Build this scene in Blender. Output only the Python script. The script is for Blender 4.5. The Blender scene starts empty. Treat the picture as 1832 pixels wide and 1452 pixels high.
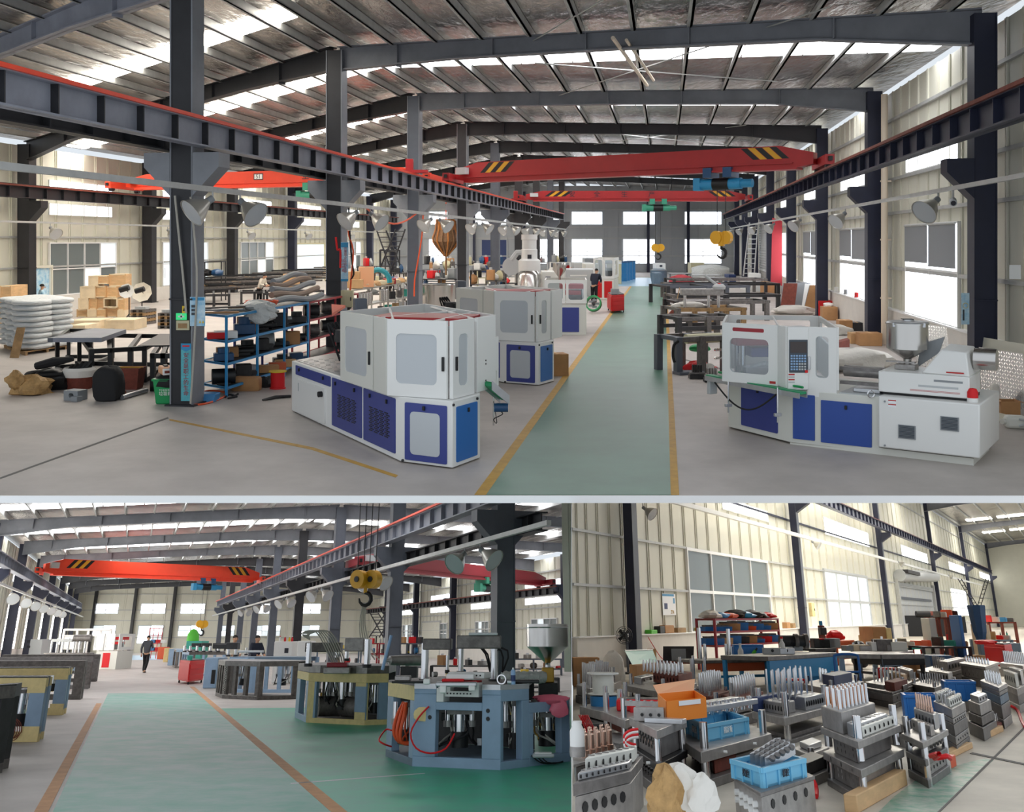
import bpy, math, random
from mathutils import Matrix, Vector
SC = bpy.context.scene
COL = SC.collection
RND = random.Random(11)
F, CX, HY, EYE = 1800.0, 916.0, 430.0, 3.2      # focal length in pixels of the 1832 x 1452 frame, principal column, eye line, eye height

# ------------------------------------------------------------------ camera, world, sun, exposure
cd = bpy.data.cameras.new('camera'); cam = bpy.data.objects.new('camera', cd); COL.objects.link(cam)
cam.location = (0, 0, EYE); cam.rotation_euler = (math.pi/2, 0, 0)
cd.sensor_width = 36.0; cd.lens = 36.0*F/1832.0
cd.shift_y = (HY-726.0)/1832.0
cd.clip_end = 600
SC.camera = cam
w = bpy.data.worlds.new('sky'); SC.world = w; w.use_nodes = True
w.node_tree.nodes['Background'].inputs[0].default_value = (0.86, 0.93, 1.0, 1)
w.node_tree.nodes['Background'].inputs[1].default_value = 0.7
SC.view_settings.view_transform = 'Standard'; SC.view_settings.look = 'None'
SC.view_settings.gamma = 1; SC.view_settings.use_curve_mapping = False
SC.view_settings.exposure = 0.35
SC.cycles.use_denoising = True
SC.cycles.max_bounces = 8; SC.cycles.diffuse_bounces = 4; SC.cycles.sample_clamp_indirect = 6
SKYLIGHT, WINDOW, LOWSKY, HOT = 6.5, 2.5, 15.0, 5.0

# ------------------------------------------------------------------ materials
def lin(h):
    h = h.lstrip('#'); o = []
    for i in (0, 2, 4):
        c = int(h[i:i+2], 16)/255
        o.append(c/12.92 if c <= .04045 else ((c+.055)/1.055)**2.4)
    return o+[1]
MATS = {}
def mat(name, col, rough=.5, metal=0, var=0.0, scale=4, bump=0, bscale=None, col2=None, emit=0, stretch=None, trans=0, spec=None):
    if name in MATS: return MATS[name]
    m = bpy.data.materials.new(name); m.use_nodes = True
    nt = m.node_tree; b = nt.nodes['Principled BSDF']
    c = lin(col); b.inputs['Base Color'].default_value = c
    b.inputs['Roughness'].default_value = rough; b.inputs['Metallic'].default_value = metal
    if spec is not None: b.inputs['Specular IOR Level'].default_value = spec
    if trans: b.inputs['Transmission Weight'].default_value = trans; b.inputs['IOR'].default_value = 1.15
    if var or bump:
        tc = nt.nodes.new('ShaderNodeTexCoord'); out = tc.outputs['Object']
        if stretch:
            mp = nt.nodes.new('ShaderNodeMapping'); mp.inputs['Scale'].default_value = stretch
            nt.links.new(out, mp.inputs['Vector']); out = mp.outputs['Vector']
        n = nt.nodes.new('ShaderNodeTexNoise'); n.inputs['Scale'].default_value = scale; n.inputs['Detail'].default_value = 6
        n.inputs['Roughness'].default_value = .62
        nt.links.new(out, n.inputs['Vector'])
        if var:
            r = nt.nodes.new('ShaderNodeValToRGB')
            d = lin(col2) if col2 else [x*(1-var) for x in c[:3]]+[1]
            e = c if col2 else [min(1, x*(1+var)) for x in c[:3]]+[1]
            r.color_ramp.elements[0].position = .35; r.color_ramp.elements[1].position = .65
            r.color_ramp.elements[0].color = d; r.color_ramp.elements[1].color = e
            nt.links.new(n.outputs['Fac'], r.inputs['Fac']); nt.links.new(r.outputs['Color'], b.inputs['Base Color'])
        if bump:
            n2 = n
            if bscale:
                n2 = nt.nodes.new('ShaderNodeTexNoise'); n2.inputs['Scale'].default_value = bscale; n2.inputs['Detail'].default_value = 3
                nt.links.new(out, n2.inputs['Vector'])
            bp = nt.nodes.new('ShaderNodeBump'); bp.inputs['Strength'].default_value = bump; bp.inputs['Distance'].default_value = .05
            nt.links.new(n2.outputs['Fac'], bp.inputs['Height']); nt.links.new(bp.outputs['Normal'], b.inputs['Normal'])
    if emit:
        b.inputs['Emission Color'].default_value = c; b.inputs['Emission Strength'].default_value = emit
    MATS[name] = m; return m
M = dict(
 concrete=mat('concrete', '#b8b0aa', .55, var=.10, scale=.9, bump=.04),
 concrete_warm=mat('concrete_warm', '#c4bcae', .6, var=.10, scale=1.3, bump=.04),
 green=mat('green_floor', '#567f6b', .36, var=.10, scale=.8),
 teal=mat('teal_floor', '#4f9883', .45, var=.3, scale=1.6, col2='#82a199'),
 teal_worn=mat('teal_floor_worn', '#5e9a80', .5, var=.3, scale=7, col2='#aeb4a8'),
 yellow=mat('yellow_paint', '#bf9440', .6, var=.12, scale=5),
 orange_line=mat('orange_paint', '#c4946c', .7, var=.1, scale=4),
 seam=mat('seam', '#77736e', .9),
 foil=mat('foil', '#b4afa9', .27, metal=.9, var=.3, scale=1.2, bump=1.0, bscale=5.5, stretch=(1, .35, 1)),
 galv=mat('galvanised', '#b9bab8', .5, metal=.25, var=.08, scale=3),
 steel_dark=mat('dark_steel', '#28282c', .5, var=.15, scale=2),
 flange=mat('flange_steel_lit', '#85888e', .5, var=.08, scale=2), girder=mat('girder_steel', '#8d909b', .5, var=.12, scale=1.5),  # flange: paler steel, brightness of the columns' lit side put into the colour
 frame_steel=mat('roof_frame_steel', '#7b7d84', .5, var=.12, scale=1.2),
 navy=mat('navy_steel', '#1b2038', .5, var=.12, scale=2),
 grey_steel=mat('grey_steel', '#585d67', .5, var=.08, scale=2),
 cream=mat('cream_panel', '#d9d7c8', .5, var=.03, scale=1),
 grey_panel=mat('grey_panel', '#a9aeb4', .55, var=.04, scale=1),
 plinth=mat('plinth_paint', '#dad6cf', .7, var=.04, scale=2),
 white=mat('white_paint', '#e9e9e6', .35),
 white_edge=mat('white_edge', '#ffffff', .5),
 offwhite=mat('offwhite_paint', '#dcdcd4', .4),
 frost=mat('frosted_window', '#bfc4c8', .25),
 blue=mat('machine_blue', '#2a4c9c', .4), blue2=mat('machine_blue_dark', '#39448c', .4),
 royal=mat('royal_blue', '#2668b0', .45), skyblue=mat('shelf_blue', '#2f8fc9', .4), shelfdark=mat('shelf_navy', '#2a2f78', .45),
 red=mat('crane_red', '#ad2527', .4, var=.06, scale=2), orange=mat('crane_orange', '#f0492a', .4, var=.04, scale=2), dred=mat('dark_red', '#a02a35', .45),
 redcab=mat('cabinet_red', '#c8282a', .45, spec=.25), black=mat('black', '#141416', .45), rubber=mat('rubber', '#1c1c1e', .8), dark=mat('dark_iron', '#2c2b2d', .5, var=.3, scale=6),
 iron=mat('raw_iron', '#6a6562', .5, metal=.3, var=.3, scale=8), mould=mat('mould_steel', '#a19d9a', .38, metal=.45, var=.18, scale=9),
 mould_d=mat('mould_dark', '#7a7674', .42, metal=.4, var=.2, scale=9), alu=mat('aluminium', '#c4c5c8', .3, metal=.7, var=.06, scale=6),
 chrome=mat('chrome', '#dcdcde', .16, metal=1), stainless=mat('stainless', '#c9c6c2', .22, metal=1),
 copper=mat('copper_pin', '#cfae9c', .25, metal=.9), brass=mat('brass', '#c09a4a', .35, metal=.8),
 rust=mat('rust_bin', '#7a3a2c', .7, var=.2, scale=9), hoist=mat('hoist_blue', '#2f8fc0', .4), hoist_d=mat('hoist_navy', '#1f4a74', .4), hoist_g=mat('hoist_green', '#3f9a7c', .4),
 hook_y=mat('hook_yellow', '#dfa522', .4), green_p=mat('green_plastic', '#1f9a58', .4), belt=mat('belt_green', '#2f9a68', .5),
 wood=mat('plywood', '#d9b283', .6, var=.12, scale=3, stretch=(1, 1, 4)), wood_d=mat('old_wood', '#a08058', .7, var=.25, scale=4),
 pale_wood=mat('pale_wood', '#e6d3b2', .6, var=.08, scale=3), card=mat('cardboard', '#b5875a', .75, var=.08, scale=4), card_l=mat('light_cardboard', '#d0a676', .75, var=.06, scale=4),
 sack=mat('white_sack', '#dfe3e4', .45, var=.07, scale=5, bump=.6, bscale=7), paperbag=mat('kraft_bag', '#b8925e', .7, var=.2, scale=9, bump=.6, bscale=14),
 cloth=mat('white_cloth', '#e8e4dc', .8, bump=.5, bscale=6), film=mat('film', '#cfd2d0', .3, bump=.8, bscale=12),
 grey=mat('grey_plastic', '#8d9194', .5), lightgrey=mat('light_grey', '#bcbfc0', .5), putty=mat('putty', '#e8d296', .6, var=.08, scale=7),
 bluegrey=mat('primer_blue', '#8ca5bf', .45, var=.07, scale=3), bluegrey_d=mat('primer_dark', '#66798a', .5, var=.1, scale=4),
 crate=mat('crate_blue', '#6fb9dc', .4), crate_d=mat('tub_blue', '#2f78c4', .4), redp=mat('red_plastic', '#d8282c', .45, spec=.25), orangebox=mat('orange_box', '#ee8a2a', .55),
 skin=mat('skin', '#c99a7c', .6), hair=mat('hair', '#17120f', .7), navycloth=mat('dark_cloth', '#1d2233', .8), greycloth=mat('grey_cloth', '#4a4c52', .85), blackcloth=mat('black_cloth', '#141418', .85), whitecloth=mat('pale_shirt', '#e6dfcf', .8), shoe=mat('shoe', '#3a2a22', .6),
 pane=mat('daylight_pane', '#f4f8ff', .3, emit=WINDOW), sky=mat('daylight_sheet', '#fbfcff', .3, emit=SKYLIGHT), sky_side=mat('side_daylight_sheet', '#fff9ee', .3, emit=13.0), sky_left=mat('left_hall_daylight_sheet', '#fbfcff', .3, emit=5.0), teal_side=mat('teal_side_floor', '#3cab86', .42, var=.3, scale=2.0, col2='#4f9a84'), sky_fill=mat('low_daylight_fill_sheet', '#fffaf0', .3, emit=LOWSKY), pane_hot=mat('bright_daylight_pane', '#fffdf6', .3, emit=HOT),
 sheet_dim=mat('translucent_sheet', '#eaf2ff', .3, emit=4.0), glass_d=mat('dark_pane', '#747d7e', .2, spec=.45), glass_b=mat('bright_pane', '#dfe9ee', .2, emit=.5),
 blind=mat('roller_blind', '#8f9296', .8), pvc=mat('pvc_pipe', '#e3d3bf', .5), lampshade=mat('lamp_reflector', '#b9b6ae', .3, metal=.5),
 tread=mat('tread_plate', '#b0b2b4', .3, metal=.8), chain=mat('chain_rust', '#8a6a4c', .6, metal=.3, var=.2, scale=20), chain_o=mat('chain_orange', '#c07a3a', .6),
 poster=mat('poster_blue', '#8cc4e4', .5, var=.2, scale=6, col2='#d8ecf6'), poster_w=mat('poster_white', '#f2f4f6', .5), teal_p=mat('banner_teal', '#58b4c0', .5, var=.15, scale=5), ink=mat('ink', '#2a2a33', .6), ink_red=mat('ink_red', '#b82a2a', .6), ink_w=mat('ink_white', '#f4f4f0', .6),
 exit=mat('exit_green', '#2fbf72', .4, emit=.6), yel=mat('sign_yellow', '#e6c230', .5), tile_blue=mat('far_blue_floor', '#9cc0d8', .3), drum=mat('drum_blue', '#2f7fb8', .4), film_p=mat('pink_film', '#e06a80', .35), hose=mat('orange_hose', '#e85a2c', .45), hosebrown=mat('brown_hose', '#9a8474', .7), tealhose=mat('teal_hose', '#2f9aa8', .5), wire=mat('grey_wire', '#b6b2a8', .6), navydoor=mat('navy_door', '#2a3c6c', .5), screen=mat('screen', '#3c3230', .15), panel_dark=mat('keypad_grey', '#3c4650', .4), key=mat('key_blue', '#8fb2d8', .4), olive=mat('olive_box', '#c9c3a0', .5), peach=mat('peach_lid', '#f0b48a', .6), turq=mat('turquoise', '#3aa694', .45), orange_d=mat('orange_desk', '#d0643c', .5), fluor=mat('fluor_green', '#58c43a', .5), sill=mat('sill_white', '#efefef', .4), mesh_red=mat('bunting_red', '#c43c46', .7))

# clear sheet for machine windows: a mixed transparent and glossy pane
def clear_mat():
    m = bpy.data.materials.new('clear_sheet'); m.use_nodes = True; nt = m.node_tree
    for n in list(nt.nodes): nt.nodes.remove(n)
    o = nt.nodes.new('ShaderNodeOutputMaterial'); mx = nt.nodes.new('ShaderNodeMixShader'); t = nt.nodes.new('ShaderNodeBsdfTransparent'); g = nt.nodes.new('ShaderNodeBsdfGlossy')
    t.inputs[0].default_value = (.86, .9, .93, 1); g.inputs['Roughness'].default_value = .08; mx.inputs[0].default_value = .12
    nt.links.new(t.outputs[0], mx.inputs[1]); nt.links.new(g.outputs[0], mx.inputs[2]); nt.links.new(mx.outputs[0], o.inputs[0])
    return m
M['clear'] = clear_mat()

# ------------------------------------------------------------------ rooms: a room is a level hall with its own tilt under the eye
class Room:
    def __init__(s, horizon, h):
        th = math.atan((horizon-HY)/F); s.c, s.s, s.h = math.cos(th), math.sin(th), h
        s.M = Matrix.Translation((0, 0, EYE)) @ Matrix.Rotation(-th, 4, 'X') @ Matrix.Translation((0, 0, -h))
    def ray(s, px, py):
        u, v = (px-CX)/F, (HY-py)/F
        return Vector((u, s.c-v*s.s, s.s+v*s.c))
    def fl(s, px, py, z=0):
        d = s.ray(px, py); t = (z-s.h)/d.z
        return Vector((d.x*t, d.y*t, z))
    def pt(s, px, py, y):
        d = s.ray(px, py); t = y/d.y
        return Vector((d.x*t, y, s.h+d.z*t))
    def wl(s, px, py, a, m):
        d = s.ray(px, py); t = a/(d.x-m*d.y)
        return Vector((d.x*t, d.y*t, s.h+d.z*t))
    def z(s, p, py):
        v = (HY-py)/F
        return p[1]*(v*s.c+s.s)/(s.c-v*s.s)+s.h
    def px(s, x, y, z=0):
        z -= s.h; yc = y*s.c+z*s.s; zc = -y*s.s+z*s.c
        return CX+F*x/yc, HY-F*zc/yc
UP, LLR, LRR = Room(430, 3.2), Room(1140, 1.65), Room(1102, 1.35)
CUR = UP
def use(r):
    global CUR
    CUR = r

# ------------------------------------------------------------------ mesh builder
class MB:
    def __init__(s): s.v = []; s.f = []
    def add(s, vs, fs):
        b = len(s.v); s.v += [tuple(v) for v in vs]; s.f += [tuple(i+b for i in f) for f in fs]; return s
    def box(s, cx, cy, cz, sx, sy, sz, rz=0):
        c, n = math.cos(rz), math.sin(rz); vs = []
        for dz in (-.5, .5):
            for dx, dy in ((-.5, -.5), (.5, -.5), (.5, .5), (-.5, .5)):
                x, y = dx*sx, dy*sy; vs.append((cx+x*c-y*n, cy+x*n+y*c, cz+dz*sz))
        return s.add(vs, [(3, 2, 1, 0), (4, 5, 6, 7), (0, 1, 5, 4), (1, 2, 6, 5), (2, 3, 7, 6), (3, 0, 4, 7)])
    def ob(s, O, u, n, u0, u1, n0, n1, z0, z1):
        O = Vector(O); u = Vector(u); n = Vector(n); vs = []
        for z in (z0, z1):
            for a, b in ((u0, n0), (u1, n0), (u1, n1), (u0, n1)):
                p = O+u*a+n*b; vs.append((p.x, p.y, O.z+z))
        return s.add(vs, [(3, 2, 1, 0), (4, 5, 6, 7), (0, 1, 5, 4), (1, 2, 6, 5), (2, 3, 7, 6), (3, 0, 4, 7)])
    def prism(s, poly, z0, z1, cap=True):
        n = len(poly); vs = [(p[0], p[1], z0) for p in poly]+[(p[0], p[1], z1) for p in poly]
        fs = [(i, (i+1) % n, n+(i+1) % n, n+i) for i in range(n)]
        if cap: fs += [tuple(range(n-1, -1, -1)), tuple(range(n, 2*n))]
        return s.add(vs, fs)
    def ext(s, pts, vec):
        n = len(pts); v = Vector(vec); a = [Vector(p) for p in pts]
        return s.add(a+[p+v for p in a], [(i, (i+1) % n, n+(i+1) % n, n+i) for i in range(n)]+[tuple(range(n-1, -1, -1)), tuple(range(n, 2*n))])
    def cyl(s, p0, p1, r, n=10, r1=None):
        p0, p1 = Vector(p0), Vector(p1); r1 = r if r1 is None else r1; d = p1-p0
        if d.length < 1e-6: return s
        d.normalize(); a = Vector((0, 0, 1)) if abs(d.z) < .9 else Vector((1, 0, 0))
        u = d.cross(a).normalized(); w_ = d.cross(u); vs = []
        for p, rr in ((p0, r), (p1, r1)):
            for i in range(n):
                t = 2*math.pi*i/n; vs.append(p+u*(rr*math.cos(t))+w_*(rr*math.sin(t)))
        return s.add(vs, [(i, (i+1) % n, n+(i+1) % n, n+i) for i in range(n)]+[tuple(range(n-1, -1, -1)), tuple(range(n, 2*n))])
    def tube(s, pts, r, n=6):
        pts = [Vector(p) for p in pts]
        if 3 < len(pts) < 12 and not isinstance(r, (list, tuple)):          # a cable runs in a smooth curve through its points
            q = [pts[0]]+pts+[pts[-1]]; pts = []
            for i in range(1, len(q)-2):
                a, b, c, d = q[i-1:i+3]
                for t in (0, .33, .67): pts.append(.5*(2*b+(c-a)*t+(2*a-5*b+4*c-d)*t*t+(3*b-a-3*c+d)*t**3))
            pts.append(q[-1])
        k = len(pts); vs = []; prev = None
        for i, p in enumerate(pts):
            d = (pts[min(i+1, k-1)]-pts[max(i-1, 0)])
            d = d.normalized() if d.length > 1e-9 else Vector((0, 0, 1))
            if prev is None:
                a = Vector((0, 0, 1)) if abs(d.z) < .9 else Vector((1, 0, 0)); u = d.cross(a).normalized()
            else:
                u = (prev-d*prev.dot(d)); u = u.normalized() if u.length > 1e-6 else d.orthogonal().normalized()
            prev = u; w_ = d.cross(u)
            rr = r[i] if isinstance(r, (list, tuple)) else r
            for j in range(n):
                t = 2*math.pi*j/n; vs.append(p+u*(rr*math.cos(t))+w_*(rr*math.sin(t)))
        fs = [(i*n+j, i*n+(j+1) % n, (i+1)*n+(j+1) % n, (i+1)*n+j) for i in range(k-1) for j in range(n)]
        return s.add(vs, fs+[tuple(range(n-1, -1, -1)), tuple(range((k-1)*n, k*n))])
    def lathe(s, prof, c=(0, 0, 0), n=20, axis=None):
        k = len(prof); vs = []
        for r, z in prof:
            for i in range(n):
                t = 2*math.pi*i/n; vs.append(Vector((r*math.cos(t), r*math.sin(t), z)))
        if axis is not None:
            q = Vector((0, 0, 1)).rotation_difference(Vector(axis)); vs = [q @ v for v in vs]
        vs = [v+Vector(c) for v in vs]
        return s.add(vs, [(i*n+j, i*n+(j+1) % n, (i+1)*n+(j+1) % n, (i+1)*n+j) for i in range(k-1) for j in range(n)])
    def rr(s, O, u, n, u0, u1, z0, z1, n0, n1, r, k=4):       # rounded plate in the plane (u, z)
        O = Vector(O); u = Vector(u); n = Vector(n); pts = []
        for (a, b, st) in ((u1-r, z1-r, 0), (u0+r, z1-r, 1), (u0+r, z0+r, 2), (u1-r, z0+r, 3)):
            for i in range(k+1):
                t = (st+i/k)*math.pi/2; pts.append((a+r*math.cos(t), b+r*math.sin(t)))
        m = len(pts); P = lambda a, b, c: O+u*a+n*c+Vector((0, 0, b))
        return s.add([P(a, b, n0) for a, b in pts]+[P(a, b, n1) for a, b in pts], [(i, (i+1) % m, m+(i+1) % m, m+i) for i in range(m)]+[tuple(range(m-1, -1, -1)), tuple(range(m, 2*m))])
    def holed(s, O, u, n, u0, u1, z0, z1, n0, n1, a0, a1, b0, b1, r, k=4):    # plate with one rounded opening
        O = Vector(O); u = Vector(u); n = Vector(n); inn = []; out = []
        crn = ((a1-r, b1-r, u1, z1), (a0+r, b1-r, u0, z1), (a0+r, b0+r, u0, z0), (a1-r, b0+r, u1, z0))
        for st, (a, b, U, Z) in enumerate(crn):
            for i in range(k+1):
                t = (st+i/k)*math.pi/2; p = (a+r*math.cos(t), b+r*math.sin(t)); inn.append(p)
                if i*2 == k: out.append((U, Z))
                elif (i*2 < k) == (st % 2 == 0): out.append((U, p[1]))
                else: out.append((p[0], Z))
        m = len(inn); P = lambda q, c: O+u*q[0]+n*c+Vector((0, 0, q[1]))
        vs = [P(q, n0) for q in inn]+[P(q, n0) for q in out]+[P(q, n1) for q in inn]+[P(q, n1) for q in out]
        fs = []
        for i in range(m):
            j = (i+1) % m
            fs += [(i, j, m+j, m+i), (2*m+i, 3*m+i, 3*m+j, 2*m+j), (i, 2*m+i, 2*m+j, j), (m+i, m+j, 3*m+j, 3*m+i)]
        return s.add(vs, fs)
    def mesh(s, name, m):
        me = bpy.data.meshes.new(name); me.from_pydata(s.v, [], s.f)
        if m is not None: me.materials.append(m)
        return me
def smooth(me, ang=38):
    me.polygons.foreach_set('use_smooth', [True]*len(me.polygons)); me.set_sharp_from_angle(angle=math.radians(ang)); return me

# ------------------------------------------------------------------ objects
NAMECOUNT = {}
def link(name, me, parent=None, loc=None, rz=0, sc=None):
    o = bpy.data.objects.new(name, me); COL.objects.link(o)
    mt = Matrix.Translation(Vector(loc) if loc is not None else Vector((0, 0, 0))) @ Matrix.Rotation(rz, 4, 'Z')
    if sc is not None: mt = mt @ Matrix.Diagonal((sc[0], sc[1], sc[2], 1))
    if parent is None: o.matrix_world = CUR.M @ mt
    else:
        o.parent = parent; o.matrix_local = mt
    return o
def obj(name, mb, m, parent=None, kind=None, bev=0, sm=True, loc=None, rz=0):
    me = mb.mesh(name, M[m] if isinstance(m, str) else m)
    if sm: smooth(me)
    o = link(name, me, parent, loc, rz)
    if bev:
        b = o.modifiers.new('edge', 'BEVEL'); b.width = bev; b.segments = 2; b.limit_method = 'ANGLE'; b.angle_limit = math.radians(40)
    if kind: o['kind'] = kind
    return o
LABELS = {}
def tag(o, label, cat, group=None):
    o['label'] = label; o['category'] = cat
    if group: o['group'] = group
    LABELS[label] = LABELS.get(label, 0)+1
    return o
def thing(name, label, cat, loc=(0, 0, 0), rz=0, group=None):
    o = bpy.data.objects.new(name, None); COL.objects.link(o); o.empty_display_size = .1
    o.matrix_world = CUR.M @ Matrix.Translation(Vector(loc)) @ Matrix.Rotation(rz, 4, 'Z')
    return tag(o, label, cat, group)
CACHE = {}
def unit(kind, m):                      # shared unit meshes
    k = (kind, m)
    if k not in CACHE:
        b = MB()
        if kind == 'box': b.box(0, 0, .5, 1, 1, 1)
        elif kind == 'cyl': b.cyl((0, 0, 0), (0, 0, 1), .5, 12)
        elif kind == 'rod': b.cyl((0, 0, 0), (0, 0, 1), .5, 8)
        elif kind == 'cone': b.lathe([(.5, 0), (.5, .7), (.3, 1), (0, 1)], n=8)
        elif kind == 'pin': b.lathe([(0, 0), (.5, 0), (.5, .3), (.34, .33), (.3, .93), (.2, 1), (0, 1)], n=8)
        elif kind == 'cup': b.lathe([(.42, 0), (.5, 1), (.46, 1), (.39, .06), (0, .06)], n=12)
        elif kind == 'panel':
            b.box(0, 0, .5, 1, .03, 1); b.box(-.46, -.03, .5, .06, .05, 1); b.box(.42, -.03, .5, .04, .03, 1)
        CACHE[k] = smooth(b.mesh(kind, M[m]))
    return CACHE[k]
def bp(parent, name, m, c, s, rz=0, kind='box'):       # part made of a shared unit mesh: c is the centre of its base, s its size
    return link(name, unit(kind, m), parent, c, rz, s)
def children(o, _k={}):
    return list(o.children)
def copy_tree(o, off=None, label=None, group=None, parent=None):
    c = o.copy(); COL.objects.link(c)
    if parent is not None:
        c.parent = parent; c.matrix_parent_inverse = o.matrix_parent_inverse.copy()
    elif off is not None:
        c.matrix_world = CUR.M @ Matrix.Translation(Vector(off)) @ CUR.M.inverted() @ o.matrix_world
    if label: tag(c, label, c['category'], group or c.get('group'))
    for ch in o.children: copy_tree(ch, parent=c)
    return c
def text(parent, s, m, loc, u, size, ext=.002, spacing=1.0, vertical=False, name='lettering', up=(0, 0, 1)):
    cu = bpy.data.curves.new(name, 'FONT'); cu.body = '\n'.join(s) if vertical else s; cu.size = size; cu.extrude = ext
    cu.align_x = 'CENTER'; cu.align_y = 'CENTER'; cu.space_character = spacing; cu.resolution_u = 2
    cu.materials.append(M[m])
    o = bpy.data.objects.new(name, cu); COL.objects.link(o)
    u = Vector(u).normalized(); upv = Vector(up); nn = u.cross(upv)
    mt = Matrix.Translation(Vector(loc)) @ Matrix((u, upv, nn)).transposed().to_4x4()
    o.parent = parent; o.matrix_local = mt
    TEXTS.append(o)
    return o
TEXTS = []
def V(*a): return Vector(a)
def plan(P, Q):                      # unit vector along P to Q in plan, its normal (to the viewer's side), its length
    d = Vector((Q[0]-P[0], Q[1]-P[1], 0)); l = d.length; u = d/l; return u, Vector((u.y, -u.x, 0)), l
ORD = 'first second third fourth fifth sixth seventh eighth ninth tenth eleventh twelfth thirteenth fourteenth fifteenth sixteenth seventeenth eighteenth nineteenth twentieth'.split()
# ================================================================== UPPER HALL: structure
use(UP)
ML = 272/1800                                   # the hall runs to the right of straight ahead
def HP(a, y, z=0): return Vector((a+ML*y, y, z))
HU = Vector((ML, 1, 0)).normalized(); HN = Vector((HU.y, -HU.x, 0))
FRONT, BACK = 12.63, 101.0
aL, aR, wR, wL, rL, rR, r3 = -9.34, 6.64, 7.15, -27.1, -8.9, 5.3, -26.0
YL = [19.7+9*k for k in range(9)]
YR = [10.4, 21.0, 31.9, 42.4, 52.6, 63.0, 73.5, 83.0, 92.0]
YW = [32, 42, 52, 62, 72, 82, 91, 99, 100.5]
ZR, ZC, ZL = 8.0, 8.68, 7.3                     # roof height at the right eave, over the middle columns, at the left eave
slab_l, slab_r = -34.0, 24.0
b = MB().prism([(slab_l, FRONT), (slab_r, FRONT), (slab_r+14, BACK+2), (slab_l-2, BACK+2)], -.084, 0)
floor = obj('floor', b, 'concrete', kind='structure', sm=False)
obj('floor_edge', MB().box((slab_l+slab_r)/2, FRONT-.012, -.044, slab_r-slab_l, .02, .09), 'white_edge', floor)
# painted aisle: green lane with a yellow line on each side, measured on the floor
def lane(name, pts, m, z0=.001, z1=.006, parent=None):
    return obj(name, MB().prism([UP.fl(*p)[:2] for p in pts], z0, z1), m, parent or floor, sm=False)
def lane_x(px_at, y): return px_at+(1188-px_at)*(885-y)/(885-429.5)
def strip(name, xa, xb, ya, yb, m, z1=.006):
    return lane(name, [(lane_x(xa, ya), ya), (lane_x(xb, ya), ya), (lane_x(xb, yb), yb), (lane_x(xa, yb), yb)], m, z1=z1)
strip('aisle_lane', 869, 1201, 885.2, 496, 'green')
strip('lane_line', 849, 870, 885.2, 497, 'yellow', .008)
strip('lane_line', 1200, 1215, 885.2, 512, 'yellow', .008)
lane('floor_patch', [(1092, 512), (1192, 512), (1192, 497), (1110, 497)], 'tile_blue', z1=.009)
for pts in ([(0, 854), (300, 746), (302, 748), (0, 857)], [(303, 749), (560, 800), (712, 850), (708, 854), (556, 804), (303, 752)], [(1216, 640), (1296, 660), (1296, 662), (1216, 642)]):
    lane('floor_joint', pts, 'seam' if pts[0][0] != 303 else 'yellow', z1=.003)

# walls of ribbed sheet; each sheet is a panel of its own
def wall(name, P, Q, z0, z1, m, side, step=1.05, kind='structure', first=0):
    u, n, l = plan(P, Q); n = n*side
    wl_ = obj(name, MB().ob((P[0], P[1], 0), u, n, 0, l, -.25, -.06, 0, z1), m, kind=kind, sm=False)
    k = int(l/step); rz = math.atan2(u.y, u.x)+(0 if side > 0 else math.pi)
    for i in range(k):
        c = Vector(P)+u*((i+.5)*l/k)-n*.03
        link('wall_panel', unit('panel', m), wl_, (c.x, c.y, z0), rz, (l/k, 1, z1-z0))
    return wl_, u, n, l
W_R, uR, nR, lR = wall('wall_right', HP(wR, 90), HP(wR, FRONT), 1.05, ZR-.15, 'cream', 1)
obj('wall_plinth', MB().ob(HP(wR, 90), uR, nR, 0, lR, -.02, .12, 0, 1.05), 'plinth', W_R, sm=False)
obj('sill_ledge', MB().ob(HP(wR, 90), uR, nR, 0, lR, -.02, .16, 1.05, 1.09), 'sill', W_R, sm=False)
W_L, uL, nL, lL = wall('wall_left', HP(wL, 22), HP(wL, BACK), .7, ZL-.1, 'cream', 1)
obj('wall_plinth', MB().ob(HP(wL, 22), uL, nL, 0, lL, -.02, .1, 0, .72), 'plinth', W_L, sm=False)
W_B, uB, nB, lB = wall('wall_back', HP(wL, BACK), HP(wR+.3, BACK), .05, ZC, 'grey_panel', 1, step=1.3)
wall('wall_right_end', HP(wR, BACK), HP(wR, 90), .1, ZR-.1, 'cream', 1)
for z in (2.3, 4.0, 5.05, 6.9):
    obj('girt', MB().ob(HP(wR, 90), uR, nR, 0, lR, 0, .09, z, z+.09), 'galv', W_R, sm=False)
for z in (2.0, 3.3, 6.2):
    obj('girt', MB().ob(HP(wL, 22), uL, nL, 0, lL, 0, .09, z, z+.08), 'galv', W_L, sm=False)
for z in (1.6, 3.4, 4.5, 6.3):
    obj('girt', MB().ob(HP(wL, BACK), uB, nB, 0, lB, 0, .1, z, z+.08), 'galv', W_B, sm=False)

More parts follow.
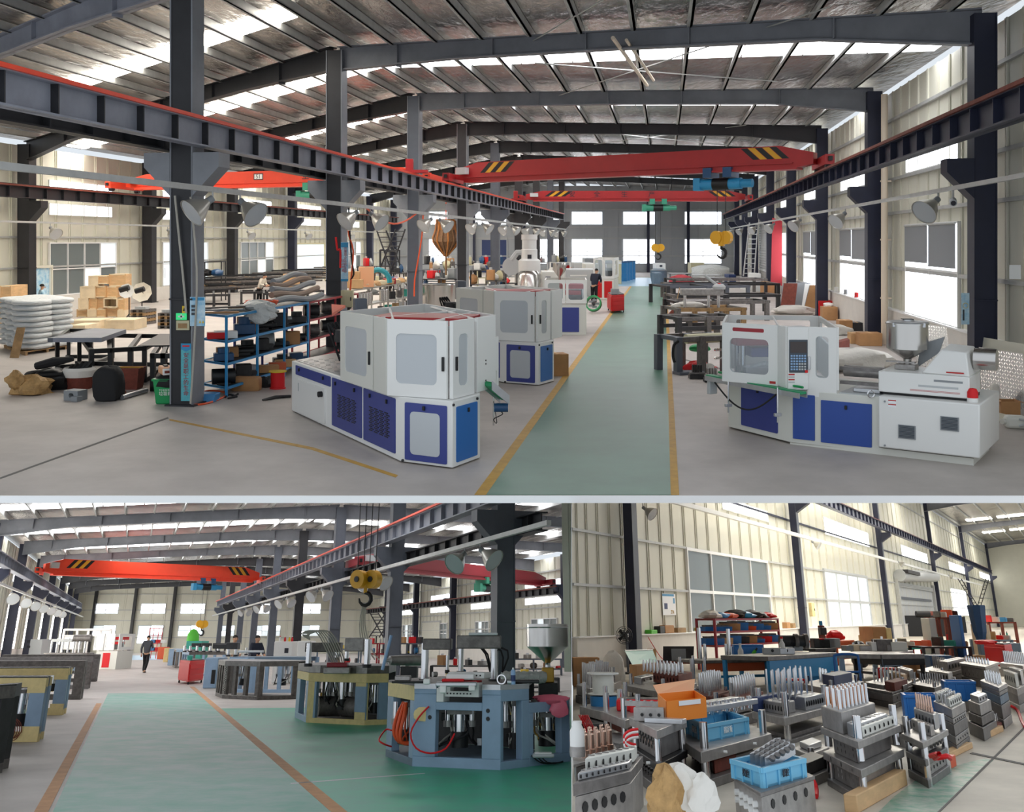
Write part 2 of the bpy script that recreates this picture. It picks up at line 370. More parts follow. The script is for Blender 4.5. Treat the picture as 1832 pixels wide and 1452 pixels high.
# roof: two slopes of foil-faced sheet on purlins, with a strip of daylight sheet across each bay
def roof_z(a): return ZC+(a-aL)*(ZR-ZC)/(aR-aL) if a > aL else ZC+(a-aL)*(ZL-ZC)/(-26.6-aL)
b = MB()
for a0, a1 in ((aL, wR+.3), (wL-.3, aL)):
    b.ext([HP(a0, FRONT+1, roof_z(a0)+.24), HP(a1, FRONT+1, roof_z(a1)+.24), HP(a1, BACK, roof_z(a1)+.24), HP(a0, BACK, roof_z(a0)+.24)], (0, 0, .08))
roof = obj('ceiling', b, 'foil', kind='structure', sm=False)
def purlin(a, m='galv', parent=roof, y0=FRONT+1, y1=BACK):
    z = roof_z(a); mb = MB()
    p, q = HP(a, y0, z), HP(a, y1, z)
    mb.ob(p, HU, HN, 0, (q-p).length, -.03, .03, .0, .22); mb.ob(p, HU, HN, 0, (q-p).length, -.1, .03, 0, .03)
    return obj('purlin', mb, m, parent, sm=False)
for i in range(12): purlin(aL+.5+(aR-.4-aL)*i/11.5)
for i in range(12): purlin(aL-.6-(26.6-9.4-.6)*i/11.6)
def bay_strip(k, f0, f1, m, side):
    n = 10
    for i in range(n):
        t0, t1 = i/n, (i+.97)/n; ps = []
        for t, f in ((t0, f0), (t1, f0), (t1, f1), (t0, f1)):
            if side > 0: a = aL+(wR-aL)*t; y = (YL[k]+(YL[k+1]-YL[k])*f)*(1-t)+(YR[k]+(YR[k+1]-YR[k])*f)*t
            else: a = aL+(wL-aL)*t; y = (YL[k]+(YL[k+1]-YL[k])*f)*(1-t)+(YW[k]+(YW[k+1]-YW[k])*f)*t
            y = max(y, FRONT+1.2); ps.append(HP(a, y, roof_z(a)+.2))
        obj('daylight_sheet', MB().ext(ps, (0, 0, .03)), m, roof, sm=False)
for k in range(1, 8):
    bay_strip(k, .36, .50, 'sky' if k < 7 else 'sheet_dim', 1); bay_strip(k, .36, .50, 'sky_side', -1)
bay_strip(0, .55, .66, 'sky_side', -1)

# tapered portal rafters, one pair of spans per frame
def rafter(p0, p1, d0, dm, d1, m='frame_steel', parent=None):
    p0, p1 = Vector(p0), Vector(p1); h = Vector((p1.x-p0.x, p1.y-p0.y, 0)); u = h.normalized(); n = Vector((u.y, -u.x, 0))
    T = [(0, d0), (.22, dm*1.08), (.5, dm), (.8, dm*1.05), (1, d1)]
    top = [p0.lerp(p1, t) for t, d in T]; bot = [p0.lerp(p1, t)-Vector((0, 0, d)) for t, d in T]
    mb = MB(); mb.ext([p+n*.02 for p in top]+[p+n*.02 for p in reversed(bot)], n*-.04)
    o = obj('roof_beam', mb, m, parent, kind='structure', sm=False)
    fl = MB()
    for i in range(4):
        for A in (top, bot):
            fl.ext([A[i]-n*.14, A[i]+n*.14, A[i+1]+n*.14, A[i+1]-n*.14], (0, 0, .035))
    obj('flange', fl, m, o, sm=False)
    for t in (.12, .3, .46, .62, .82):
        d = d0*(1-t)+dm*t if t < .3 else dm
        a = p0.lerp(p1, t); mb = MB().ext([a+n*.12, a-n*.12, a-n*.12-Vector((0, 0, d)), a+n*.12-Vector((0, 0, d))], u*.03)
        obj('stiffener', mb, m, o, sm=False)
    return o
for k in range(8):
    m = 'frame_steel' if k < 3 else 'steel_dark'
    rafter(HP(aL+.1, YL[k], ZC), HP(aR, YR[k], ZR), .64, .44, .74, m)
    rafter(HP(aL-.1, YL[k], ZC), HP(-26.6, YW[k], ZL), .64, .44, .8, 'steel_dark' if k else 'girder')
    if k in (0, 1, 3):                         # sag rods crossed between two frames
        for (ta, ya, tb, yb) in ((.35, YL[k]+1, .8, YR[k+1]-1), (.8, YR[k]+1, .35, YL[k+1]-1)):
            A = aL+(aR-aL)*ta; B = aL+(aR-aL)*tb
            obj('brace_rod', MB().cyl(HP(A, ya-1.5*ta, roof_z(A)-.1), HP(B, yb-1.5*(1-tb), roof_z(B)-.1), .018, 5), 'galv', roof)
obj('vent_pipe', MB().cyl(HP(-1.2, 23.6, 7.95), HP(-.5, 29.5, 7.75), .05, 8), 'pvc', roof)
obj('vent_pipe', MB().cyl(HP(-.9, 24.0, 7.98), HP(-.3, 28.9, 7.8), .04, 8), 'pvc', roof)

# columns: H-section with a bracket that carries the runway
def column(a, y, z1, m, w=.44, d=.5, bracket=None, zb=4.9, side_m=None, splice=2.05):
    p = HP(a, y); o = obj('steel_column', MB().ob(p, HU, HN, -.015, .015, -w/2, w/2, 0, z1), m, kind='structure', sm=False)
    for s in (-1, 1): obj('flange', MB().ob(p, HU, HN, -d/2, d/2, s*w/2-.015, s*w/2+.015, 0, z1), side_m or m, o, sm=False)
    obj('web_plate', MB().ob(p, HU, HN, -d/2+.02, -d/2+.035, -w/2, w/2, 0, z1), m, o, sm=False)
    obj('base_plate', MB().ob(p, HU, HN, -d/2-.08, d/2+.08, -w/2-.08, w/2+.08, 0, .03), m, o, sm=False)
    obj('splice_plate', MB().ob(p, HU, HN, -d/2-.02, d/2+.02, -w/2-.02, w/2+.02, splice, splice+.03), m, o, sm=False)
    for s in bracket or ():
        q = p+HU*(-d/2); e = s*w/2; r_ = s*(w/2+.55)
        obj('bracket', MB().ext([q+HN*e+V(0, 0, zb), q+HN*r_+V(0, 0, zb), q+HN*r_+V(0, 0, zb-.28), q+HN*e+V(0, 0, zb-.85)], HU*d), side_m or m, o, sm=False)
    return o
for k, y in enumerate(YL):
    column(aL, y, ZC-.1, ('steel_dark', 'steel_dark', 'grey_steel', 'steel_dark', 'grey_steel')[k % 5] if k < 9 else 'navy', bracket=(-1, 1), side_m='flange' if k < 4 else None)
for k, y in enumerate(YR):
    if y > FRONT+.5: column(aR, y, ZR-.1, 'navy', w=.42, bracket=(-1,), side_m='navy', splice=1.95)
for k, y in enumerate(YW[1:8]): column(-26.6, y, ZL-.1, 'navy' if k > 2 else 'steel_dark', w=.5, bracket=(1,), zb=4.85)
for a in (-1.6, 2.4, -14, -19): obj('steel_column', MB().ob(HP(a, BACK-.3), uB, nB, -.13, .13, 0, .3, 0, ZC-.6), 'navy', kind='structure', sm=False)

# runway girders with stiffeners, conductor rail and the grey cable tray below
def runway(a, y0, y1, zt, d, m, rail_m, face, step=1.2, wid=.16):
    p, q = HP(a, y0, 0), HP(a, y1, 0); l = (q-p).length
    mb = MB(); mb.ob(p, HU, HN, 0, l, -.012, .012, zt-d, zt)
    o = obj('runway_beam', mb, m, kind='structure', sm=False)
    obj('flange', MB().ob(p, HU, HN, 0, l, -wid, wid, zt-.035, zt), m, o, sm=False)
    obj('flange', MB().ob(p, HU, HN, 0, l, -wid*.85, wid*.85, zt-d, zt-d+.03), m, o, sm=False)
    n = int(l/step)
    for i in range(n):
        obj_ = link('stiffener', unit('box', 'steel_dark' if m == 'girder' else m), o, HP(a, y0)+HU*((i+.5)*l/n)+V(0, 0, zt-d+.03), math.atan2(HU.y, HU.x), (.03, wid*1.7, d-.065))
    if rail_m: obj('conductor_rail', MB().ob(p, HU, HN, 0, l, face*(wid+.02)-.03, face*(wid+.02)+.03, zt-.015, zt+.05), rail_m, o, sm=False)
    obj('crane_rail', MB().ob(p, HU, HN, 0, l, -.04, .04, zt, zt+.09), 'steel_dark', o, sm=False)
    return o
runway(rL, 9.2+3.6, 88, 5.5, .5, 'girder', 'orange', 1)
runway(-9.75, 12.8, 88, 5.4, .45, 'steel_dark', None, -1)
runway(rR, 12.8, 88, 5.46, .46, 'navy', 'rust', -1)
runway(r3, 26, 98, 5.4, .48, 'steel_dark', 'rust', 1)
def tray(a, z, y0, y1, r=.05, m='galv'):
    p, q = HP(a, y0, z), HP(a, y1, z)
    o = obj('cable_tray', MB().ob(p-V(0, 0, z), HU, HN, 0, (q-p).length, -r, r, z-r, z+r), m, sm=False)
    return tag(o, 'long grey cable tray running %s' % ('along the middle columns under the runway beam' if a == rL+.3 else 'along the window wall under the right runway beam' if a > 0 else 'low along the far cream side wall'), 'cable tray')
tray(rL+.3, 4.17, 12.8, 88); tray(rR+.5, 4.25, 12.8, 88, .04); tray(-25.9, 3.95, 28, 98, .04)

# windows
def window(no, P, Q, z0, z1, cols, rows, fm, pm, side=1, depth=.1, split=None, blinds=0, bar=.05, root=None):
    u, n, l = plan(P, Q); n = n*side; O = (P[0], P[1], 0)
    mb = MB(); mb.ob(O, u, n, -bar, l+bar, 0, depth, z0-bar, z0); mb.ob(O, u, n, -bar, l+bar, 0, depth, z1, z1+bar)
    mb.ob(O, u, n, -bar, 0, 0, depth, z0, z1); mb.ob(O, u, n, l, l+bar, 0, depth, z0, z1)
    o = obj('window_%d' % no, mb, fm, kind='structure', sm=False)
    zs = [z0+(z1-z0)*i/rows for i in range(rows+1)] if split is None else [z0]+[z0+(z1-z0)*s for s in split]+[z1]
    for i in range(1, cols): obj('mullion', MB().ob(O, u, n, l*i/cols-bar/2, l*i/cols+bar/2, 0, depth*.9, z0, z1), fm, o, sm=False)
    for z in zs[1:-1]: obj('transom', MB().ob(O, u, n, 0, l, 0, depth*.85, z-bar/2, z+bar/2), fm, o, sm=False)
    for i in range(cols):
        for j in range(len(zs)-1):
            pmj = pm[(i+j*3) % len(pm)] if isinstance(pm, list) else pm
            obj('pane', MB().ob(O, u, n, l*i/cols, l*(i+1)/cols, depth*.25, depth*.3, zs[j], zs[j+1]), pmj, o, sm=False)
    for i in range(blinds):
        g = .06; x0, x1 = l*i/blinds+g, l*(i+1)/blinds-g; zb = z1-(z1-z0)*(.40+.03*(i % 2))
        t = thing('roller_blind', 'grey roller blind pulled halfway down, %s of the window %s' % (('far half', 'near half')[i], blinds_at(no)), 'blind', (P[0], P[1], 0))
        obj('blind_cloth', MB().ob((0, 0, 0), u, n, x0, x1, depth+.02, depth+.03, zb, z1-.02), 'blind', t, sm=False)
        obj('roller', MB().cyl(u*x0+n*(depth+.03)+V(0, 0, z1), u*x1+n*(depth+.03)+V(0, 0, z1), .03, 8), 'galv', t)
        obj('bottom_bar', MB().ob((0, 0, 0), u, n, x0, x1, depth+.012, depth+.04, zb-.03, zb), 'grey', t, sm=False)
    return o
BL = {}
def blinds_at(no): return ('nearest the hopper machine', 'behind the second blue column', 'behind the third blue column')[no-1] if no <= 3 else 'far off by bay %d' % no
wn = 1
for k in range(1, 5):
    yc0, yc1 = YR[k]+3.2, YR[k]+8.4
    window(wn, HP(wR, yc1), HP(wR, yc0), 1.12, 3.62, 2, 2, 'white', 'pane', 1, blinds=2 if k < 4 else 0, split=(.52,)); wn += 1
for k in range(1, 7):
    window(wn, HP(wR, YR[k]+8.5), HP(wR, YR[k]+3.3), 5.18, 5.92, 2, 1, 'white', 'pane', 1, depth=.06); wn += 1
for k in range(1, 6):
    y0 = YW[k]+2.3
    for z0, z1 in ((5.42, 5.85), (4.35, 4.82)):
        window(wn, HP(wL, y0), HP(wL, y0+5), z0, z1, 4, 1, 'white', 'pane', 1, depth=.06, bar=.03); wn += 1
    if k != 4:
        window(wn, HP(wL, y0), HP(wL, y0+5.3), .78, 3.06, 4, 2, 'sill', ['glass_d', 'glass_d', 'glass_b', 'glass_d'] if k != 2 else 'glass_b', 1); wn += 1
for px0, px1 in ((1023, 1077), (1115, 1171), (1225, 1290), (640, 690), (768, 800), (850, 905), (938, 1000)):
    for ty, by_, rows in ((379, 401, 1), (428, 471, 2)):
        if 640 <= px0 < 1000 and px0 in (850,) and rows == 2: continue
        z0, z1 = EYE+(430-by_)*BACK/1800, EYE+(430-ty)*BACK/1800
        P, Q = UP.pt(px0, 430, BACK-.02), UP.pt(px1, 430, BACK-.02)
        window(wn, P, Q, z0, z1, 2, rows, 'lightgrey', 'pane', 1, depth=.08); wn += 1
# doors and openings
def door(no, P, Q, z1, m, fm, side=1, slats=0):
    u, n, l = plan(P, Q); n = n*side; O = (P[0], P[1], 0)
    o = obj('door_%d' % no, MB().ob(O, u, n, 0, l, .02, .06, 0, z1), m, kind='structure', sm=False)
    mb = MB(); mb.ob(O, u, n, -.12, 0, 0, .14, 0, z1+.12); mb.ob(O, u, n, l, l+.12, 0, .14, 0, z1+.12); mb.ob(O, u, n, 0, l, 0, .14, z1, z1+.12)
    obj('door_frame', mb, fm, o, sm=False)
    for i in range(slats):
        z = z1*i/slats; link('slat', unit('box', m), o, Vector(O)+u*(l/2)+n*.09+V(0, 0, z+.01), math.atan2(u.y, u.x), (l, .06, z1/slats*.8))
    return o
door(1, UP.pt(862, 430, BACK-.02), UP.pt(906, 430, BACK-.02), EYE+(430-429)*BACK/1800, 'navydoor', 'grey_panel')
door(2, HP(wR, 74), HP(wR, 66.5), 4.6, 'galv', 'grey_steel', 1, slats=26)
door(3, HP(wL, YW[4]+2), HP(wL, YW[4]+8), 2.9, 'glass_b', 'olive', 1)
door(4, HP(wL, 43.0), HP(wL, 44.3), 2.0, 'poster', 'cream', 1)
# rain pipes on the window wall
for y in (31.0, 63.5):
    p = HP(wR-.36, y)
    o = tag(obj('downpipe', MB().cyl(p, p+V(0, 0, 7.7), .1, 12), 'pvc'), 'cream plastic downpipe standing %s' % ('beside the second blue column' if y < 40 else 'far along the window wall by the shutter'), 'pipe')
    for z in (1.4, 3.2, 5.0): obj('pipe_clip', MB().ob(p, HU, HN, -.03, .03, -.12, .2, z, z+.05), 'pvc', o, sm=False)

# overhead travelling cranes
def crane(A, B, z0, z1, m, label, hoist_m, t_h, hook, stripes=True, wid=.42, signs=()):
    A, B = Vector((A[0], A[1], 0)), Vector((B[0], B[1], 0)); u, n, l = plan(A, B)
    t = thing('overhead_crane', label, 'crane', (A.x, A.y, 0)); O = (0, 0, 0)
    h = z1-z0; pts = []
    prof = [(.25, z0+h*.18), (.25, z0+h*.66), (l*.09, z1), (l*.91, z1), (l-.25, z0+h*.66), (l-.25, z0+h*.18), (l*.93, z0), (l*.07, z0)]
    obj('bridge_beam', MB().ext([u*a+n*(wid/2)+V(0, 0, z) for a, z in prof], n*-wid), m, t, sm=False)
    obj('beam_flange', MB().ob(O, u, n, l*.05, l*.95, -wid*.72, wid*.72, z0-.02, z0+.05), m, t, sm=False)
    obj('beam_ledge', MB().ob(O, u, n, l*.06, l*.94, wid/2, wid/2+.06, z0+h*.22, z0+h*.27), m, t, sm=False)
    for e, s in ((0, 1), (l, -1)):
        k = obj('end_truck', MB().ob(u*e, HU, HN, -1.5, 1.5, -.14, .14, z0+.02, z0+.34), m, t, sm=False)
        for w_ in (-1.15, 1.15): obj('wheel', MB().cyl(u*e+HU*w_+HN*.1+V(0, 0, z0+.02), u*e+HU*w_-HN*.1+V(0, 0, z0+.02), .13, 12), 'steel_dark', k)
        obj('buffer', MB().box(*(u*e-HU*1.55+V(0, 0, z0+.2)), .12, .12, .14), 'black', k, sm=False)
    obj('control_box', MB().ob(O, u, n, .5, 1.0, wid/2+.02, wid/2+.3, z0+h*.4, z0+h*.75), 'lightgrey', t, sm=False)
    if stripes:
        for e, sg in ((l*.10, 1), (l*.85, -1)):
            for i in range(5):
                x = e+i*.26; c = 'black' if i % 2 == 0 else 'hook_y'
                obj('warning_stripe', MB().ext([u*(x)+n*(wid/2+.004)+V(0, 0, z0+h*.45), u*(x+.24)+n*(wid/2+.004)+V(0, 0, z0+h*.45), u*(x+.24+.45*sg)+n*(wid/2+.004)+V(0, 0, z1-.03), u*(x+.45*sg)+n*(wid/2+.004)+V(0, 0, z1-.03)], n*.004), c, t, sm=False)
    for s, f, sz, c in signs:
        if c == 'plate': 
            obj('number_plate', MB().ob(O, u, n, l*f-.25, l*f+.25, wid/2+.005, wid/2+.015, z0+h*.45, z0+h*.85), 'ink', t, sm=False)
            obj('plate_face', MB().ob(O, u, n, l*f-.21, l*f+.21, wid/2+.015, wid/2+.02, z0+h*.5, z0+h*.8), 'ink_w', t, sm=False)
            text(t, s, 'ink', u*(l*f)+n*(wid/2+.024)+V(0, 0, z0+h*.64), u, sz)
        else: text(t, s, c, u*(l*f)+n*(wid/2+.01)+V(0, 0, z0+h*.62), u, sz)
    c = u*(l*t_h)
    k = obj('hoist', MB().cyl(c-u*.75+V(0, 0, z0-.42), c+u*.75+V(0, 0, z0-.42), .2, 16), hoist_m, t)
    obj('motor', MB().cyl(c+u*.75+V(0, 0, z0-.42), c+u*1.15+V(0, 0, z0-.42), .15, 12), hoist_m, k)
    obj('gear_case', MB().ob(c, u, n, -1.0, -.75, -.2, .2, z0-.64, z0-.2), hoist_m, k, sm=False)
    obj('rope_drum', MB().cyl(c-u*.3+V(0, 0, z0-.42), c+u*.3+V(0, 0, z0-.42), .215, 16), 'black', k)
    for d in (-.4, .35): obj('trolley', MB().ob(c, u, n, d-.16, d+.16, -.36, .36, z0-.2, z0+.14), hoist_m if hoist_m != 'hoist' else 'hoist_d', k, sm=False)
    if hook is not None:
        zb = hook; kb = V(c.x, c.y, zb)
        for d in (-.16, .16): obj('rope', MB().cyl(kb+u*d, c+u*d+V(0, 0, z0-.42), .014, 5), 'steel_dark', k)
        hb = obj('hook_block', MB().cyl(kb-u*.2+n*.08, kb-u*.16-n*.08, .24, 14), 'hook_y', t)
        obj('sheave', MB().cyl(kb+u*.16+n*.08, kb+u*.2-n*.08, .24, 14), 'hook_y', hb)
        obj('hook_frame', MB().ob(kb, u, n, -.09, .09, -.08, .08, -.3, .2), 'hook_y', hb, sm=False)
        obj('hook', MB().tube([kb+V(0, 0, -.28)]+[kb+V(0, 0, -.55)+u*(.17*math.sin(q*.55))+V(0, 0, .17*math.cos(q*.55)) for q in range(0, 9)], [.05]+[.06]*6+[.045, .03, .02], 8), 'black', hb)
    return t
crane(HP(rL, 42.5), HP(rR, 33.6), 5.62, 6.42, 'red', 'big red bridge crane with striped ends spanning the aisle, nearest of the red cranes', 'hoist', .77, 3.3, signs=())
crane(HP(rL, 63), HP(rR, 63), 5.66, 6.3, 'red', 'second red bridge crane further back with a green hoist', 'hoist_g', .60, 2.75, signs=(('安', .22, .42, 'ink'), ('全', .33, .42, 'ink'), ('生', .45, .42, 'ink'), ('产', .57, .42, 'ink')))
crane(HP(r3, 48.5), HP(-9.8, 43), 5.63, 6.35, 'orange', 'orange bridge crane with a small number plate in the left aisle', 'hoist_g', .65, None, stripes=False, signs=(('安', .3, .4, 'ink'), ('51', .47, .26, 'plate'), ('全', .62, .4, 'ink')))
for i, (a, y, z, h) in enumerate(((rL, 35.2, 5.55, .5), (rL+.05, 60, 5.6, .55))):
    p = HP(a, y, z); o = tag(obj('limit_post', MB().box(*(p+V(0, 0, h/2)), .26, .3, h), 'red', bev=.02), ('red stop post standing on the middle runway beam near the third column', 'small red stop post far back on the middle runway beam')[i], 'post')
    obj('foot_plate', MB().box(*(p+V(.2, 0, .06)), .9, .4, .1), 'red', o, sm=False)
# ================================================================== UPPER HALL: machines
def tpx(P, Q, px, z=0.5):
    a, b = -1.0, 2.0; s = CUR.px(Q[0], Q[1], z)[0] > CUR.px(P[0], P[1], z)[0]
    for _ in range(40):
        m = (a+b)/2; x = CUR.px(P[0]+(Q[0]-P[0])*m, P[1]+(Q[1]-P[1])*m, z)[0]
        if (x < px) == s: a = m
        else: b = m
    return a
class Mach:
    def __init__(s, name, label, cat, px, py, group=None, z=0):
        s.o = CUR.fl(px, py, z); s.t = thing(name, label, cat, s.o, group=group)
    def f(s, px, py, z=0): return CUR.fl(px, py, z)-V(s.o.x, s.o.y, s.o.z)
    def u(s, P, Q, px, z=.5):
        u, n, l = plan(P, Q); return tpx(P+s.o, Q+s.o, px, z)*l
    def plate(s, name, P, Q, x0, x1, z0, z1, m, n0=0, n1=.015, r=.02, parent=None, z=None):
        u, n, l = plan(P, Q); zz = (z0+z1)/2
        a, b = s.u(P, Q, x0, zz), s.u(P, Q, x1, zz)
        mb = MB()
        if r: mb.rr((P[0], P[1], 0), u, n, a, b, z0, z1, n0, n1, r, 3)
        else: mb.ob((P[0], P[1], 0), u, n, a, b, n0, n1, z0, z1)
        return obj(name, mb, m, parent or s.t)
    def door(s, P, Q, x0, x1, z0, z1, win, wm, m='white', n0=-.03, n1=.03, handle=None, hm='black', wz=None):
        u, n, l = plan(P, Q); zz = (z0+z1)/2
        a, b = s.u(P, Q, x0, zz), s.u(P, Q, x1, zz); O = (P[0], P[1], 0)
        if win:
            c, d = s.u(P, Q, win[0], zz), s.u(P, Q, win[1], zz); w0, w1 = win[2], win[3]; r = min(.08, (d-c)*.3)
            o = obj('door', MB().holed(O, u, n, a+.004, b-.004, z0, z1, n0, n1, c, d, w0, w1, r), m, s.t)
            obj('door_window', MB().rr(O, u, n, c-.01, d+.01, w0-.01, w1+.01, n0+.01, n1-.012, r, 4), wm, o)
        else: o = obj('door', MB().ob(O, u, n, a+.004, b-.004, n0, n1, z0, z1), m, s.t, bev=.006)
        if handle:
            hx = s.u(P, Q, handle[0], zz); hz = handle[1]
            obj('handle', MB().ob(O, u, n, hx-.018, hx+.018, n1, n1+.03, hz-.1, hz+.1), hm, o, bev=.006)
        return o
def vents(mc, P, Q, x0, x1, z0, z1, rows, cols, parent, n0=.016):
    u, n, l = plan(P, Q); a, b = mc.u(P, Q, x0), mc.u(P, Q, x1); mb = MB(); O = (P[0], P[1], 0)
    for i in range(rows):
        for j in range(cols):
            z = z0+(z1-z0)*(i+.5)/rows; x = a+(b-a)*(j+.5+.25*(i % 2))/(cols+.25); w_ = (b-a)/cols*.32
            mb.ob(O, u, n, x-w_, x+w_, n0, n0+.004, z-.008, z+.008)
    o = obj('vent_slots', mb, 'black', parent, sm=False); o['kind'] = 'stuff'; return o
def lock(mc, P, Q, x, z, parent, n0=.015):
    u, n, l = plan(P, Q); a = mc.u(P, Q, x, z)
    obj('lock', MB().ob((P[0], P[1], 0), u, n, a-.018, a+.018, n0, n0+.025, z-.03, z+.03), 'black', parent, bev=.004)

def blow_machine(label):
    mc = Mach('blow_moulding_machine', label, 'machine', 809.6, 839.5, 'blue and white blow moulding machines')
    f, t = mc.f, mc.t
    A, B, C, D = f(522, 736), f(716.6, 827.6), f(809.6, 839.5), f(858.7, 821)
    D2 = D+V(-.09, 1.9, 0); A2 = A+V(.55, 1.35, 0); zb = .95
    obj('base', MB().prism([A, B, C, D, D2, A2], .02, zb), 'white', t, bev=.012)
    obj('tread_plate', MB().prism([A+(A2-A)*.06+(B-A)*.02, A+(B-A)*.52+(A2-A)*.05, A2+(B-A)*.5, A2-(A2-A)*.05+(B-A)*.02], zb, zb+.012), 'tread', t)
    u, n, l = plan(A, B); mb = MB()
    for i in range(14):
        for j in range(5):
            q = A+u*(.15+i*.16)+(-n)*(.12+j*.2+.05*(i % 2))+V(0, 0, zb+.012); mb.box(q.x, q.y, q.z+.003, .09, .022, .006, .8 if (i+j) % 2 else -.4)
    o = obj('tread_pattern', mb, 'tread', t, sm=False); o['kind'] = 'stuff'
    # long side
    p = mc.plate('access_strip', A, B, 530, 592, .73, .90, 'blue2'); lock(mc, A, B, 537, .84, p); lock(mc, A, B, 580, .84, p)
    p = mc.plate('cabinet_door', A, B, 533, 583, .07, .66, 'white', n1=.03); u, n, l = plan(A, B)
    x = mc.u(A, B, 579, .5); obj('rotary_switch', MB().cyl(A+u*x+n*.03+V(0, 0, .56), A+u*x+n*.1+V(0, 0, .56), .05, 10), 'black', p)
    x = mc.u(A, B, 537, .5); obj('nameplate', MB().ob(A, u, n, x-.03, x+.03, .03, .034, .45, .6), 'lightgrey', p, sm=False)
    for x0, x1, lk in ((595, 648, (602, 636)), (651.5, 708, (664, 694))):
        p = mc.plate('vented_door', A, B, x0, x1, .10, .90, 'blue2'); vents(mc, A, B, x0+9, x1-8, .28, .66, 13, 4, p)
        for q in lk: lock(mc, A, B, q, .82, p)
    # front and corner
    p = mc.plate('front_door', B, C, 725, 800, .06, .88, 'blue2'); mc.plate('frosted_panel', B, C, 735, 788, .15, .76, 'frost', .016, .022, .06, p); lock(mc, B, C, 760, .82, p, .02)
    p = mc.plate('corner_door', C, D, 816, 853, .08, .86, 'royal'); lock(mc, C, D, 836, .78, p)
    for P, Q, x, z in ((B, C, 721, .04), (C, D, 810.5, .9), (C, D, 853, .9)):
        u, n, l = plan(P, Q); a = mc.u(P, Q, x, z); obj('bolt', MB().cyl(P+u*a+V(0, 0, z), P+u*a+n*.02+V(0, 0, z), .02, 8), 'dark', t)
    # guard cabin
    z0, z1 = .955, 2.06
    E, Fp, F2, G, H = f(611.7, 679, z0), f(671, 697, z0), f(693, 706, z0), f(806, 714, z0), f(852, 702, z0)
    I, J = f(885, 563, z1), f(760, 543, z1)
    for q in (E, Fp, F2, G, H, I, J): q.z = 0
    mc.door(E, Fp, 611.7, 670, z0, z1, (620, 659, 1.12, 1.84), 'frost', 'offwhite', handle=(665, 1.42))
    obj('corner_strip', MB().ob(Fp, *plan(Fp, F2)[:2], 0, plan(Fp, F2)[2], -.03, .02, z0, z1), 'offwhite', t, bev=.006)
    mc.door(F2, G, 694, 801, z0, z1, (710, 783, 1.14, 1.86), 'frost', 'white', handle=(795, 1.45))
    mc.door(G, H, 807, 846, z0, z1, (818, 834, 1.12, 1.86), 'frost', 'white', handle=(812.5, 1.45))
    obj('cabin_side', MB().ob(H, *plan(H, I)[:2], 0, plan(H, I)[2], -.03, .02, z0, z1), 'white', t, bev=.006)
    obj('cabin_back', MB().ob(I, *plan(I, J)[:2], 0, plan(I, J)[2], -.03, .02, z0, z1), 'white', t, bev=.006)
    obj('cabin_back', MB().ob(J, *plan(J, E)[:2], 0, plan(J, E)[2], -.03, .02, z0, z1), 'white', t, bev=.006)
    for a, b_ in ((E.lerp(J, .55), F2.lerp(G, .1)), (Fp, I.lerp(J, .5)), (G.lerp(F2, .35), I.lerp(J, .3)), (J.lerp(I, .1), H)):
        obj('top_bar', MB().cyl(a+V(0, 0, z1-.04), b_+V(0, 0, z1-.04), .025, 6), 'white', t)
    mid = (E+F2+G+I+J)/5
    obj('clamp_plate', MB().box(mid.x+.1, mid.y-.1, 1.98, 1.5, 1.0, .12, -.3), 'red', t, bev=.02)
    for d in (-.5, .5):
        for e in (-.3, .3): obj('tie_bar', MB().cyl(mid+V(d, e, zb), mid+V(d, e, 1.96), .05, 10), 'chrome', t)
    obj('mould_block', MB().box(mid.x, mid.y, 1.25, .7, .6, .5, -.3), 'mould', t, bev=.01)
    # hydraulic drive on the tread plate
    q = A.lerp(B, .34)+(A2-A)*.55
    k = obj('hydraulic_drive', MB().box(q.x+.12, q.y, zb+.32, .32, .5, .62, .3), 'black', t, bev=.02)
    obj('valve_block', MB().box(q.x-.05, q.y-.12, zb+.55, .3, .26, .22, .3), 'dark', k, bev=.01)
    obj('motor_plate', MB().box(q.x+.2, q.y+.2, zb+.95, .22, .3, .5, .3), 'grey_steel', k, bev=.02)
    for i in range(4):
        obj('hose', MB().tube([q+V(-.1+.05*i, -.15+.1*i, zb+.1+.5*math.sin(math.pi*s/8))+V(-.22*math.sin(math.pi*s/8), 0, .04*s) for s in range(9)], .022, 6), 'rubber', k)
    for i in range(3): obj('fitting', MB().cyl(q+V(-.02+.08*i, -.3, zb+.3+.12*i), q+V(-.02+.08*i, -.36, zb+.3+.12*i), .03, 8), 'chrome', k)
    return mc
mcA = blow_machine('nearest white and blue machine with a six-sided open-top cabin, beside the aisle')
off = V((963.6-916)*22.12/1800, 22.12, 0)-mcA.o
copy_tree(mcA.t, off, 'second white and blue machine with frosted cabin windows, just behind the nearest one')
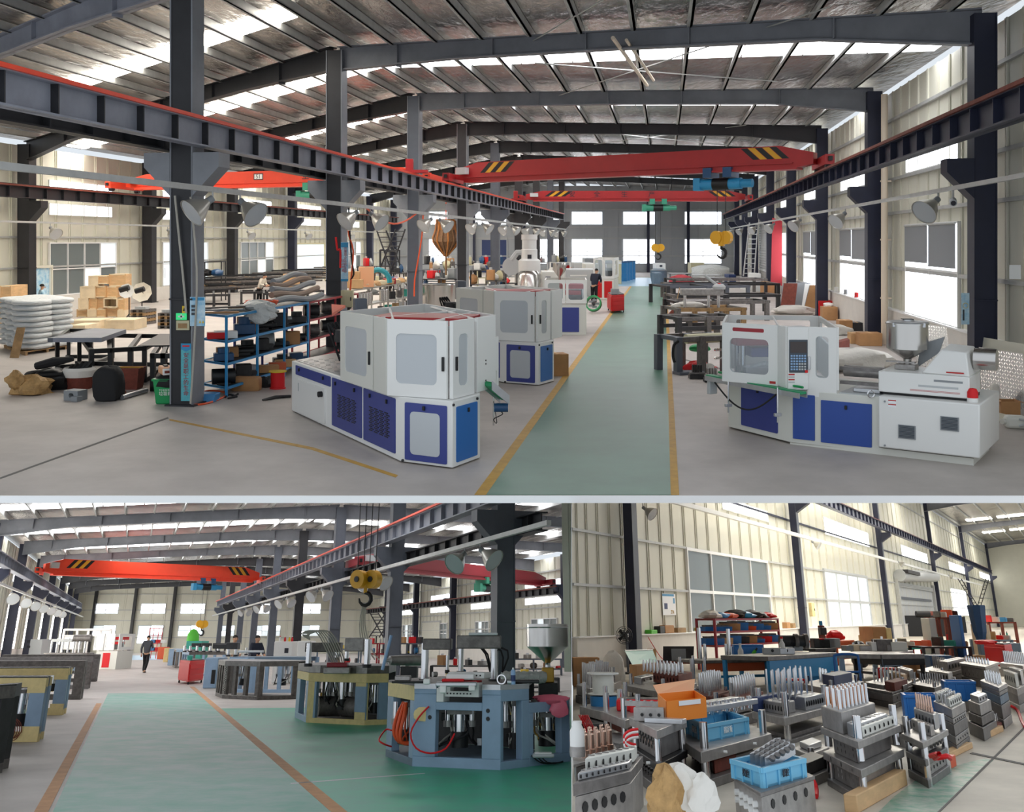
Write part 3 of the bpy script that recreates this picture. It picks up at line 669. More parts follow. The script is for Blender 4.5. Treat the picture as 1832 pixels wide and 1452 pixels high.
# discharge chute on the nearest machine
def belt_conveyor():
    t = mcA.t; f = mcA.f
    H, I = f(858, 697, .955), f(889, 560, 2.06)
    c = f(873, 704, .95); u = V(.55, -1, 0).normalized(); n = V(-u.y, u.x, 0)
    P, Q = f(858.5, 700, .95), f(889, 690, .95); P.z = Q.z = 0
    uu, nn, l = plan(P, Q)
    o = obj('chute_panel', MB().holed(P, uu, nn, 0, l, .96, 1.72, 0, .03, l*.45, l*.9, .98, 1.2, .03), 'white', t)
    for z in (1.05, 1.1, 1.35, 1.4): obj('bolt', MB().cyl(P+uu*(l*.2)+nn*.03+V(0, 0, z), P+uu*(l*.2)+nn*.045+V(0, 0, z), .014, 8), 'black', o)
    a, b_ = f(872, 690, 1.03), f(903, 716, .78)
    d = (b_-a); w_ = V(-d.y, d.x, 0).normalized()*.09
    o = obj('discharge_conveyor', MB().ext([a+w_, a-w_, b_-w_, b_+w_], V(0, 0, .05)), 'belt', t)
    for s in (1, -1): obj('side_rail', MB().ext([a+w_*s*1.15+V(0, 0, -.05), b_+w_*s*1.15+V(0, 0, -.05), b_+w_*s*1.15+V(0, 0, .09), a+w_*s*1.15+V(0, 0, .09)], w_*s*.15), 'alu', o, sm=False)
    for i in range(7): obj('cleat', MB().ext([a.lerp(b_, (i+.5)/7)+w_+V(0, 0, .05), a.lerp(b_, (i+.5)/7)-w_+V(0, 0, .05), a.lerp(b_, (i+.62)/7)-w_+V(0, 0, .05), a.lerp(b_, (i+.62)/7)+w_+V(0, 0, .05)], V(0, 0, .03)), 'green_p', o, sm=False)
    obj('motor', MB().cyl(b_+V(-.16, .02, -.11), b_+V(.05, .02, -.11), .07, 12), 'hoist_d', o)
    q = f(883, 765); obj('support_leg', MB().cyl(V(q.x, q.y, .04), V(q.x, q.y, .8), .016, 8), 'chrome', o)
    obj('power_cord', MB().tube([b_+V(-.1, 0, -.15)+V(.07*math.sin(i), 0, -.03*i) for i in range(7)]+[V(q.x, q.y, .45)], .008, 5), 'rubber', o)
belt_conveyor()

# injection blow machine on the right of the aisle
def right_machine():
    mc = Mach('injection_blow_machine', 'white and blue moulding machine with steel hopper and keypad panel, right of the aisle', 'machine', 1573.3, 812.6)
    f, t = mc.f, mc.t
    a, b, c, d = f(1302.8, 766.3), f(1414.9, 794.8), f(1573.3, 812.6), f(1749.4, 834)
    u, n, l = plan(b, d)
    back = -n*1.5; a2 = a+V(.6, 1.5, 0)
    obj('base', MB().prism([a, b, c+n*0, c+back, a2], .03, .86), 'offwhite', t, bev=.01)
    p = mc.plate('side_door', a, b, 1327, 1392, .12, .82, 'blue2'); lock(mc, a, b, 1357, .74, p)
    p = mc.plate('front_door', b, c, 1419, 1458, .1, .80, 'blue', r=.01)
    p = mc.plate('front_door', b, c, 1469, 1560, .09, .74, 'blue', r=.01); lock(mc, b, c, 1514, .66, p)
    obj('skirt', MB().ob(b, u, n, -.02, (d-b).length-.06, -1.3, -.02, 0, .1), 'offwhite', t)
    uc = plan(b, c)[2]
    # electrical cabinet
    e0, e1 = mc.u(b, d, 1574), mc.u(b, d, 1755)
    k = obj('electric_cabinet', MB().ob(b, u, n, e0, e1, -1.55, .09, .13, .89), 'white', t, bev=.02)
    for x0, x1, z0, z1 in ((1610, 1641, .30, .50), (1685, 1718, .48, .68)):
        g = obj('vent_grille', MB().ob(b, u, n, mc.u(b, d, x0), mc.u(b, d, x1), .09, .105, z0, z1), 'grey', k, sm=False)
        for i in range(9): obj('louvre', MB().ob(b, u, n, mc.u(b, d, x0+2), mc.u(b, d, x1-2), .105, .115, z0+.02+i*.02, z0+.03+i*.02), 'panel_dark', g, sm=False)
    for z in (.86, .82):
        pass
    for x, z in ((1586, .82), (1586, .17)): obj('bolt', MB().cyl(b+u*mc.u(b, d, x)+n*.09+V(0, 0, z), b+u*mc.u(b, d, x)+n*.11+V(0, 0, z), .014, 8), 'grey', k)
    for i, z in enumerate((.80, .74)):
        s0 = obj('warning_label', MB().ob(b, u, n, mc.u(b, d, 1592), mc.u(b, d, 1606), .09, .093, z, z+.05), 'poster_w', k, sm=False)
        obj('label_band', MB().ob(b, u, n, mc.u(b, d, 1592), mc.u(b, d, 1606), .093, .095, z+.035, z+.05), 'ink_red', s0, sm=False)
    q = b+u*(e1-.13)+n*(-.12)
    kb = obj('beacon', MB().cyl(q+V(0, 0, .89), q+V(0, 0, .95), .075, 16), 'white', t); obj('beacon_dome', MB().lathe([(.075, .95), (.075, 1.03), (.05, 1.08), (0, 1.09)], q, 16), 'redp', kb)
    # injection unit
    i0, i1 = mc.u(b, d, 1568, 1.0), mc.u(b, d, 1732, 1.0)
    obj('injection_bed', MB().ob(b, u, n, i0, i1, -.95, -.1, .93, 1.24), 'white', t, bev=.015)
    obj('bed_gap', MB().ob(b, u, n, i0+.05, i1, -.9, -.16, .88, .935), 'black', t, sm=False)
    z1 = 1.24; g0, g1 = mc.u(b, d, 1658, 1.3), mc.u(b, d, 1732, 1.3); w1, w0 = -.1, -.95
    O = b
    def P(x, nn, z): return O+u*x+n*nn+V(0, 0, z)
    vs = [P(g0-.12, w0, z1), P(g0-.12, w1-.1, z1), P(g1, w1, z1), P(g1, w0, z1), P(g0+.15, w0+.1, 1.64), P(g0+.15, w1-.12, 1.60), P(g1-.06, w1-.1, 1.58), P(g1-.06, w0+.1, 1.62)]
    obj('motor_hood', MB().add(vs, [(3, 2, 1, 0), (4, 5, 6, 7), (0, 1, 5, 4), (1, 2, 6, 5), (2, 3, 7, 6), (3, 0, 4, 7)]), 'white', t, bev=.02)
    q = P(g1, -.5, 1.47); obj('motor_drum', MB().cyl(q, q+u*.3, .16, 20), 'stainless', t)
    for x0, x1, z0, zz, m in ((1690, 1722, 1.28, 1.30, 'ink_red'), (1668, 1720, 1.14, 1.17, 'grey'), (1640, 1712, 1.05, 1.08, 'lightgrey'), (1625, 1715, .985, .99, 'ink_red'), (1625, 1715, 1.0, 1.005, 'ink_red')):
        obj('decal', MB().ob(b, u, n, mc.u(b, d, x0, 1.1), mc.u(b, d, x1, 1.1), -.1, -.097, z0, zz), m, t, sm=False)
    # hopper and slide
    hx = mc.u(b, d, 1607, 1.4); h = P(hx, -.55, 0)
    k = obj('hopper', MB().lathe([(.05, 1.30), (.06, 1.40), (.30, 1.56), (.30, 1.93), (.315, 1.93), (.315, 1.95), (.28, 1.95), (.28, 1.58)], h, 24), 'stainless', t)
    obj('hopper_lid', MB().lathe([(.31, 1.95), (.29, 1.97), (.1, 1.98), (.09, 2.0), (0, 2.0)], h, 24), 'alu', k)
    obj('lid_handle', MB().box(h.x, h.y, 2.0, .16, .1, .02), 'black', k, sm=False)
    for q_ in range(4): obj('hopper_clip', MB().box(h.x+.3*math.cos(q_*1.57+.5), h.y+.3*math.sin(q_*1.57+.5), 1.93, .04, .04, .06), 'alu', k, sm=False)
    obj('feed_throat', MB().ob(h, u, n, -.16, .14, -.12, .12, 1.24, 1.32), 'mould', t, bev=.01)
    obj('slide_gate', MB().ob(h, u, n, -.3, .12, -.06, .06, 1.34, 1.36), 'mould', t, sm=False)
    obj('side_panel', MB().ext([P(hx+.1, -.75, 1.25), P(hx+.42, -.75, 1.5), P(hx+.5, -.75, 1.75), P(hx+.16, -.75, 1.62)], n*.03), 'grey', t)
    # barrel between cabin and bed
    c0, c1 = mc.u(b, d, 1494, 1.1), i0
    obj('barrel', MB().cyl(P(c0, -.5, 1.16), P(c1, -.5, 1.16), .09, 14), 'mould', t)
    for dz in (.98, 1.2): obj('slide_rail', MB().ob(b, u, n, c0, c1, -.3, -.24, dz, dz+.05), 'mould_d', t, sm=False)
    obj('carriage', MB().ob(b, u, n, c1-.4, c1, -.8, -.2, .88, .94), 'alu', t, bev=.01)
    obj('table_plate', MB().ob(b, u, n, mc.u(b, d, 1500), e0, -1.3, -.05, .86, .875), 'lightgrey', t, sm=False)
    # guard cabin with clear windows
    z0, zt = .9, 1.86
    A, B_ = f(1294, 679, .92), f(1393.5, 688, .92); A.z = B_.z = 0
    Cc, Dd, Ee = f(1407.8, 692, .92), f(1445, 692, .92), f(1498.5, 704, .85)
    for q in (Cc, Dd, Ee): q.z = 0
    o = mc.door(A, B_, 1294, 1393, z0, zt, (1307, 1376, 1.06, 1.62), 'clear', 'white', n0=-.025)
    uA, nA, lA = plan(A, B_)
    obj('brand_smear', MB().rr(A, uA, nA, mc.u(A, B_, 1312, 1.7), mc.u(A, B_, 1368, 1.7), 1.73, 1.79, .03, .032, .02, 3), 'dred', o)
    obj('warning_label', MB().ob(A, uA, nA, mc.u(A, B_, 1378, 1.), mc.u(A, B_, 1389, 1.), .03, .032, .93, .97), 'ink_red', o, sm=False)
    obj('corner_post', MB().ob(B_, *plan(B_, Cc)[:2], 0, plan(B_, Cc)[2], -.03, .02, z0, zt), 'white', t, bev=.008)
    uC, nC, lC = plan(Cc, Dd)
    k = obj('control_panel', MB().ob(Cc, uC, nC, 0, lC, -.2, .05, .88, zt), 'white', t, bev=.012)
    x = lambda p: mc.u(Cc, Dd, p, 1.3)
    o = obj('keypad', MB().ob(Cc, uC, nC, x(1410), x(1443), .05, .062, 1.15, 1.66), 'panel_dark', k, bev=.004)
    obj('display', MB().ob(Cc, uC, nC, x(1412), x(1441), .062, .066, 1.46, 1.63), 'screen', o, sm=False)
    for r in range(6):
        for q in range(6): obj('key', MB().ob(Cc, uC, nC, x(1412.5+q*4.8), x(1415.8+q*4.8), .062, .068, 1.19+r*.042, 1.215+r*.042), 'key' if q < 3 or r > 2 else 'lightgrey', o, sm=False)
    obj('stop_button', MB().ob(Cc, uC, nC, x(1438), x(1443), .062, .075, 1.15, 1.19), 'redp', o, sm=False)
    for z, m in ((1.11, 'ink_red'), (1.03, 'ink_red'), (1.07, 'lightgrey'), (.99, 'lightgrey')): obj('label_line', MB().ob(Cc, uC, nC, x(1409), x(1420), .05, .053, z, z+.022), m, k, sm=False)
    mc.door(Dd, Ee, 1445, 1498, .78, zt, (1460, 1483, 1.08, 1.72), 'clear', 'white', handle=(1449, 1.3), hm='alu')
    bk0, bk1 = f(1301, 563, zt), f(1466, 565, zt); bk0.z = bk1.z = 0
    for P_, Q_ in ((A, bk0), (bk0, bk1), (bk1, Ee)):
        uu, nn, ll = plan(P_, Q_)
        obj('cabin_back', MB().holed(P_, uu, nn, 0, ll, z0, zt, -.02, .02, ll*.1, ll*.9, zt-.36, zt-.08, .03), 'white', t)
    obj('top_bar', MB().cyl(B_+V(0, 0, zt-.03), bk0.lerp(bk1, .5)+V(0, 0, zt-.03), .02, 6), 'white', t)
    m0 = (A+B_+bk0+bk1)/4
    obj('clamp_head', MB().box(m0.x-.15, m0.y-.2, 1.56, .85, .5, .2, .1), 'dred', t, bev=.02)
    obj('clamp_plate', MB().box(m0.x, m0.y-.1, 1.34, .6, .5, .16, .1), 'blue2', t, bev=.02)
    for dx in (-.4, .3):
        for dy in (-.3, .15): obj('tie_bar', MB().cyl(m0+V(dx, dy, .87), m0+V(dx, dy, 1.6), .045, 12), 'chrome', t)
    obj('air_hose', MB().tube([m0+V(-.35+.1*i, -.35, 1.02+.12*math.sin(i*.5)) for i in range(9)], .05, 8), 'film', t)
    obj('mould_block', MB().box(m0.x, m0.y-.2, 1.0, .8, .4, .2, .1), 'alu', t, bev=.01)
    # outfeed conveyor along the front
    p0, p1 = f(1268, 673, .9), f(1437, 705, .86)
    dd = (p1-p0); ww = V(-dd.y, dd.x, 0).normalized()*.07
    k = obj('outfeed_conveyor', MB().ext([p0+ww, p0-ww, p1-ww, p1+ww], V(0, 0, .035)), 'belt', t)
    for s in (1, -1): obj('side_rail', MB().ext([p0+ww*s*1.1-V(0, 0, .06), p1+ww*s*1.1-V(0, 0, .06), p1+ww*s*1.1+V(0, 0, .02), p0+ww*s*1.1+V(0, 0, .02)], ww*s*.25), 'alu', k, sm=False)
    for i in (.06, .75): obj('guide_rail', MB().cyl(p0.lerp(p1, i)+ww*1.6+V(0, 0, .08), p0.lerp(p1, i+.2)+ww*1.6+V(0, 0, .08), .02, 6), 'green_p', k)
    for tt in (.28, .8):
        q = p0.lerp(p1, tt)-ww*1.6; obj('support_post', MB().cyl(V(q.x, q.y, .38), V(q.x, q.y, .92), .014, 8), 'chrome', k); obj('clamp', MB().box(q.x, q.y, .5, .12, .05, .05, .4), 'alu', k, bev=.006)
    q0, q1 = p0.lerp(p1, .12)-ww*1.4, p0.lerp(p1, .78)-ww*1.4
    obj('cable', MB().tube([q0.lerp(q1, i/10)+V(0, 0, -.06-.34*math.sin(math.pi*i/10)) for i in range(11)], .014, 6), 'rubber', t)
    obj('tail_guard', MB().box(p0.x+.05, p0.y-.03, .72, .16, .08, .22, .5), 'lightgrey', k, bev=.01)
    obj('lift_eye', MB().lathe([(.05, -.012), (.062, 0), (.05, .012), (.038, 0), (.05, -.012)], P(e0-.12, .02, .9), 14, axis=(0, 1, 0)), 'chrome', t)
right_machine()

# third machine with a red clamp, fourth with a red base, and the pale units far down the line
def guard_machine(label, px0, px1, py, pyb, h0, h1, basem, doors, dep, seedm='red'):
    mc = Mach('moulding_machine', label, 'machine', px1, py)
    f, t = mc.f, mc.t; A, B = f(px0, pyb), f(px1, py); u, n, l = plan(A, B); bk = -n*dep
    obj('base', MB().prism([A, B, B+bk, A+bk], 0, h0), 'offwhite', t, bev=.01)
    for x0, x1 in doors: p = mc.plate('base_door', A, B, x0, x1, .1, h0-.1, basem, r=.01)
    w = (px1-px0)
    for s0, s1 in ((0, .5), (.5, 1)):
        x0, x1 = px0+w*s0, px0+w*s1; mc.door(A, B, x0+.5, x1-.5, h0+.04, h1, (x0+w*.07, x1-w*.07, h0+.16, h1-.1), 'clear', 'white')
    for O, q, ll in ((B, bk, dep), (A, bk, dep)):
        obj('cabin_side', MB().holed(O, q.normalized(), u, 0, ll, h0+.04, h1, -.02, .02, ll*.2, ll*.8, h0+.2, h1-.15, .05), 'white', t)
    obj('cabin_back', MB().ob(A+bk, u, n, 0, l, -.02, .02, h0+.04, h1), 'offwhite', t, sm=False)
    c = (A+B+bk)/2-bk*.0; c = A.lerp(B, .5)+bk*.5
    obj('clamp_beam', MB().box(c.x+l*.15, c.y, h1-.25, l*.6, dep*.4, .16), seedm, t, bev=.01)
    obj('platen', MB().box(c.x+l*.15, c.y-dep*.1, h0+(h1-h0)*.45, l*.4, dep*.4, .14), seedm, t, bev=.01)
    for dx in (-.05, .4): obj('tie_bar', MB().cyl(c+V(l*dx, -.15, h0), c+V(l*dx, -.15, h1-.2), .05, 10), 'chrome', t)
    obj('mould_block', MB().box(c.x+l*.2, c.y-.2, h0+.25, l*.35, .4, .35), 'mould_d', t, bev=.01)
    return mc
m3 = guard_machine('white machine with red clamp behind clear windows, third along the aisle', 975, 1049, 599, 598.6, 1.03, 1.86, 'blue2', ((980, 1003), (1006, 1036)), 2.2)
q = m3.f(996, 497, 1.86); obj('hopper', MB().lathe([(.05, 1.75), (.05, 1.9), (.24, 2.15), (.24, 2.4), (0, 2.4)], V(q.x+.1, q.y, 0), 16), 'stainless', m3.t)
m4 = guard_machine('white machine on a red base further along the aisle', 1062, 1098, 536, 535.6, 1.1, 2.25, 'redcab', ((1064, 1077), (1081, 1095)), 3.0, 'lightgrey')
def pale_unit(label, px0, px1, py, top, m='offwhite', dep=2.0, cat='machine', parts=()):
    mc = Mach('machine_cabinet', label, cat, px1, py); A, B = mc.f(px0, py), mc.f(px1, py); u, n, l = plan(A, B)
    h = CUR.z(CUR.fl(px1, py), top)
    obj('housing', MB().prism([A, B, B-n*dep, A-n*dep], 0, h), m, mc.t, bev=.03)
    for (x0, x1, a, b_, pm) in parts: mc.plate('panel', A, B, x0, x1, h*a, h*b_, pm, r=0)
    return mc
pale_unit('white boxy machine unit with a grey vent behind the second machine', 970, 1010, 545, 486, 'offwhite', 2.5, parts=((976, 985, .72, .86, 'grey'),))
pale_unit('pale grey machine unit in the row beyond the third machine', 1012, 1066, 530, 482, 'lightgrey', 3, parts=((1020, 1050, .75, .8, 'white'),))
pale_unit('long white machine top across the row behind the red-based one', 1047, 1090, 519, 472, 'offwhite', 3)
pale_unit('upright white machine with a beige hood near the far end of the aisle', 1072, 1112, 508, 466, 'olive', 4, parts=((1100, 1112, .86, .97, 'white'),))
pale_unit('low white machine at the far end beneath the first far window', 1026, 1060, 503, 470, 'lightgrey', 3)
pale_unit('grey-topped machine beneath the far windows, left of the blue drums', 1046, 1066, 498, 462, 'grey', 3)
pale_unit('white instrument cabinet standing at the right edge of the aisle far down', 1174, 1191, 500, 471, 'white', 2, parts=((1180, 1185, .78, .9, 'panel_dark'),))
for i in range(4):
    x = 1114+i*5; mc = Mach('drum', 'blue drum, %s of four standing by the bright far doorway' % ORD[i], 'drum', x, 503-i*1.2, 'blue drums')
    obj('body', MB().lathe([(0, 0), (.36, 0), (.38, .3), (.36, .32), (.38, .6), (.36, .62), (.37, 1.5), (0, 1.5)], n=12), 'drum', mc.t); obj('rim', MB().lathe([(.38, 1.46), (.4, 1.5), (.36, 1.54), (.34, 1.5)], n=12), 'hoist_d', mc.t)
def red_cabinet(label, px0, px1, py, top, m='redcab', dep=.9, mid=None):
    mc = Mach('tool_cabinet', label, 'cabinet', mid[0] if mid else px1, mid[1] if mid else py)
    pts = [mc.f(px0, py if not mid else mid[2]), mc.f(*(mid[:2] if mid else (px1, py))), mc.f(px1, py if mid else py-2)]
    h = CUR.z(mc.o, top); A, C, B = pts; D = A+(B-C)
    if not mid: D = A+V(.1, dep, 0); B = C+V(.1, dep, 0)
    obj('body', MB().prism([A, C, B, D], .1, h), m, mc.t, bev=.015)
    u, n, l = plan(A, C); obj('door', MB().ob(A, u, n, .03, l-.03, 0, .02, .16, h-.08), m, mc.t, bev=.006)
    u2, n2, l2 = plan(C, B)
    for i in range(3): obj('drawer', MB().ob(C, u2, n2, .03, l2-.03, 0, .02, .16+(h-.26)*i/3, .13+(h-.26)*(i+1)/3), m, mc.t, bev=.006)
    for q in (A, C, B, D): 
        q2 = q*.9+(A+B)*.05; obj('castor', MB().cyl(q2+V(-.02, 0, .05), q2+V(.02, 0, .05), .05, 10), 'rubber', mc.t)
    obj('top_tray', MB().prism([A.lerp(B, .03), C.lerp(D, .03), B.lerp(A, .03), D.lerp(C, .03)], h, h+.03), 'dark', mc.t, sm=False)
    return mc, h
mc, h = red_cabinet('red tool cabinet standing at the left edge of the green aisle', 1087, 1117, 559, 528, mid=(1094, 561, 555))
obj('tool_box', MB().box(.2, .5, h+.14, .35, .3, .25), 'grey', mc.t, bev=.02)
mc = Mach('carton', 'small brown carton on the floor behind the second machine, by the aisle', 'box', 974, 672)
b = MB().box(.28, .1, .26, .5, .42, .52, .25); obj('body', b, 'card', mc.t, bev=.01); obj('tape', MB().box(.28, .1, .523, .08, .42, .006, .25), 'card_l', mc.t, sm=False)
mc = Mach('fan', 'small grey axial fan leaning on the floor behind the third machine', 'fan', 1062, 559)
obj('frame', MB().lathe([(.3, -.1), (.36, -.1), (.36, .1), (.3, .1), (.3, -.1)], (0, 0, .4), 16, axis=(-.3, -1, .4)), 'green_p', mc.t)
for i in range(5): obj('blade', MB().box(.15*math.cos(i*1.257), -.02, .4+.15*math.sin(i*1.257), .2, .02, .1), 'grey', mc.t)
obj('hub', MB().lathe([(0, -.08), (.08, -.06), (.08, .06), (0, .08)], (0, 0, .4), 12, axis=(-.3, -1, .4)), 'dark', mc.t)
mc = Mach('hopper_dryer', 'white hopper dryer with round blower behind the second machine', 'machine', 947, 545)
obj('tank', MB().lathe([(0, .9), (.1, .9), (.55, 1.5), (.55, 2.2), (.4, 2.3), (.4, 2.75), (.36, 2.78), (.36, 3.2), (.4, 3.25), (.4, 3.5), (0, 3.5)], n=20), 'white', mc.t)
obj('steel_drum', MB().lathe([(0, 0), (.6, 0), (.6, 1.5), (.45, 1.7), (0, 1.7)], (0, -.2, 0), 20), 'stainless', mc.t)
obj('blower', MB().cyl((-.9, 0, 1.9), (-.9, .3, 1.9), .45, 16), 'lightgrey', mc.t); obj('duct', MB().tube([(-.9, .1, 2.2), (-.6, .1, 2.6), (-.2, 0, 2.6)], .15, 8), 'lightgrey', mc.t)
obj('gauge_plate', MB().box(0, -.41, 2.4, .2, .04, .2), 'ink', mc.t)
# ================================================================== shared builders for clutter and people
def blob(mb, c, r, seed=0, n=10, k=7, flat=.0, amp=.18, pw=2.0):
    rd = random.Random(seed); ph = [rd.uniform(0, 6.28) for _ in range(6)]; vs = []
    se = lambda v: math.copysign(abs(v)**(2/pw), v)
    for i in range(k+1):
        t = math.pi*i/k-math.pi/2
        for j in range(n):
            a = 2*math.pi*j/n
            q = 1+amp*(math.sin(2*a+ph[0])*math.cos(3*t+ph[1])+.6*math.sin(5*a+ph[2]+4*t)+.4*math.cos(7*a+ph[3]))
            z = r[2]*se(math.sin(t))
            if z < -r[2]*flat and flat: z = -r[2]*flat
            vs.append((c[0]+r[0]*se(math.cos(t))*se(math.cos(a))*q, c[1]+r[1]*se(math.cos(t))*se(math.sin(a))*q, c[2]+z*(1+amp*.5*math.sin(3*a+ph[4])*(1 if z > 0 else 0))))
    return mb.add(vs, [(i*n+j, i*n+(j+1) % n, (i+1)*n+(j+1) % n, (i+1)*n+j) for i in range(k) for j in range(n)])
def S(py): return 3.2/(py-430)           # metres per pixel at a floor point of the upper hall
def carton(label, px0, px1, py, top, m='card', dep=None, rz=0, z=0, open_=False, cat='box', group=None, name='carton', tape=True, at=None):
    P, Q = (CUR.fl(px0, py, z), CUR.fl(px1, py, z)) if at is None else at
    w_ = (Q-P).length; h = CUR.z((P+Q)/2, top)-z; d = dep or w_*.8
    t = thing(name, label, cat, ((P.x+Q.x)/2, (P.y+Q.y)/2+d/2, z), rz, group)
    if open_:
        mb = MB()
        for (cx, cy, sx, sy) in ((0, -d/2, w_, .012), (0, d/2, w_, .012), (-w_/2, 0, .012, d), (w_/2, 0, .012, d)): mb.box(cx, cy, h/2, sx, sy, h)
        mb.box(0, 0, .006, w_, d, .012); obj('body', mb, m, t, sm=False)
        for s in (-1, 1): obj('flap', MB().ext([V(s*w_/2, -d/2, h), V(s*w_/2, d/2, h), V(s*w_*.72, d/2, h*.86), V(s*w_*.72, -d/2, h*.86)], V(0, 0, .012)), m, t, sm=False)
    else:
        obj('body', MB().box(0, 0, h/2, w_, d, h), m, t, bev=min(.012, h*.05))
        if tape: obj('tape', MB().box(0, 0, h+.001, w_*.14, d+.004, .004), 'card_l', t, sm=False)
    return t
def crate(label, px0, px1, base, top, y, m='wood', d=.5, hollow=False, group='wooden crates'):
    P, Q = CUR.pt(px0, base, y), CUR.pt(px1, base, y); w_ = Q.x-P.x; h = CUR.pt(px0, top, y).z-P.z
    t = thing('wooden_crate', label, 'crate', ((P.x+Q.x)/2, y+d/2, P.z), 0, group)
    mb = MB()
    if hollow:
        for (cx, cz, sx, sz) in ((0, .01, w_, .02), (0, h-.01, w_, .02), (-w_/2+.01, h/2, .02, h), (w_/2-.01, h/2, .02, h)): mb.box(cx, 0, cz, sx, d, sz)
        mb.box(0, d/2-.01, h/2, w_, .02, h)
    else: mb.box(0, 0, h/2, w_-.03, d-.03, h-.01)
    obj('body', mb, m, t, sm=False)
    e = .05
    for cx in (-w_/2+e/2, w_/2-e/2): bp(t, 'batten', m, (cx, -d/2+.01, 0), (e, .03, h))
    for cz in (0, h-e): bp(t, 'batten', 'pale_wood' if m == 'wood' else m, (0, -d/2+.006, cz), (w_-2*e, .03, e))
    return t
def pallet(t, w_, d, m='wood_d', z=0):
    for x in (-w_/2+.05, 0, w_/2-.05): bp(t, 'pallet_bearer', m, (x, 0, z), (.09, d, .09))
    for i in range(5): bp(t, 'pallet_board', m, (0, -d/2+.06+(d-.12)*i/4, z+.09), (w_, .1, .02))
def shelf_rack(label, P, Q, dep, hs, m, m2=None, posts=4, cat='rack', deck='dark', name='storage_rack', ps=.045):
    P, Q = Vector(P), Vector(Q); u, n, l = plan(P, Q); b_ = Vector(dep)
    t = thing(name, label, cat, (P.x, P.y, 0)); H = hs[-1]
    for i in range(posts):
        for j in (0, 1):
            c = u*(l*i/(posts-1))+b_*j; bp(t, 'post', m if j == 0 else (m2 or m), (c.x, c.y, 0), (ps, ps, H), math.atan2(u.y, u.x))
    for z in hs:
        for j in (0, 1):
            obj('beam', MB().ob(b_*j, u, n, 0, l, -ps*.5, ps*.5, z-.05, z), m, t, sm=False)
        for e in (0, l): obj('cross_bar', MB().ext([u*e+V(0, 0, z-.05), u*e+b_+V(0, 0, z-.05), u*e+b_+V(0, 0, z), u*e+V(0, 0, z)], u*.03), m, t, sm=False)
        obj('shelf_deck', MB().prism([V(0, 0, 0), u*l, u*l+b_, b_], z-.03, z-.012), deck, t, sm=False)
    return t, u, n, l
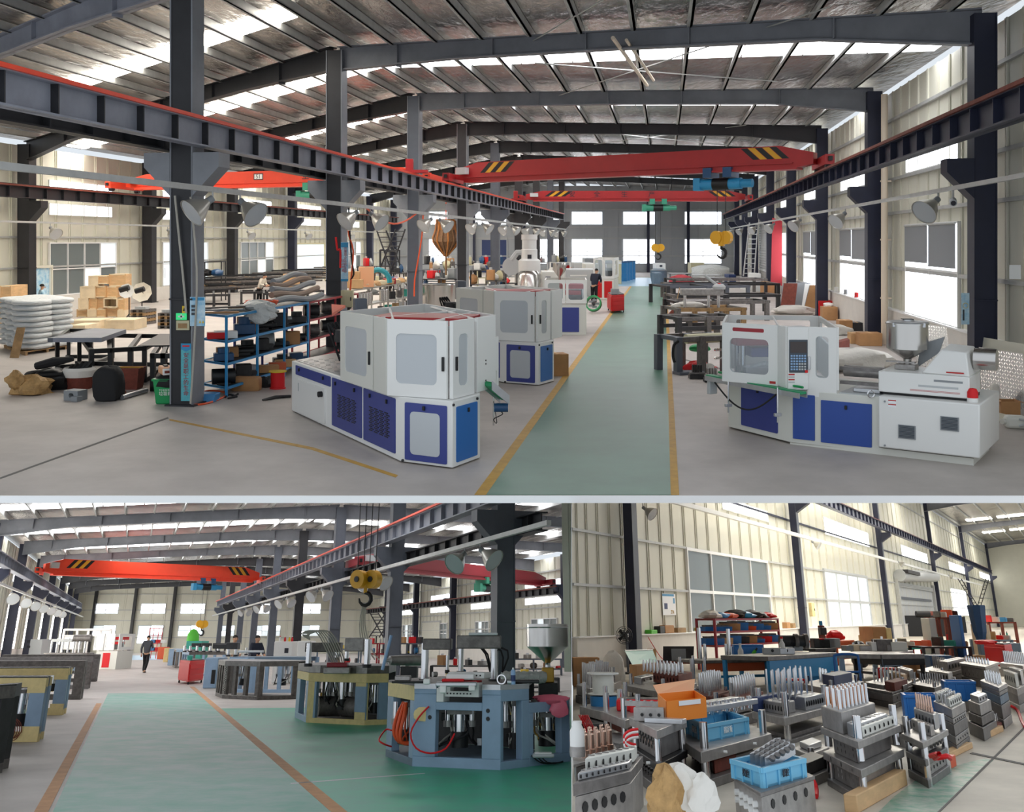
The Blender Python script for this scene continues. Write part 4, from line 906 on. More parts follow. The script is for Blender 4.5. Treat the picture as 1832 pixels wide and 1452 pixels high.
def person(label, p, rz, h=1.72, top='navycloth', legs='blackcloth', pose='stand', lean=0, seat=False):
    t = thing('person', label, 'person', p, rz); k = h/1.72
    def sk(name, vs, es, m, parent, sub=2):
        me = bpy.data.meshes.new(name); me.from_pydata([tuple(c*k for c in v[:3]) for v in vs], es, []); me.materials.append(M[m])
        o = link(name, me, parent); o.modifiers.new('skin', 'SKIN'); sl = me.skin_vertices[0].data
        for i, v in enumerate(vs): sl[i].radius = ((v[3])*k, (v[4] if len(v) > 4 else v[3])*k); sl[i].use_root = i == 0
        s_ = o.modifiers.new('sub', 'SUBSURF'); s_.levels = s_.render_levels = sub; return o
    L = math.sin(lean); C = math.cos(lean); hz = .92
    def up(x, y, z): return (x, y*C-(z-hz)*-L*-1, hz+(z-hz)*C+y*-L) if False else (x, y-(z-hz)*L, hz+(z-hz)*C)
    st = .30 if pose == 'walk' else .05
    A = {'stand': ((.24, 0, 1.12), (.25, -.06, .86)), 'walk': ((.25, .10, 1.13), (.25, .02, .88)), 'work': ((.25, -.12, 1.14), (.14, -.36, 1.08))}[pose]
    B = {'stand': ((-.24, 0, 1.12), (-.25, -.06, .86)), 'walk': ((-.25, -.06, 1.14), (-.16, -.2, 1.3)), 'work': ((-.25, -.12, 1.14), (-.12, -.38, 1.06))}[pose]
    sh = [up(.19, 0, 1.43), up(-.19, 0, 1.43)]
    aE, aH, bE, bH = up(*A[0]), up(*A[1]), up(*B[0]), up(*B[1])
    pel, ch, nk, hd, ht = (0, 0, .95), up(0, 0, 1.3), up(0, -.01, 1.5), up(0, -.03, 1.6), up(0, -.02, 1.70)
    lk, la, lt = (.10, -st*.5, .5), (.10, -st*.55+.02, .07), (.10, -st*.55-.14, .03)
    rk, ra, rt = (-.10, st*.2, .5), (-.10, st+.02, .11), (-.10, st-.13, .04)
    vs = [(*pel, .08), (*ch, .08), (*nk, .052), (*hd, .085, .095), (*ht, .07, .08), (*sh[0], .05), (*aE, .04), (*aH, .03), (*sh[1], .05), (*bE, .04), (*bH, .03), (.09, 0, .86, .085), (*lk, .055), (*la, .04), (*lt, .03), (-.09, 0, .86, .085), (*rk, .055), (*ra, .04), (*rt, .03)]
    es = [(0, 1), (1, 2), (2, 3), (3, 4), (1, 5), (5, 6), (6, 7), (1, 8), (8, 9), (9, 10), (0, 11), (11, 12), (12, 13), (13, 14), (0, 15), (15, 16), (16, 17), (17, 18)]
    body = sk('body', vs, es, 'skin', t)
    for nm, E, Hh, sg in (('hand', aE, aH, 1), ('hand', bE, bH, -1)):
        e, q = V(*E)*k, V(*Hh)*k; d = (q-e).normalized(); sd = d.orthogonal().normalized(); o = MB()
        blob(o, q+d*.05, (.035, .03, .045), 3, 8, 5, amp=.05)
        for i in range(4): o.tube([q+d*.07+sd*(.018*(i-1.5)), q+d*(.11+.012*(i in (1, 2)))+sd*(.02*(i-1.5)), q+d*(.14+.014*(i in (1, 2)))+sd*(.017*(i-1.5))+V(0, -.012, 0)], [.011, .010, .008], 6)
        o.tube([q+d*.03+sd*.03, q+d*.07+sd*.055, q+d*.09+sd*.05], [.013, .011, .009], 6); obj(nm, o, 'skin', t)
    o = sk('jacket', [(0, 0, .86, .17, .13), (*up(0, 0, 1.08), .17, .12), (*ch, .19, .13), (*up(0, 0, 1.45), .09), (*sh[0], .075), (*aE, .06), (*[a*.85+b*.15 for a, b in zip(aH, aE)], .048), (*sh[1], .075), (*bE, .06), (*[a*.85+b*.15 for a, b in zip(bH, bE)], .048)], [(0, 1), (1, 2), (2, 3), (2, 4), (4, 5), (5, 6), (2, 7), (7, 8), (8, 9)], top, t)
    sk('trousers', [(0, 0, .95, .155, .12), (.09, 0, .84, .1), (*lk, .075), (lk[0], (lk[1]+la[1])/2, .28, .07), (la[0], la[1], la[2]+.02, .065), (-.09, 0, .84, .1), (*rk, .075), (rk[0], (rk[1]+ra[1])/2, .3, .07), (ra[0], ra[1], ra[2]+.02, .065)], [(0, 1), (1, 2), (2, 3), (3, 4), (0, 5), (5, 6), (6, 7), (7, 8)], legs, t)
    for q in (lt, rt): o = MB(); blob(o, (q[0]*k, (q[1]+.06)*k, q[2]*k+.02), (.05, .14, .05), 2, 10, 6, .5, .04); obj('shoe', o, 'shoe', t)
    o = MB(); c = V(*hd)*k; blob(o, c+V(0, .022, .055), (.088, .1, .085), 5, 12, 8, .25, .03); obj('hair', o, 'hair', t)
    o = MB(); o.lathe([(.018, -.03), (.02, 0), (.006, .03)], c+V(0, -.1, -.01), 6); obj('nose', o, 'skin', t)
    for s in (-1, 1): o = MB(); blob(o, c+V(s*.032, -.092, .02), (.011, .006, .008), 1, 6, 4, amp=0); obj('eye', o, 'ink', t); o = MB(); blob(o, c+V(s*.09, 0, 0), (.014, .02, .032), 1, 6, 4, amp=0); obj('ear', o, 'skin', t)
    obj('mouth', MB().box(c.x, c.y-.094, c.z-.045, .04, .006, .008), 'dred', t, sm=False)
    return t
def lamp(label, p, ang, s=1.0):                 # aluminium reflector lamp on an arm below a tray
    t = thing('reflector_lamp', label, 'lamp', p); d = V(math.cos(ang)*.8, math.sin(ang)*.8, -.55).normalized()
    obj('reflector', MB().lathe([(.07*s, 0), (.1*s, .05*s), (.2*s, .2*s), (.29*s, .4*s), (.28*s, .4*s), (.19*s, .21*s), (.08*s, .06*s)], d*.12, 18, axis=d), 'lampshade', t)
    obj('lamp_glass', MB().lathe([(0, .37*s), (.27*s, .38*s), (.27*s, .385*s), (0, .39*s)], d*.12, 18, axis=d), 'frost', t)
    obj('socket', MB().cyl(V(0, 0, 0), d*.14, .07*s, 10), 'grey', t); obj('arm', MB().tube([V(0, 0, .16), V(0, 0, 0), d*.05], .018, 6), 'galv', t)
    return t

# ================================================================== UPPER HALL: lamps, signs, banners
for k, y in enumerate(YL[:8]):
    for s, nm in ((-1, 'before'), (1, 'behind')):
        lamp('round aluminium reflector lamp %s the %s column of the middle row' % (nm, ORD[k]), HP(rL+.34, y+s*.62, 4.0), -.5 if s > 0 else -2.4)
for k, y in enumerate(YR[1:8]):
    lamp('round reflector lamp by the %s blue column under the right runway' % ORD[k], HP(rR+.5, y+.3, 4.08), math.pi*1.15)
for k, y in enumerate(YW[1:6]):
    lamp('small reflector lamp on the far side tray at its %s wall column' % ORD[k], HP(-25.8, y+.3, 3.75), -.6)
t = thing('security_camera', 'small white security camera beside the lamp nearest the window wall end', 'camera', HP(rR+.5, 20.2, 4.0))
obj('body', MB().cyl((0, 0, 0), (-.1, -.25, -.06), .07, 12), 'lightgrey', t); obj('lens', MB().cyl((-.1, -.25, -.06), (-.105, -.262, -.063), .05, 12), 'ink', t); obj('bracket', MB().box(0, 0, .12, .04, .04, .2), 'galv', t)
def sign(label, px0, px1, y0, y1, a, yy, m, name='wall_sign', cat='sign', off=-.3, thick=.015, dx=0):
    Yd = yy-off; P, Q = CUR.pt(px0, 500, yy), CUR.pt(px1, 500, yy)
    z1, z0 = CUR.pt(px0, y0, yy).z, CUR.pt(px0, y1, yy).z; t = thing(name, label, cat, (P.x, yy, z0)); w_, h = Q.x-P.x, z1-z0
    obj('board', MB().box(w_/2, 0, h/2, w_, thick, h), m, t, sm=False); return t, w_, h
t, w_, h = sign('blue and white safety poster hung on the nearest column', 340, 367, 531, 583, 0, 19.42, 'poster')
obj('header', MB().box(w_/2, -.01, h*.93, w_*.9, .004, h*.1), 'hoist', t, sm=False)
for i in range(3): obj('picture', MB().box(w_*.25, -.01, h*(.68-.13*i), w_*.3, .004, h*.09), 'panel_dark', t, sm=False)
for i in range(2): obj('warning_triangle', MB().ext([(w_*(.6+.2*i), -.012, h*.1), (w_*(.74+.2*i), -.012, h*.1), (w_*(.67+.2*i), -.012, h*.2)], (0, .004, 0)), 'yel', t, sm=False)
t, w_, h = sign('tall teal safety banner leaning at the foot of the nearest column', 324, 342, 614, 717, 0, 19.42, 'teal_p', 'safety_banner', 'banner')
obj('crest', MB().ext([(0, -.012, h), (w_, -.012, h), (w_, -.012, h*.9), (w_*.5, -.012, h*.86), (0, -.012, h*.9)], (0, .004, 0)), 'hoist', t, sm=False)
obj('crest_band', MB().box(w_*.5, -.012, h*.955, w_*.7, .006, h*.025), 'redp', t, sm=False)
text(t, '安全是职工的生命', 'dred', (w_*.5, -.012, h*.46), (1, 0, 0), .105, vertical=True)
t, w_, h = sign('green running-man exit sign on the nearest column', 315, 334, 560, 572, 0, 19.42, 'exit', 'exit_sign')
obj('pictogram', MB().box(w_*.5, -.01, h*.5, w_*.6, .004, h*.22).box(w_*.5, -.01, h*.5, w_*.14, .004, h*.7), 'white', t, sm=False)
t, w_, h = sign('beige lamp box with a brown face below the exit sign', 316, 339, 573, 590, 0, 19.42, 'olive', 'lamp_box', 'box', thick=.06); obj('face', MB().box(w_*.5, -.034, h*.45, w_*.7, .006, h*.5), 'wood_d', t, sm=False)
t, w_, h = sign('small yellow warning plate above the exit sign', 326, 333, 547, 560, 0, 19.42, 'yel', 'warning_plate'); obj('triangle', MB().ext([(w_*.2, -.012, h*.3), (w_*.8, -.012, h*.3), (w_*.5, -.012, h*.8)], (0, .004, 0)), 'ink', t, sm=False)
t, w_, h = sign('pale blue safety banner hung on the second middle column', 610, 623, 433, 503, 0, 28.2, 'poster', 'safety_banner', 'banner')
obj('crest', MB().box(w_*.5, -.012, h*.93, w_, .006, h*.12), 'hoist', t, sm=False); obj('foot', MB().box(w_*.5, -.012, h*.03, w_, .006, h*.06), 'hoist', t, sm=False)
text(t, '质量是企业的生命', 'dred', (w_*.62, -.012, h*.55), (1, 0, 0), .095, vertical=True); text(t, '以人为本', 'ink_red', (w_*.3, -.012, h*.4), (1, 0, 0), .095, vertical=True)
o = tag(obj('red_ribbon', MB().tube([CUR.pt(601, 424, 28.2), CUR.pt(604, 447, 28.2), CUR.pt(609, 447, 28.2), CUR.pt(609, 479, 28.2)], .03, 5), 'redp'), 'red ribbon hanging beside the pale blue banner', 'ribbon')
t, w_, h = sign('blue poster on the nearest blue column by the bright window', 1720, 1734, 524, 580, 0, 20.73, 'poster', 'wall_poster', 'poster'); obj('figure', MB().box(w_*.25, -.01, h*.3, w_*.22, .004, h*.35), 'panel_dark', t, sm=False); obj('arch', MB().lathe([(w_*.3, 0), (w_*.36, 0)], (w_*.5, -.01, h*.6), 14, axis=(0, 1, 0)), 'yel', t)
t, w_, h = sign('white notice sheet on the far cream wall', 283, 296, 479, 497, 0, 54.5, 'poster_w', 'notice_sheet', 'sign'); obj('picture', MB().box(w_*.4, -.02, h*.5, w_*.4, .004, h*.3), 'drum', t, sm=False)
t, w_, h = sign('beige electrical box on the second middle column', 611, 632, 519, 549, 0, 28.12, 'olive', 'electrical_box', 'box', thick=.22); obj('door', MB().box(w_*.62, -.12, h*.5, w_*.7, .02, h*.92), 'olive', t, bev=.01); obj('latch', MB().box(w_*.85, -.14, h*.5, .03, .02, .1), 'black', t, sm=False)
for nm, lab, pts, m, r in (('hanging_cable', 'white cable hanging down the front of the nearest column', [(313, 350), (320, 420), (330, 520), (333, 560)], 'wire', .022), ('hanging_conduit', 'thin grey conduit slanting down the nearest column to the floor', [(341, 352), (352, 480), (349, 590), (341, 722)], 'wire', .02)):
    tag(obj(nm, MB().tube([CUR.pt(x, y, 19.4) for x, y in pts], r, 6), m), lab, 'cable')
for lab, pts, m in (('red cable hanging beside the second middle column', [(622, 395), (624, 420), (632, 450), (628, 500), (625, 545)], 'hose'), ('black cable looped on the second middle column', [(624, 372), (626, 420), (630, 470), (633, 490), (627, 500)], 'rubber')): tag(obj('hanging_cable', MB().tube([CUR.pt(x, y, 28.2) for x, y in pts], .025, 6), m), lab, 'cable')
tag(obj('hanging_cable', MB().tube([CUR.pt(x, y, 37.2) for x, y in [(757, 385), (755, 420), (748, 465), (742, 500), (741, 530)]], .03, 6), 'hose'), 'red cable slanting down the third middle column', 'cable')
tag(obj('hanging_cable', MB().tube([HP(rL+.3, 29+1.5*q, 4.15-.42*math.sin(q*.785)) for q in range(5)], .03, 6), 'hose'), 'red cable sagging below the grey tray between the second and third columns', 'cable')

# ================================================================== UPPER HALL: left side clutter
mc = Mach('sack_pallet', 'pallet stacked high with film-wrapped white sacks', 'pallet', 45, 636)
A, B, C = mc.f(45, 636), mc.f(122, 624), mc.f(7, 622); u, n, l = plan(A, B); bkv = C-A; bkv = Vector((bkv.x, bkv.y, 0))
o = Vector((0, 0, 0)); sx = l/2; ang = math.atan2(u.y, u.x)
sk_ = MB(); blob(sk_, (0, 0, 0), (.5, .5, .5), 4, 14, 8, 0, .03, 3.2); sack_me = smooth(sk_.mesh('sack', M['sack']), 80)
for lay in range(9):
    for i in range(2):
        for j in range(3):
            q = u*(l*(i+.5)/2)+bkv*((j+.5)/3)+u*RND.uniform(-.04, .04)
            link('sack', sack_me, mc.t, (q.x, q.y, .2+lay*.155), ang+RND.uniform(-.06, .06), (l/2*1.06, bkv.length/3*1.08, .185))
for i in range(5): obj('pallet_board', MB().ob(bkv*(i/4.6), u, n, 0, l, -.1, 0, .08, .11), 'wood_d', mc.t, sm=False)
for e in (0, .48, .93): obj('pallet_bearer', MB().ext([u*(l*e), u*(l*e+.1), u*(l*e+.1)+bkv, u*(l*e)+bkv], (0, 0, .08)), 'wood_d', mc.t, sm=False)
mc = Mach('plank', 'short weathered plank leaning on the white sack stack', 'plank', 24, 640); A, B = mc.f(17, 640), mc.f(33, 640)
tag(obj('leaning_board', MB().ext([mc.o+A, mc.o+B, mc.o+B+V(.03, .3, .8), mc.o+A+V(.05, .3, .8)], V(0, .03, .0)), 'wood_d'), 'short weathered board leaning on the white sack stack', 'board'); bpy.data.objects.remove(mc.t)
crd = [(158, 175, 511.5, 493), (175, 194, 508, 493), (195, 225, 512, 490), (143, 170, 533, 512), (170, 189, 532, 511.5), (190, 210, 532, 512), (140, 158, 553, 533), (159, 173, 553, 533), (174, 185, 552, 533), (185, 210, 550, 533), (210, 223, 555, 534), (137, 156, 567, 553), (156, 172, 567, 553), (172, 189, 567, 552), (190, 210, 567, 550), (210, 223, 567, 555)]
rows = ['top', 'top', 'top', 'upper', 'upper', 'upper', 'middle', 'middle', 'middle', 'middle', 'middle', 'bottom', 'bottom', 'bottom', 'bottom', 'bottom']; cnt = {}
for i, (x0, x1, b_, tp) in enumerate(crd):
    cnt[rows[i]] = cnt.get(rows[i], 0)+1
    crate('%s plywood crate, %s from the left in the %s row of the heap' % ('open' if i == 9 else 'small', ORD[cnt[rows[i]]-1], rows[i]), x0, x1, b_, tp, 41.9+.1*(i % 3), 'wood' if i % 3 else 'pale_wood', .7, i == 9)
for i, (x0, x1, b_, tp, y) in enumerate(((124, 178, 590, 573, 36.3), (187, 240, 591, 572, 36.0), (122, 152, 600, 582, 34.2), (0, 20, 585, 511, 37))):
    crate(('flat pale crate behind the black plates, left one', 'flat pale crate behind the black plates, right one', 'flat pale crate almost hidden by the sack stack', 'tall plywood crate cut by the photo edge behind the sacks')[i], x0, x1, b_, tp, y, 'pale_wood' if i < 3 else 'wood', 1.3, group=None)
for i, (x0, x1, b_, n_) in enumerate(((234, 262, 581, 5), (281, 310, 588, 5), (305, 330, 572, 3))):
    P, Q = CUR.fl(x0, b_), CUR.fl(x1, b_); w_ = Q.x-P.x; t = thing('pallet_stack', 'stack of old wooden pallets, %s beyond the black frames' % ('left one', 'middle one with slatted top', 'low right one')[i], 'pallet', ((P.x+Q.x)/2, P.y+.5, 0), .15*(i-1))
    for k in range(n_): pallet(t, w_, .9, 'wood_d' if k % 2 else 'iron', k*.115)
    for k in range(5): bp(t, 'part', 'lightgrey', (-w_*.3+k*w_*.15, -.1, n_*.115), (.08, .3, .1))
for i, (cx, cy, r, bx, by) in enumerate(((228, 520, 13.5, 231, 577), (255, 522, 18, 254, 572))):
    b0 = CUR.fl(bx, by); y = b0.y; c = CUR.pt(cx, cy, y-.2)-b0; rr = r*y/1800
    t = thing('photo_umbrella', ('smaller', 'larger')[i]+' white photo umbrella on a black light stand by the crates', 'umbrella', b0)
    pr = [(0, -.18*rr*2), (rr*.5, -.12*rr*2), (rr, 0)]
    obj('canopy', MB().lathe(pr, c+V(0, -.1, 0), 8, axis=V(.15, -1, .25)), 'whitecloth' if i else 'white', t, sm=False)
    for k in range(8): pass
    obj('pole', MB().cyl((0, 0, .1), (0, 0, c.z), .022, 6), 'black', t); obj('shaft', MB().cyl(c+V(0, .2, -.1), c+V(.15*.6, -.6, .15), .015, 6), 'black', t)
    for k in range(3): a = k*2.1+.4; obj('leg', MB().cyl((0, 0, .35), (.42*math.cos(a), .42*math.sin(a), .01), .015, 6), 'black', t)
    obj('flash_head', MB().cyl(c+V(-.1, -.5, .05), c+V(.25, -.5, .15), .11, 10), 'black', t)
# plates and welded frames
def weld_frame(label, pts, h, m='dark', bar=.1, mids=(.5,), name='welded_trestle', skip=(), z0=0):
    P = [CUR.fl(*p) for p in pts]; t = thing(name, label, 'frame', P[0]); P = [p-P[0] for p in P]; k = len(P)
    for i in range(k):
        A, B = P[i], P[(i+1) % k]; u, n, l = plan(A, B)
        bp(t, 'post', m, A+u*(bar/2)-n*bar/2, (bar, bar, h), math.atan2(u.y, u.x))
        for z in (z0, h-bar):
            if (i, z > .1) in skip: continue
            obj('rail', MB().ob(A, u, n, 0, l, -bar, 0, z, z+bar), m, t, sm=False)
    for f in mids:
        A, B = P[0].lerp(P[1], f), P[-1].lerp(P[2], f); obj('cross_member', MB().ext([A+V(-bar/2, 0, h-bar), A+V(bar/2, 0, h-bar), B+V(bar/2, 0, h-bar), B+V(-bar/2, 0, h-bar)], V(0, 0, bar)), m, t, sm=False)
        bp(t, 'post', m, (A.x, A.y+.05, 0), (bar, bar, h))
    return t, P
t, P = weld_frame('black welded machine frame on the floor, left of the nearest column', [(160, 692), (262, 684), (300, 655), (138, 652)], .82, 'black', .1, (.35, .7))
obj('top_plate', MB().prism([P[1]+V(-.2, 0, 0), P[1]+V(.9, .2, 0), P[2]+V(.6, 0, 0), P[2]+V(-.2, 0, 0)], .8, .83), 'black', t, sm=False)
weld_frame('second black welded frame hard behind the nearest column', [(268, 700), (314, 700), (316, 655), (292, 655)], .8, 'black', .1)
for i, (z, dx) in enumerate(((.80, 0), (.92, .12))):
    P = [CUR.fl(*p, z) for p in ((85, 612), (172, 612), (217, 596), (160, 594))]
    tag(obj('steel_plate', MB().prism([(p.x+dx, p.y) for p in P], z, z+.1), ('grey_steel', 'girder')[i], sm=False), ('lower thick grey steel plate lying across the black frame', 'upper thick grey steel plate lying across the black frame')[i], 'plate')
    if i == 0: weld_frame('low dark frame carrying the grey steel plates', [(100, 660), (165, 655), (205, 640), (120, 640)], .8, 'black', .09, ())
def heap(name, label, cat, px, py, r, m, seed, flat=.5, extra=None, amp=.2, pw=2.2, sub=None):
    p = CUR.fl(px, py); t = thing(name, label, cat, p); o = MB(); blob(o, (0, r[1], r[2]*(flat if flat else 1)), r, seed, 16, 10, flat, amp, pw); obj('body', o, m, t)
    return t
t = heap('kraft_bag', 'crumpled tan paper bag on the floor at the far left', 'bag', 45, 708, (.42, .3, .26), 'paperbag', 3, .45, amp=.28); o = MB(); blob(o, (-.25, .1, .3), (.16, .14, .2), 9, 12, 8, amp=.3); obj('bag_mouth', o, 'paperbag', t)
t = heap('bin_bag', 'black tub with folded black trays beside the tan paper bag', 'tub', 82, 699, (.46, .3, .28), 'black', 5, .6, amp=.1)
obj('tray', MB().tube([(-.3, .2, .5), (.1, .15, .6), (.5, .2, .66)], [.08, .1, .05], 8), 'rubber', t); obj('ring', MB().lathe([(.4, .3), (.44, .34), (.4, .38), (.36, .34), (.4, .3)], (-.1, .25, 0), 16), 'rubber', t)
mc = Mach('maroon_bucket', 'maroon bucket with a folded white sack rim full of dark scraps', 'bucket', 131, 698)
obj('body', MB().lathe([(0, 0), (.26, 0), (.32, .4), (.29, .4)], (0, .3, 0), 18), 'rust', mc.t); obj('sack_rim', MB().lathe([(.325, .26), (.34, .4), (.3, .46), (.28, .36)], (0, .3, 0), 18), 'cloth', mc.t)
for i in range(5): obj('scrap', MB().tube([(-.2+.08*i, .2, .38), (-.15+.1*i, .35, .5+.02*i)], .04, 6), 'black', mc.t)
mc = Mach('steel_bracket', 'grey drilled steel bracket block lying on the floor', 'bracket', 130, 716)
obj('block', MB().holed((-.18, 0, 0), V(.95, -.3, 0), V(-.3, -.95, 0), 0, .34, 0, .2, -.28, 0, .12, .24, .06, .15, .04), 'grey', mc.t); obj('foot', MB().box(.12, -.1, .05, .16, .16, .1, -.3), 'grey', mc.t, bev=.01)
t = heap('bin_bag', 'large black bin bag sagging under the black frame', 'bag', 185, 719, (.26, .25, .38), 'rubber', 8, .8, amp=.09, pw=3.6)
mc = Mach('brown_bin', 'brown tapering bin with an open mouth under the frame', 'bin', 228, 697); o = MB(); mb = MB()
A = [(-.2, 0), (.2, 0), (.2, .36), (-.2, .36)]; Bq = [(-.26, -.06), (.26, -.06), (.26, .42), (-.26, .42)]
mb.add([(x, y, 0) for x, y in A]+[(x, y, .46) for x, y in Bq]+[(x*.92, y*.92+.012, .46) for x, y in Bq]+[(x*.9, y*.9+.02, .05) for x, y in A], [(0, 1, 5, 4), (1, 2, 6, 5), (2, 3, 7, 6), (3, 0, 4, 7), (4, 5, 9, 8), (5, 6, 10, 9), (6, 7, 11, 10), (7, 4, 8, 11), (8, 9, 13, 12), (9, 10, 14, 13), (10, 11, 15, 14), (11, 8, 12, 15), (12, 13, 14, 15), (3, 2, 1, 0)]); obj('body', mb, 'rust', mc.t, sm=False); obj('rim', MB().box(0, .18, .46, .54, .02, .03), 'brass', mc.t)
for lab, a, b_, m in (('rusty pipe lying on the floor before the black bin bag', (193, 717), (222, 706), 'rust'), ('silver tube lying on the floor toward the green bin', (218, 715), (262, 702), 'alu')): tag(obj('pipe', MB().cyl(CUR.fl(*a)+V(0, 0, .05), CUR.fl(*b_)+V(0, 0, .05), .05, 12), m), lab, 'pipe')
mc = Mach('waste_bin', 'green plastic waste bin with a black liner at the nearest column', 'bin', 301, 721)
mb = MB(); w0, w1, d0, d1, hh = .20, .25, .15, .19, .5
mb.add([(-w0, -d0, 0), (w0, -d0, 0), (w0, d0, 0), (-w0, d0, 0), (-w1, -d1, hh), (w1, -d1, hh), (w1, d1, hh), (-w1, d1, hh)], [(3, 2, 1, 0), (0, 1, 5, 4), (1, 2, 6, 5), (2, 3, 7, 6), (3, 0, 4, 7)]); obj('body', mb, 'green_p', mc.t, bev=.03)
obj('rim', MB().holed((0, 0, 0), V(1, 0, 0), V(0, -1, 0), -.26, .26, .46, .5, -.2, .2, -.2, .2, .47, .49, .005), 'green_p', mc.t, sm=False); o = MB(); blob(o, (0, 0, .42), (.25, .2, .14), 3, 14, 8, 0, .1, 3); obj('liner', o, 'rubber', mc.t); obj('lid', MB().lathe([(0, 0), (.16, .02), (.17, .04), (0, .05)], (.17, .1, .62), 16, axis=(-.6, -.4, .5)), 'green_p', mc.t)
text(mc.t, '可回收\n垃圾箱', 'ink_w', (0, -.172, .25), (1, 0, 0), .085)
mc = Mach('tool_case', 'orange and white tool case resting on the green bin', 'case', 295, 672, z=0); p0 = CUR.pt(296, 672, CUR.fl(301, 721).y); mc.t.matrix_world = CUR.M @ Matrix.Translation((p0.x, p0.y+.02, .57)) @ Matrix.Rotation(.5, 4, 'Z')
obj('shell', MB().box(0, 0, .08, .22, .46, .15), 'peach', mc.t, bev=.03); obj('shell_end', MB().box(0, -.23, .07, .2, .04, .13), 'white', mc.t, bev=.02); obj('label', MB().box(0, -.252, .07, .13, .004, .05), 'rust', mc.t, sm=False); obj('handle', MB().box(0, .02, .165, .08, .2, .03), 'dark', mc.t, bev=.01)
mc = Mach('blue_tub', 'blue plastic tray tipped on the floor beside the nearest column', 'tray', 366, 720)
obj('shell', MB().ext([(-.17, 0, 0), (.18, 0, 0), (.2, .05, .16), (-.2, .05, .17)], V(.02, .3, 0)), 'drum', mc.t, bev=.015)
tag(obj('floor_hose', MB().tube([CUR.fl(x, y)+V(0, 0, .02) for x, y in ((330, 721), (345, 725), (365, 724), (388, 717), (405, 708), (398, 702), (375, 700), (362, 703))], .02, 6), 'hose'), 'orange air hose looped on the floor around the blue tray', 'hose')
tag(obj('floor_cable', MB().tube([CUR.fl(x, y)+V(0, 0, .02) for x, y in ((403, 712), (410, 707), (420, 709), (426, 706), (416, 712), (408, 714), (424, 711))], .02, 6), 'rubber'), 'black cable bundle on the floor at the blue rack foot', 'cable')
tag(obj('floor_strip', MB().tube([CUR.fl(x, y)+V(0, 0, .03) for x, y in ((470, 718), (492, 713), (520, 711))], [.02, .04, .03], 6), 'dark'), 'dark bent bar on the floor between rack and machine', 'bar')
mc = Mach('cable_reel', 'red cable reel with a yellow flange on the floor by the rack', 'reel', 495, 696)
obj('drum', MB().cyl((0, .1, .02), (0, .1, .36), .15, 20), 'redp', mc.t); obj('flange', MB().cyl((0, .1, .36), (0, .1, .385), .19, 20), 'yel', mc.t); obj('flange', MB().cyl((0, .1, 0), (0, .1, .025), .17, 20), 'redp', mc.t)
t = heap('carton', 'crumpled brown carton on the floor under the blue rack', 'box', 437, 700, (.3, .2, .16), 'card', 6, .8, amp=.05, pw=6)
t = heap('bin_bag', 'small black bag on the floor by the rack post', 'bag', 469, 694, (.16, .14, .14), 'rubber', 7, .6)
# blue storage rack with its load
P, Q = CUR.fl(405, 710), CUR.fl(551, 659); dep = V(-.67, .62, 0)
rk, u, n, l = shelf_rack('bright blue steel rack crowded with dark machine parts', P, Q, dep, (.2, .69, 1.15, 1.67), 'skyblue', 'shelfdark', 4)
kinds = ['black', 'dark', 'dark', 'black', 'hoist_d', 'iron', 'dark', 'card', 'black', 'lightgrey']
nn = 0
for s, (z, hmax) in enumerate(((.2, .36), (.69, .36), (1.15, .4))):
    for i in range(9):
        c = u*(l*(i+.5)/9)+dep*(.35+.3*(i % 2)); m = kinds[(i*3+s*4) % 10]; h = hmax*(.45+.5*RND.random()); w_ = l/9*(.7+.25*RND.random())
        if s == 0 and i in (4, 5, 6): m = ('card', 'orange_d', 'card_l')[i-4]; h = .15; c = u*(l*(i+.5)/9)+dep*.12
        if s == 1 and i == 7: m = 'card'; h = .3; c = u*(l*(i+.3)/9)+dep*.15
        if s == 2 and i == 0: m = 'redp'; h = .12; c = dep*.55+u*.15
        if s == 2 and i == 1: m = 'white'; h = .14; c = dep*.35+u*.35
        t = thing('machine_part' if m not in ('card', 'card_l', 'white') else 'carton', '%s on the %s shelf of the blue rack, %s along' % ({'card': 'brown carton', 'card_l': 'light brown carton', 'orange_d': 'orange tin', 'redp': 'red tool box', 'white': 'white box', 'lightgrey': 'pale grey casting', 'hoist_d': 'dark blue motor', 'iron': 'raw iron casting'}.get(m, 'black machine part'), ('lowest', 'middle', 'upper')[s], ORD[i]), 'box' if m in ('card', 'card_l', 'white', 'redp') else 'part', (P.x+c.x, P.y+c.y, z), .36, 'load of the blue rack')
        if m in ('card', 'card_l', 'white', 'redp', 'orange_d'): obj('body', MB().box(0, 0, h/2, w_, .26, h), m, t, bev=.006); obj('lid', MB().box(0, 0, h+.006, w_*.98, .25, .012), m, t, sm=False)
        elif (i+s) % 3 == 0: obj('drum', MB().cyl((-w_/2, 0, h/2), (w_/2, 0, h/2), h/2, 14), m, t); obj('foot', MB().box(0, 0, .03, w_*.6, .2, .06), m, t)
        elif (i+s) % 3 == 1: obj('casting', MB().box(0, 0, h*.3, w_, .3, h*.6), m, t, bev=.02); obj('boss', MB().cyl((0, 0, h*.6), (0, 0, h), w_*.3, 12), m, t)
        else: obj('block', MB().box(-.02, 0, h/2, w_*.7, .28, h), m, t, bev=.015); obj('flange', MB().box(.02, 0, h*.35, w_, .2, .08), m, t)
def on(P, u, l, dep, f, g, z): c = Vector(P)+u*(l*f)+dep*g; return V(c.x, c.y, z)
t = thing('hose_coil', 'orange hose coil lying on top of the blue rack', 'hose', on(P, u, l, dep, .48, .45, 1.68))
for k in range(4): obj('hose_turn', MB().tube([(.36*math.cos(a*.4)+.02*k, .26*math.sin(a*.4), .03+.035*k) for a in range(17)], .022, 6), 'hose', t)
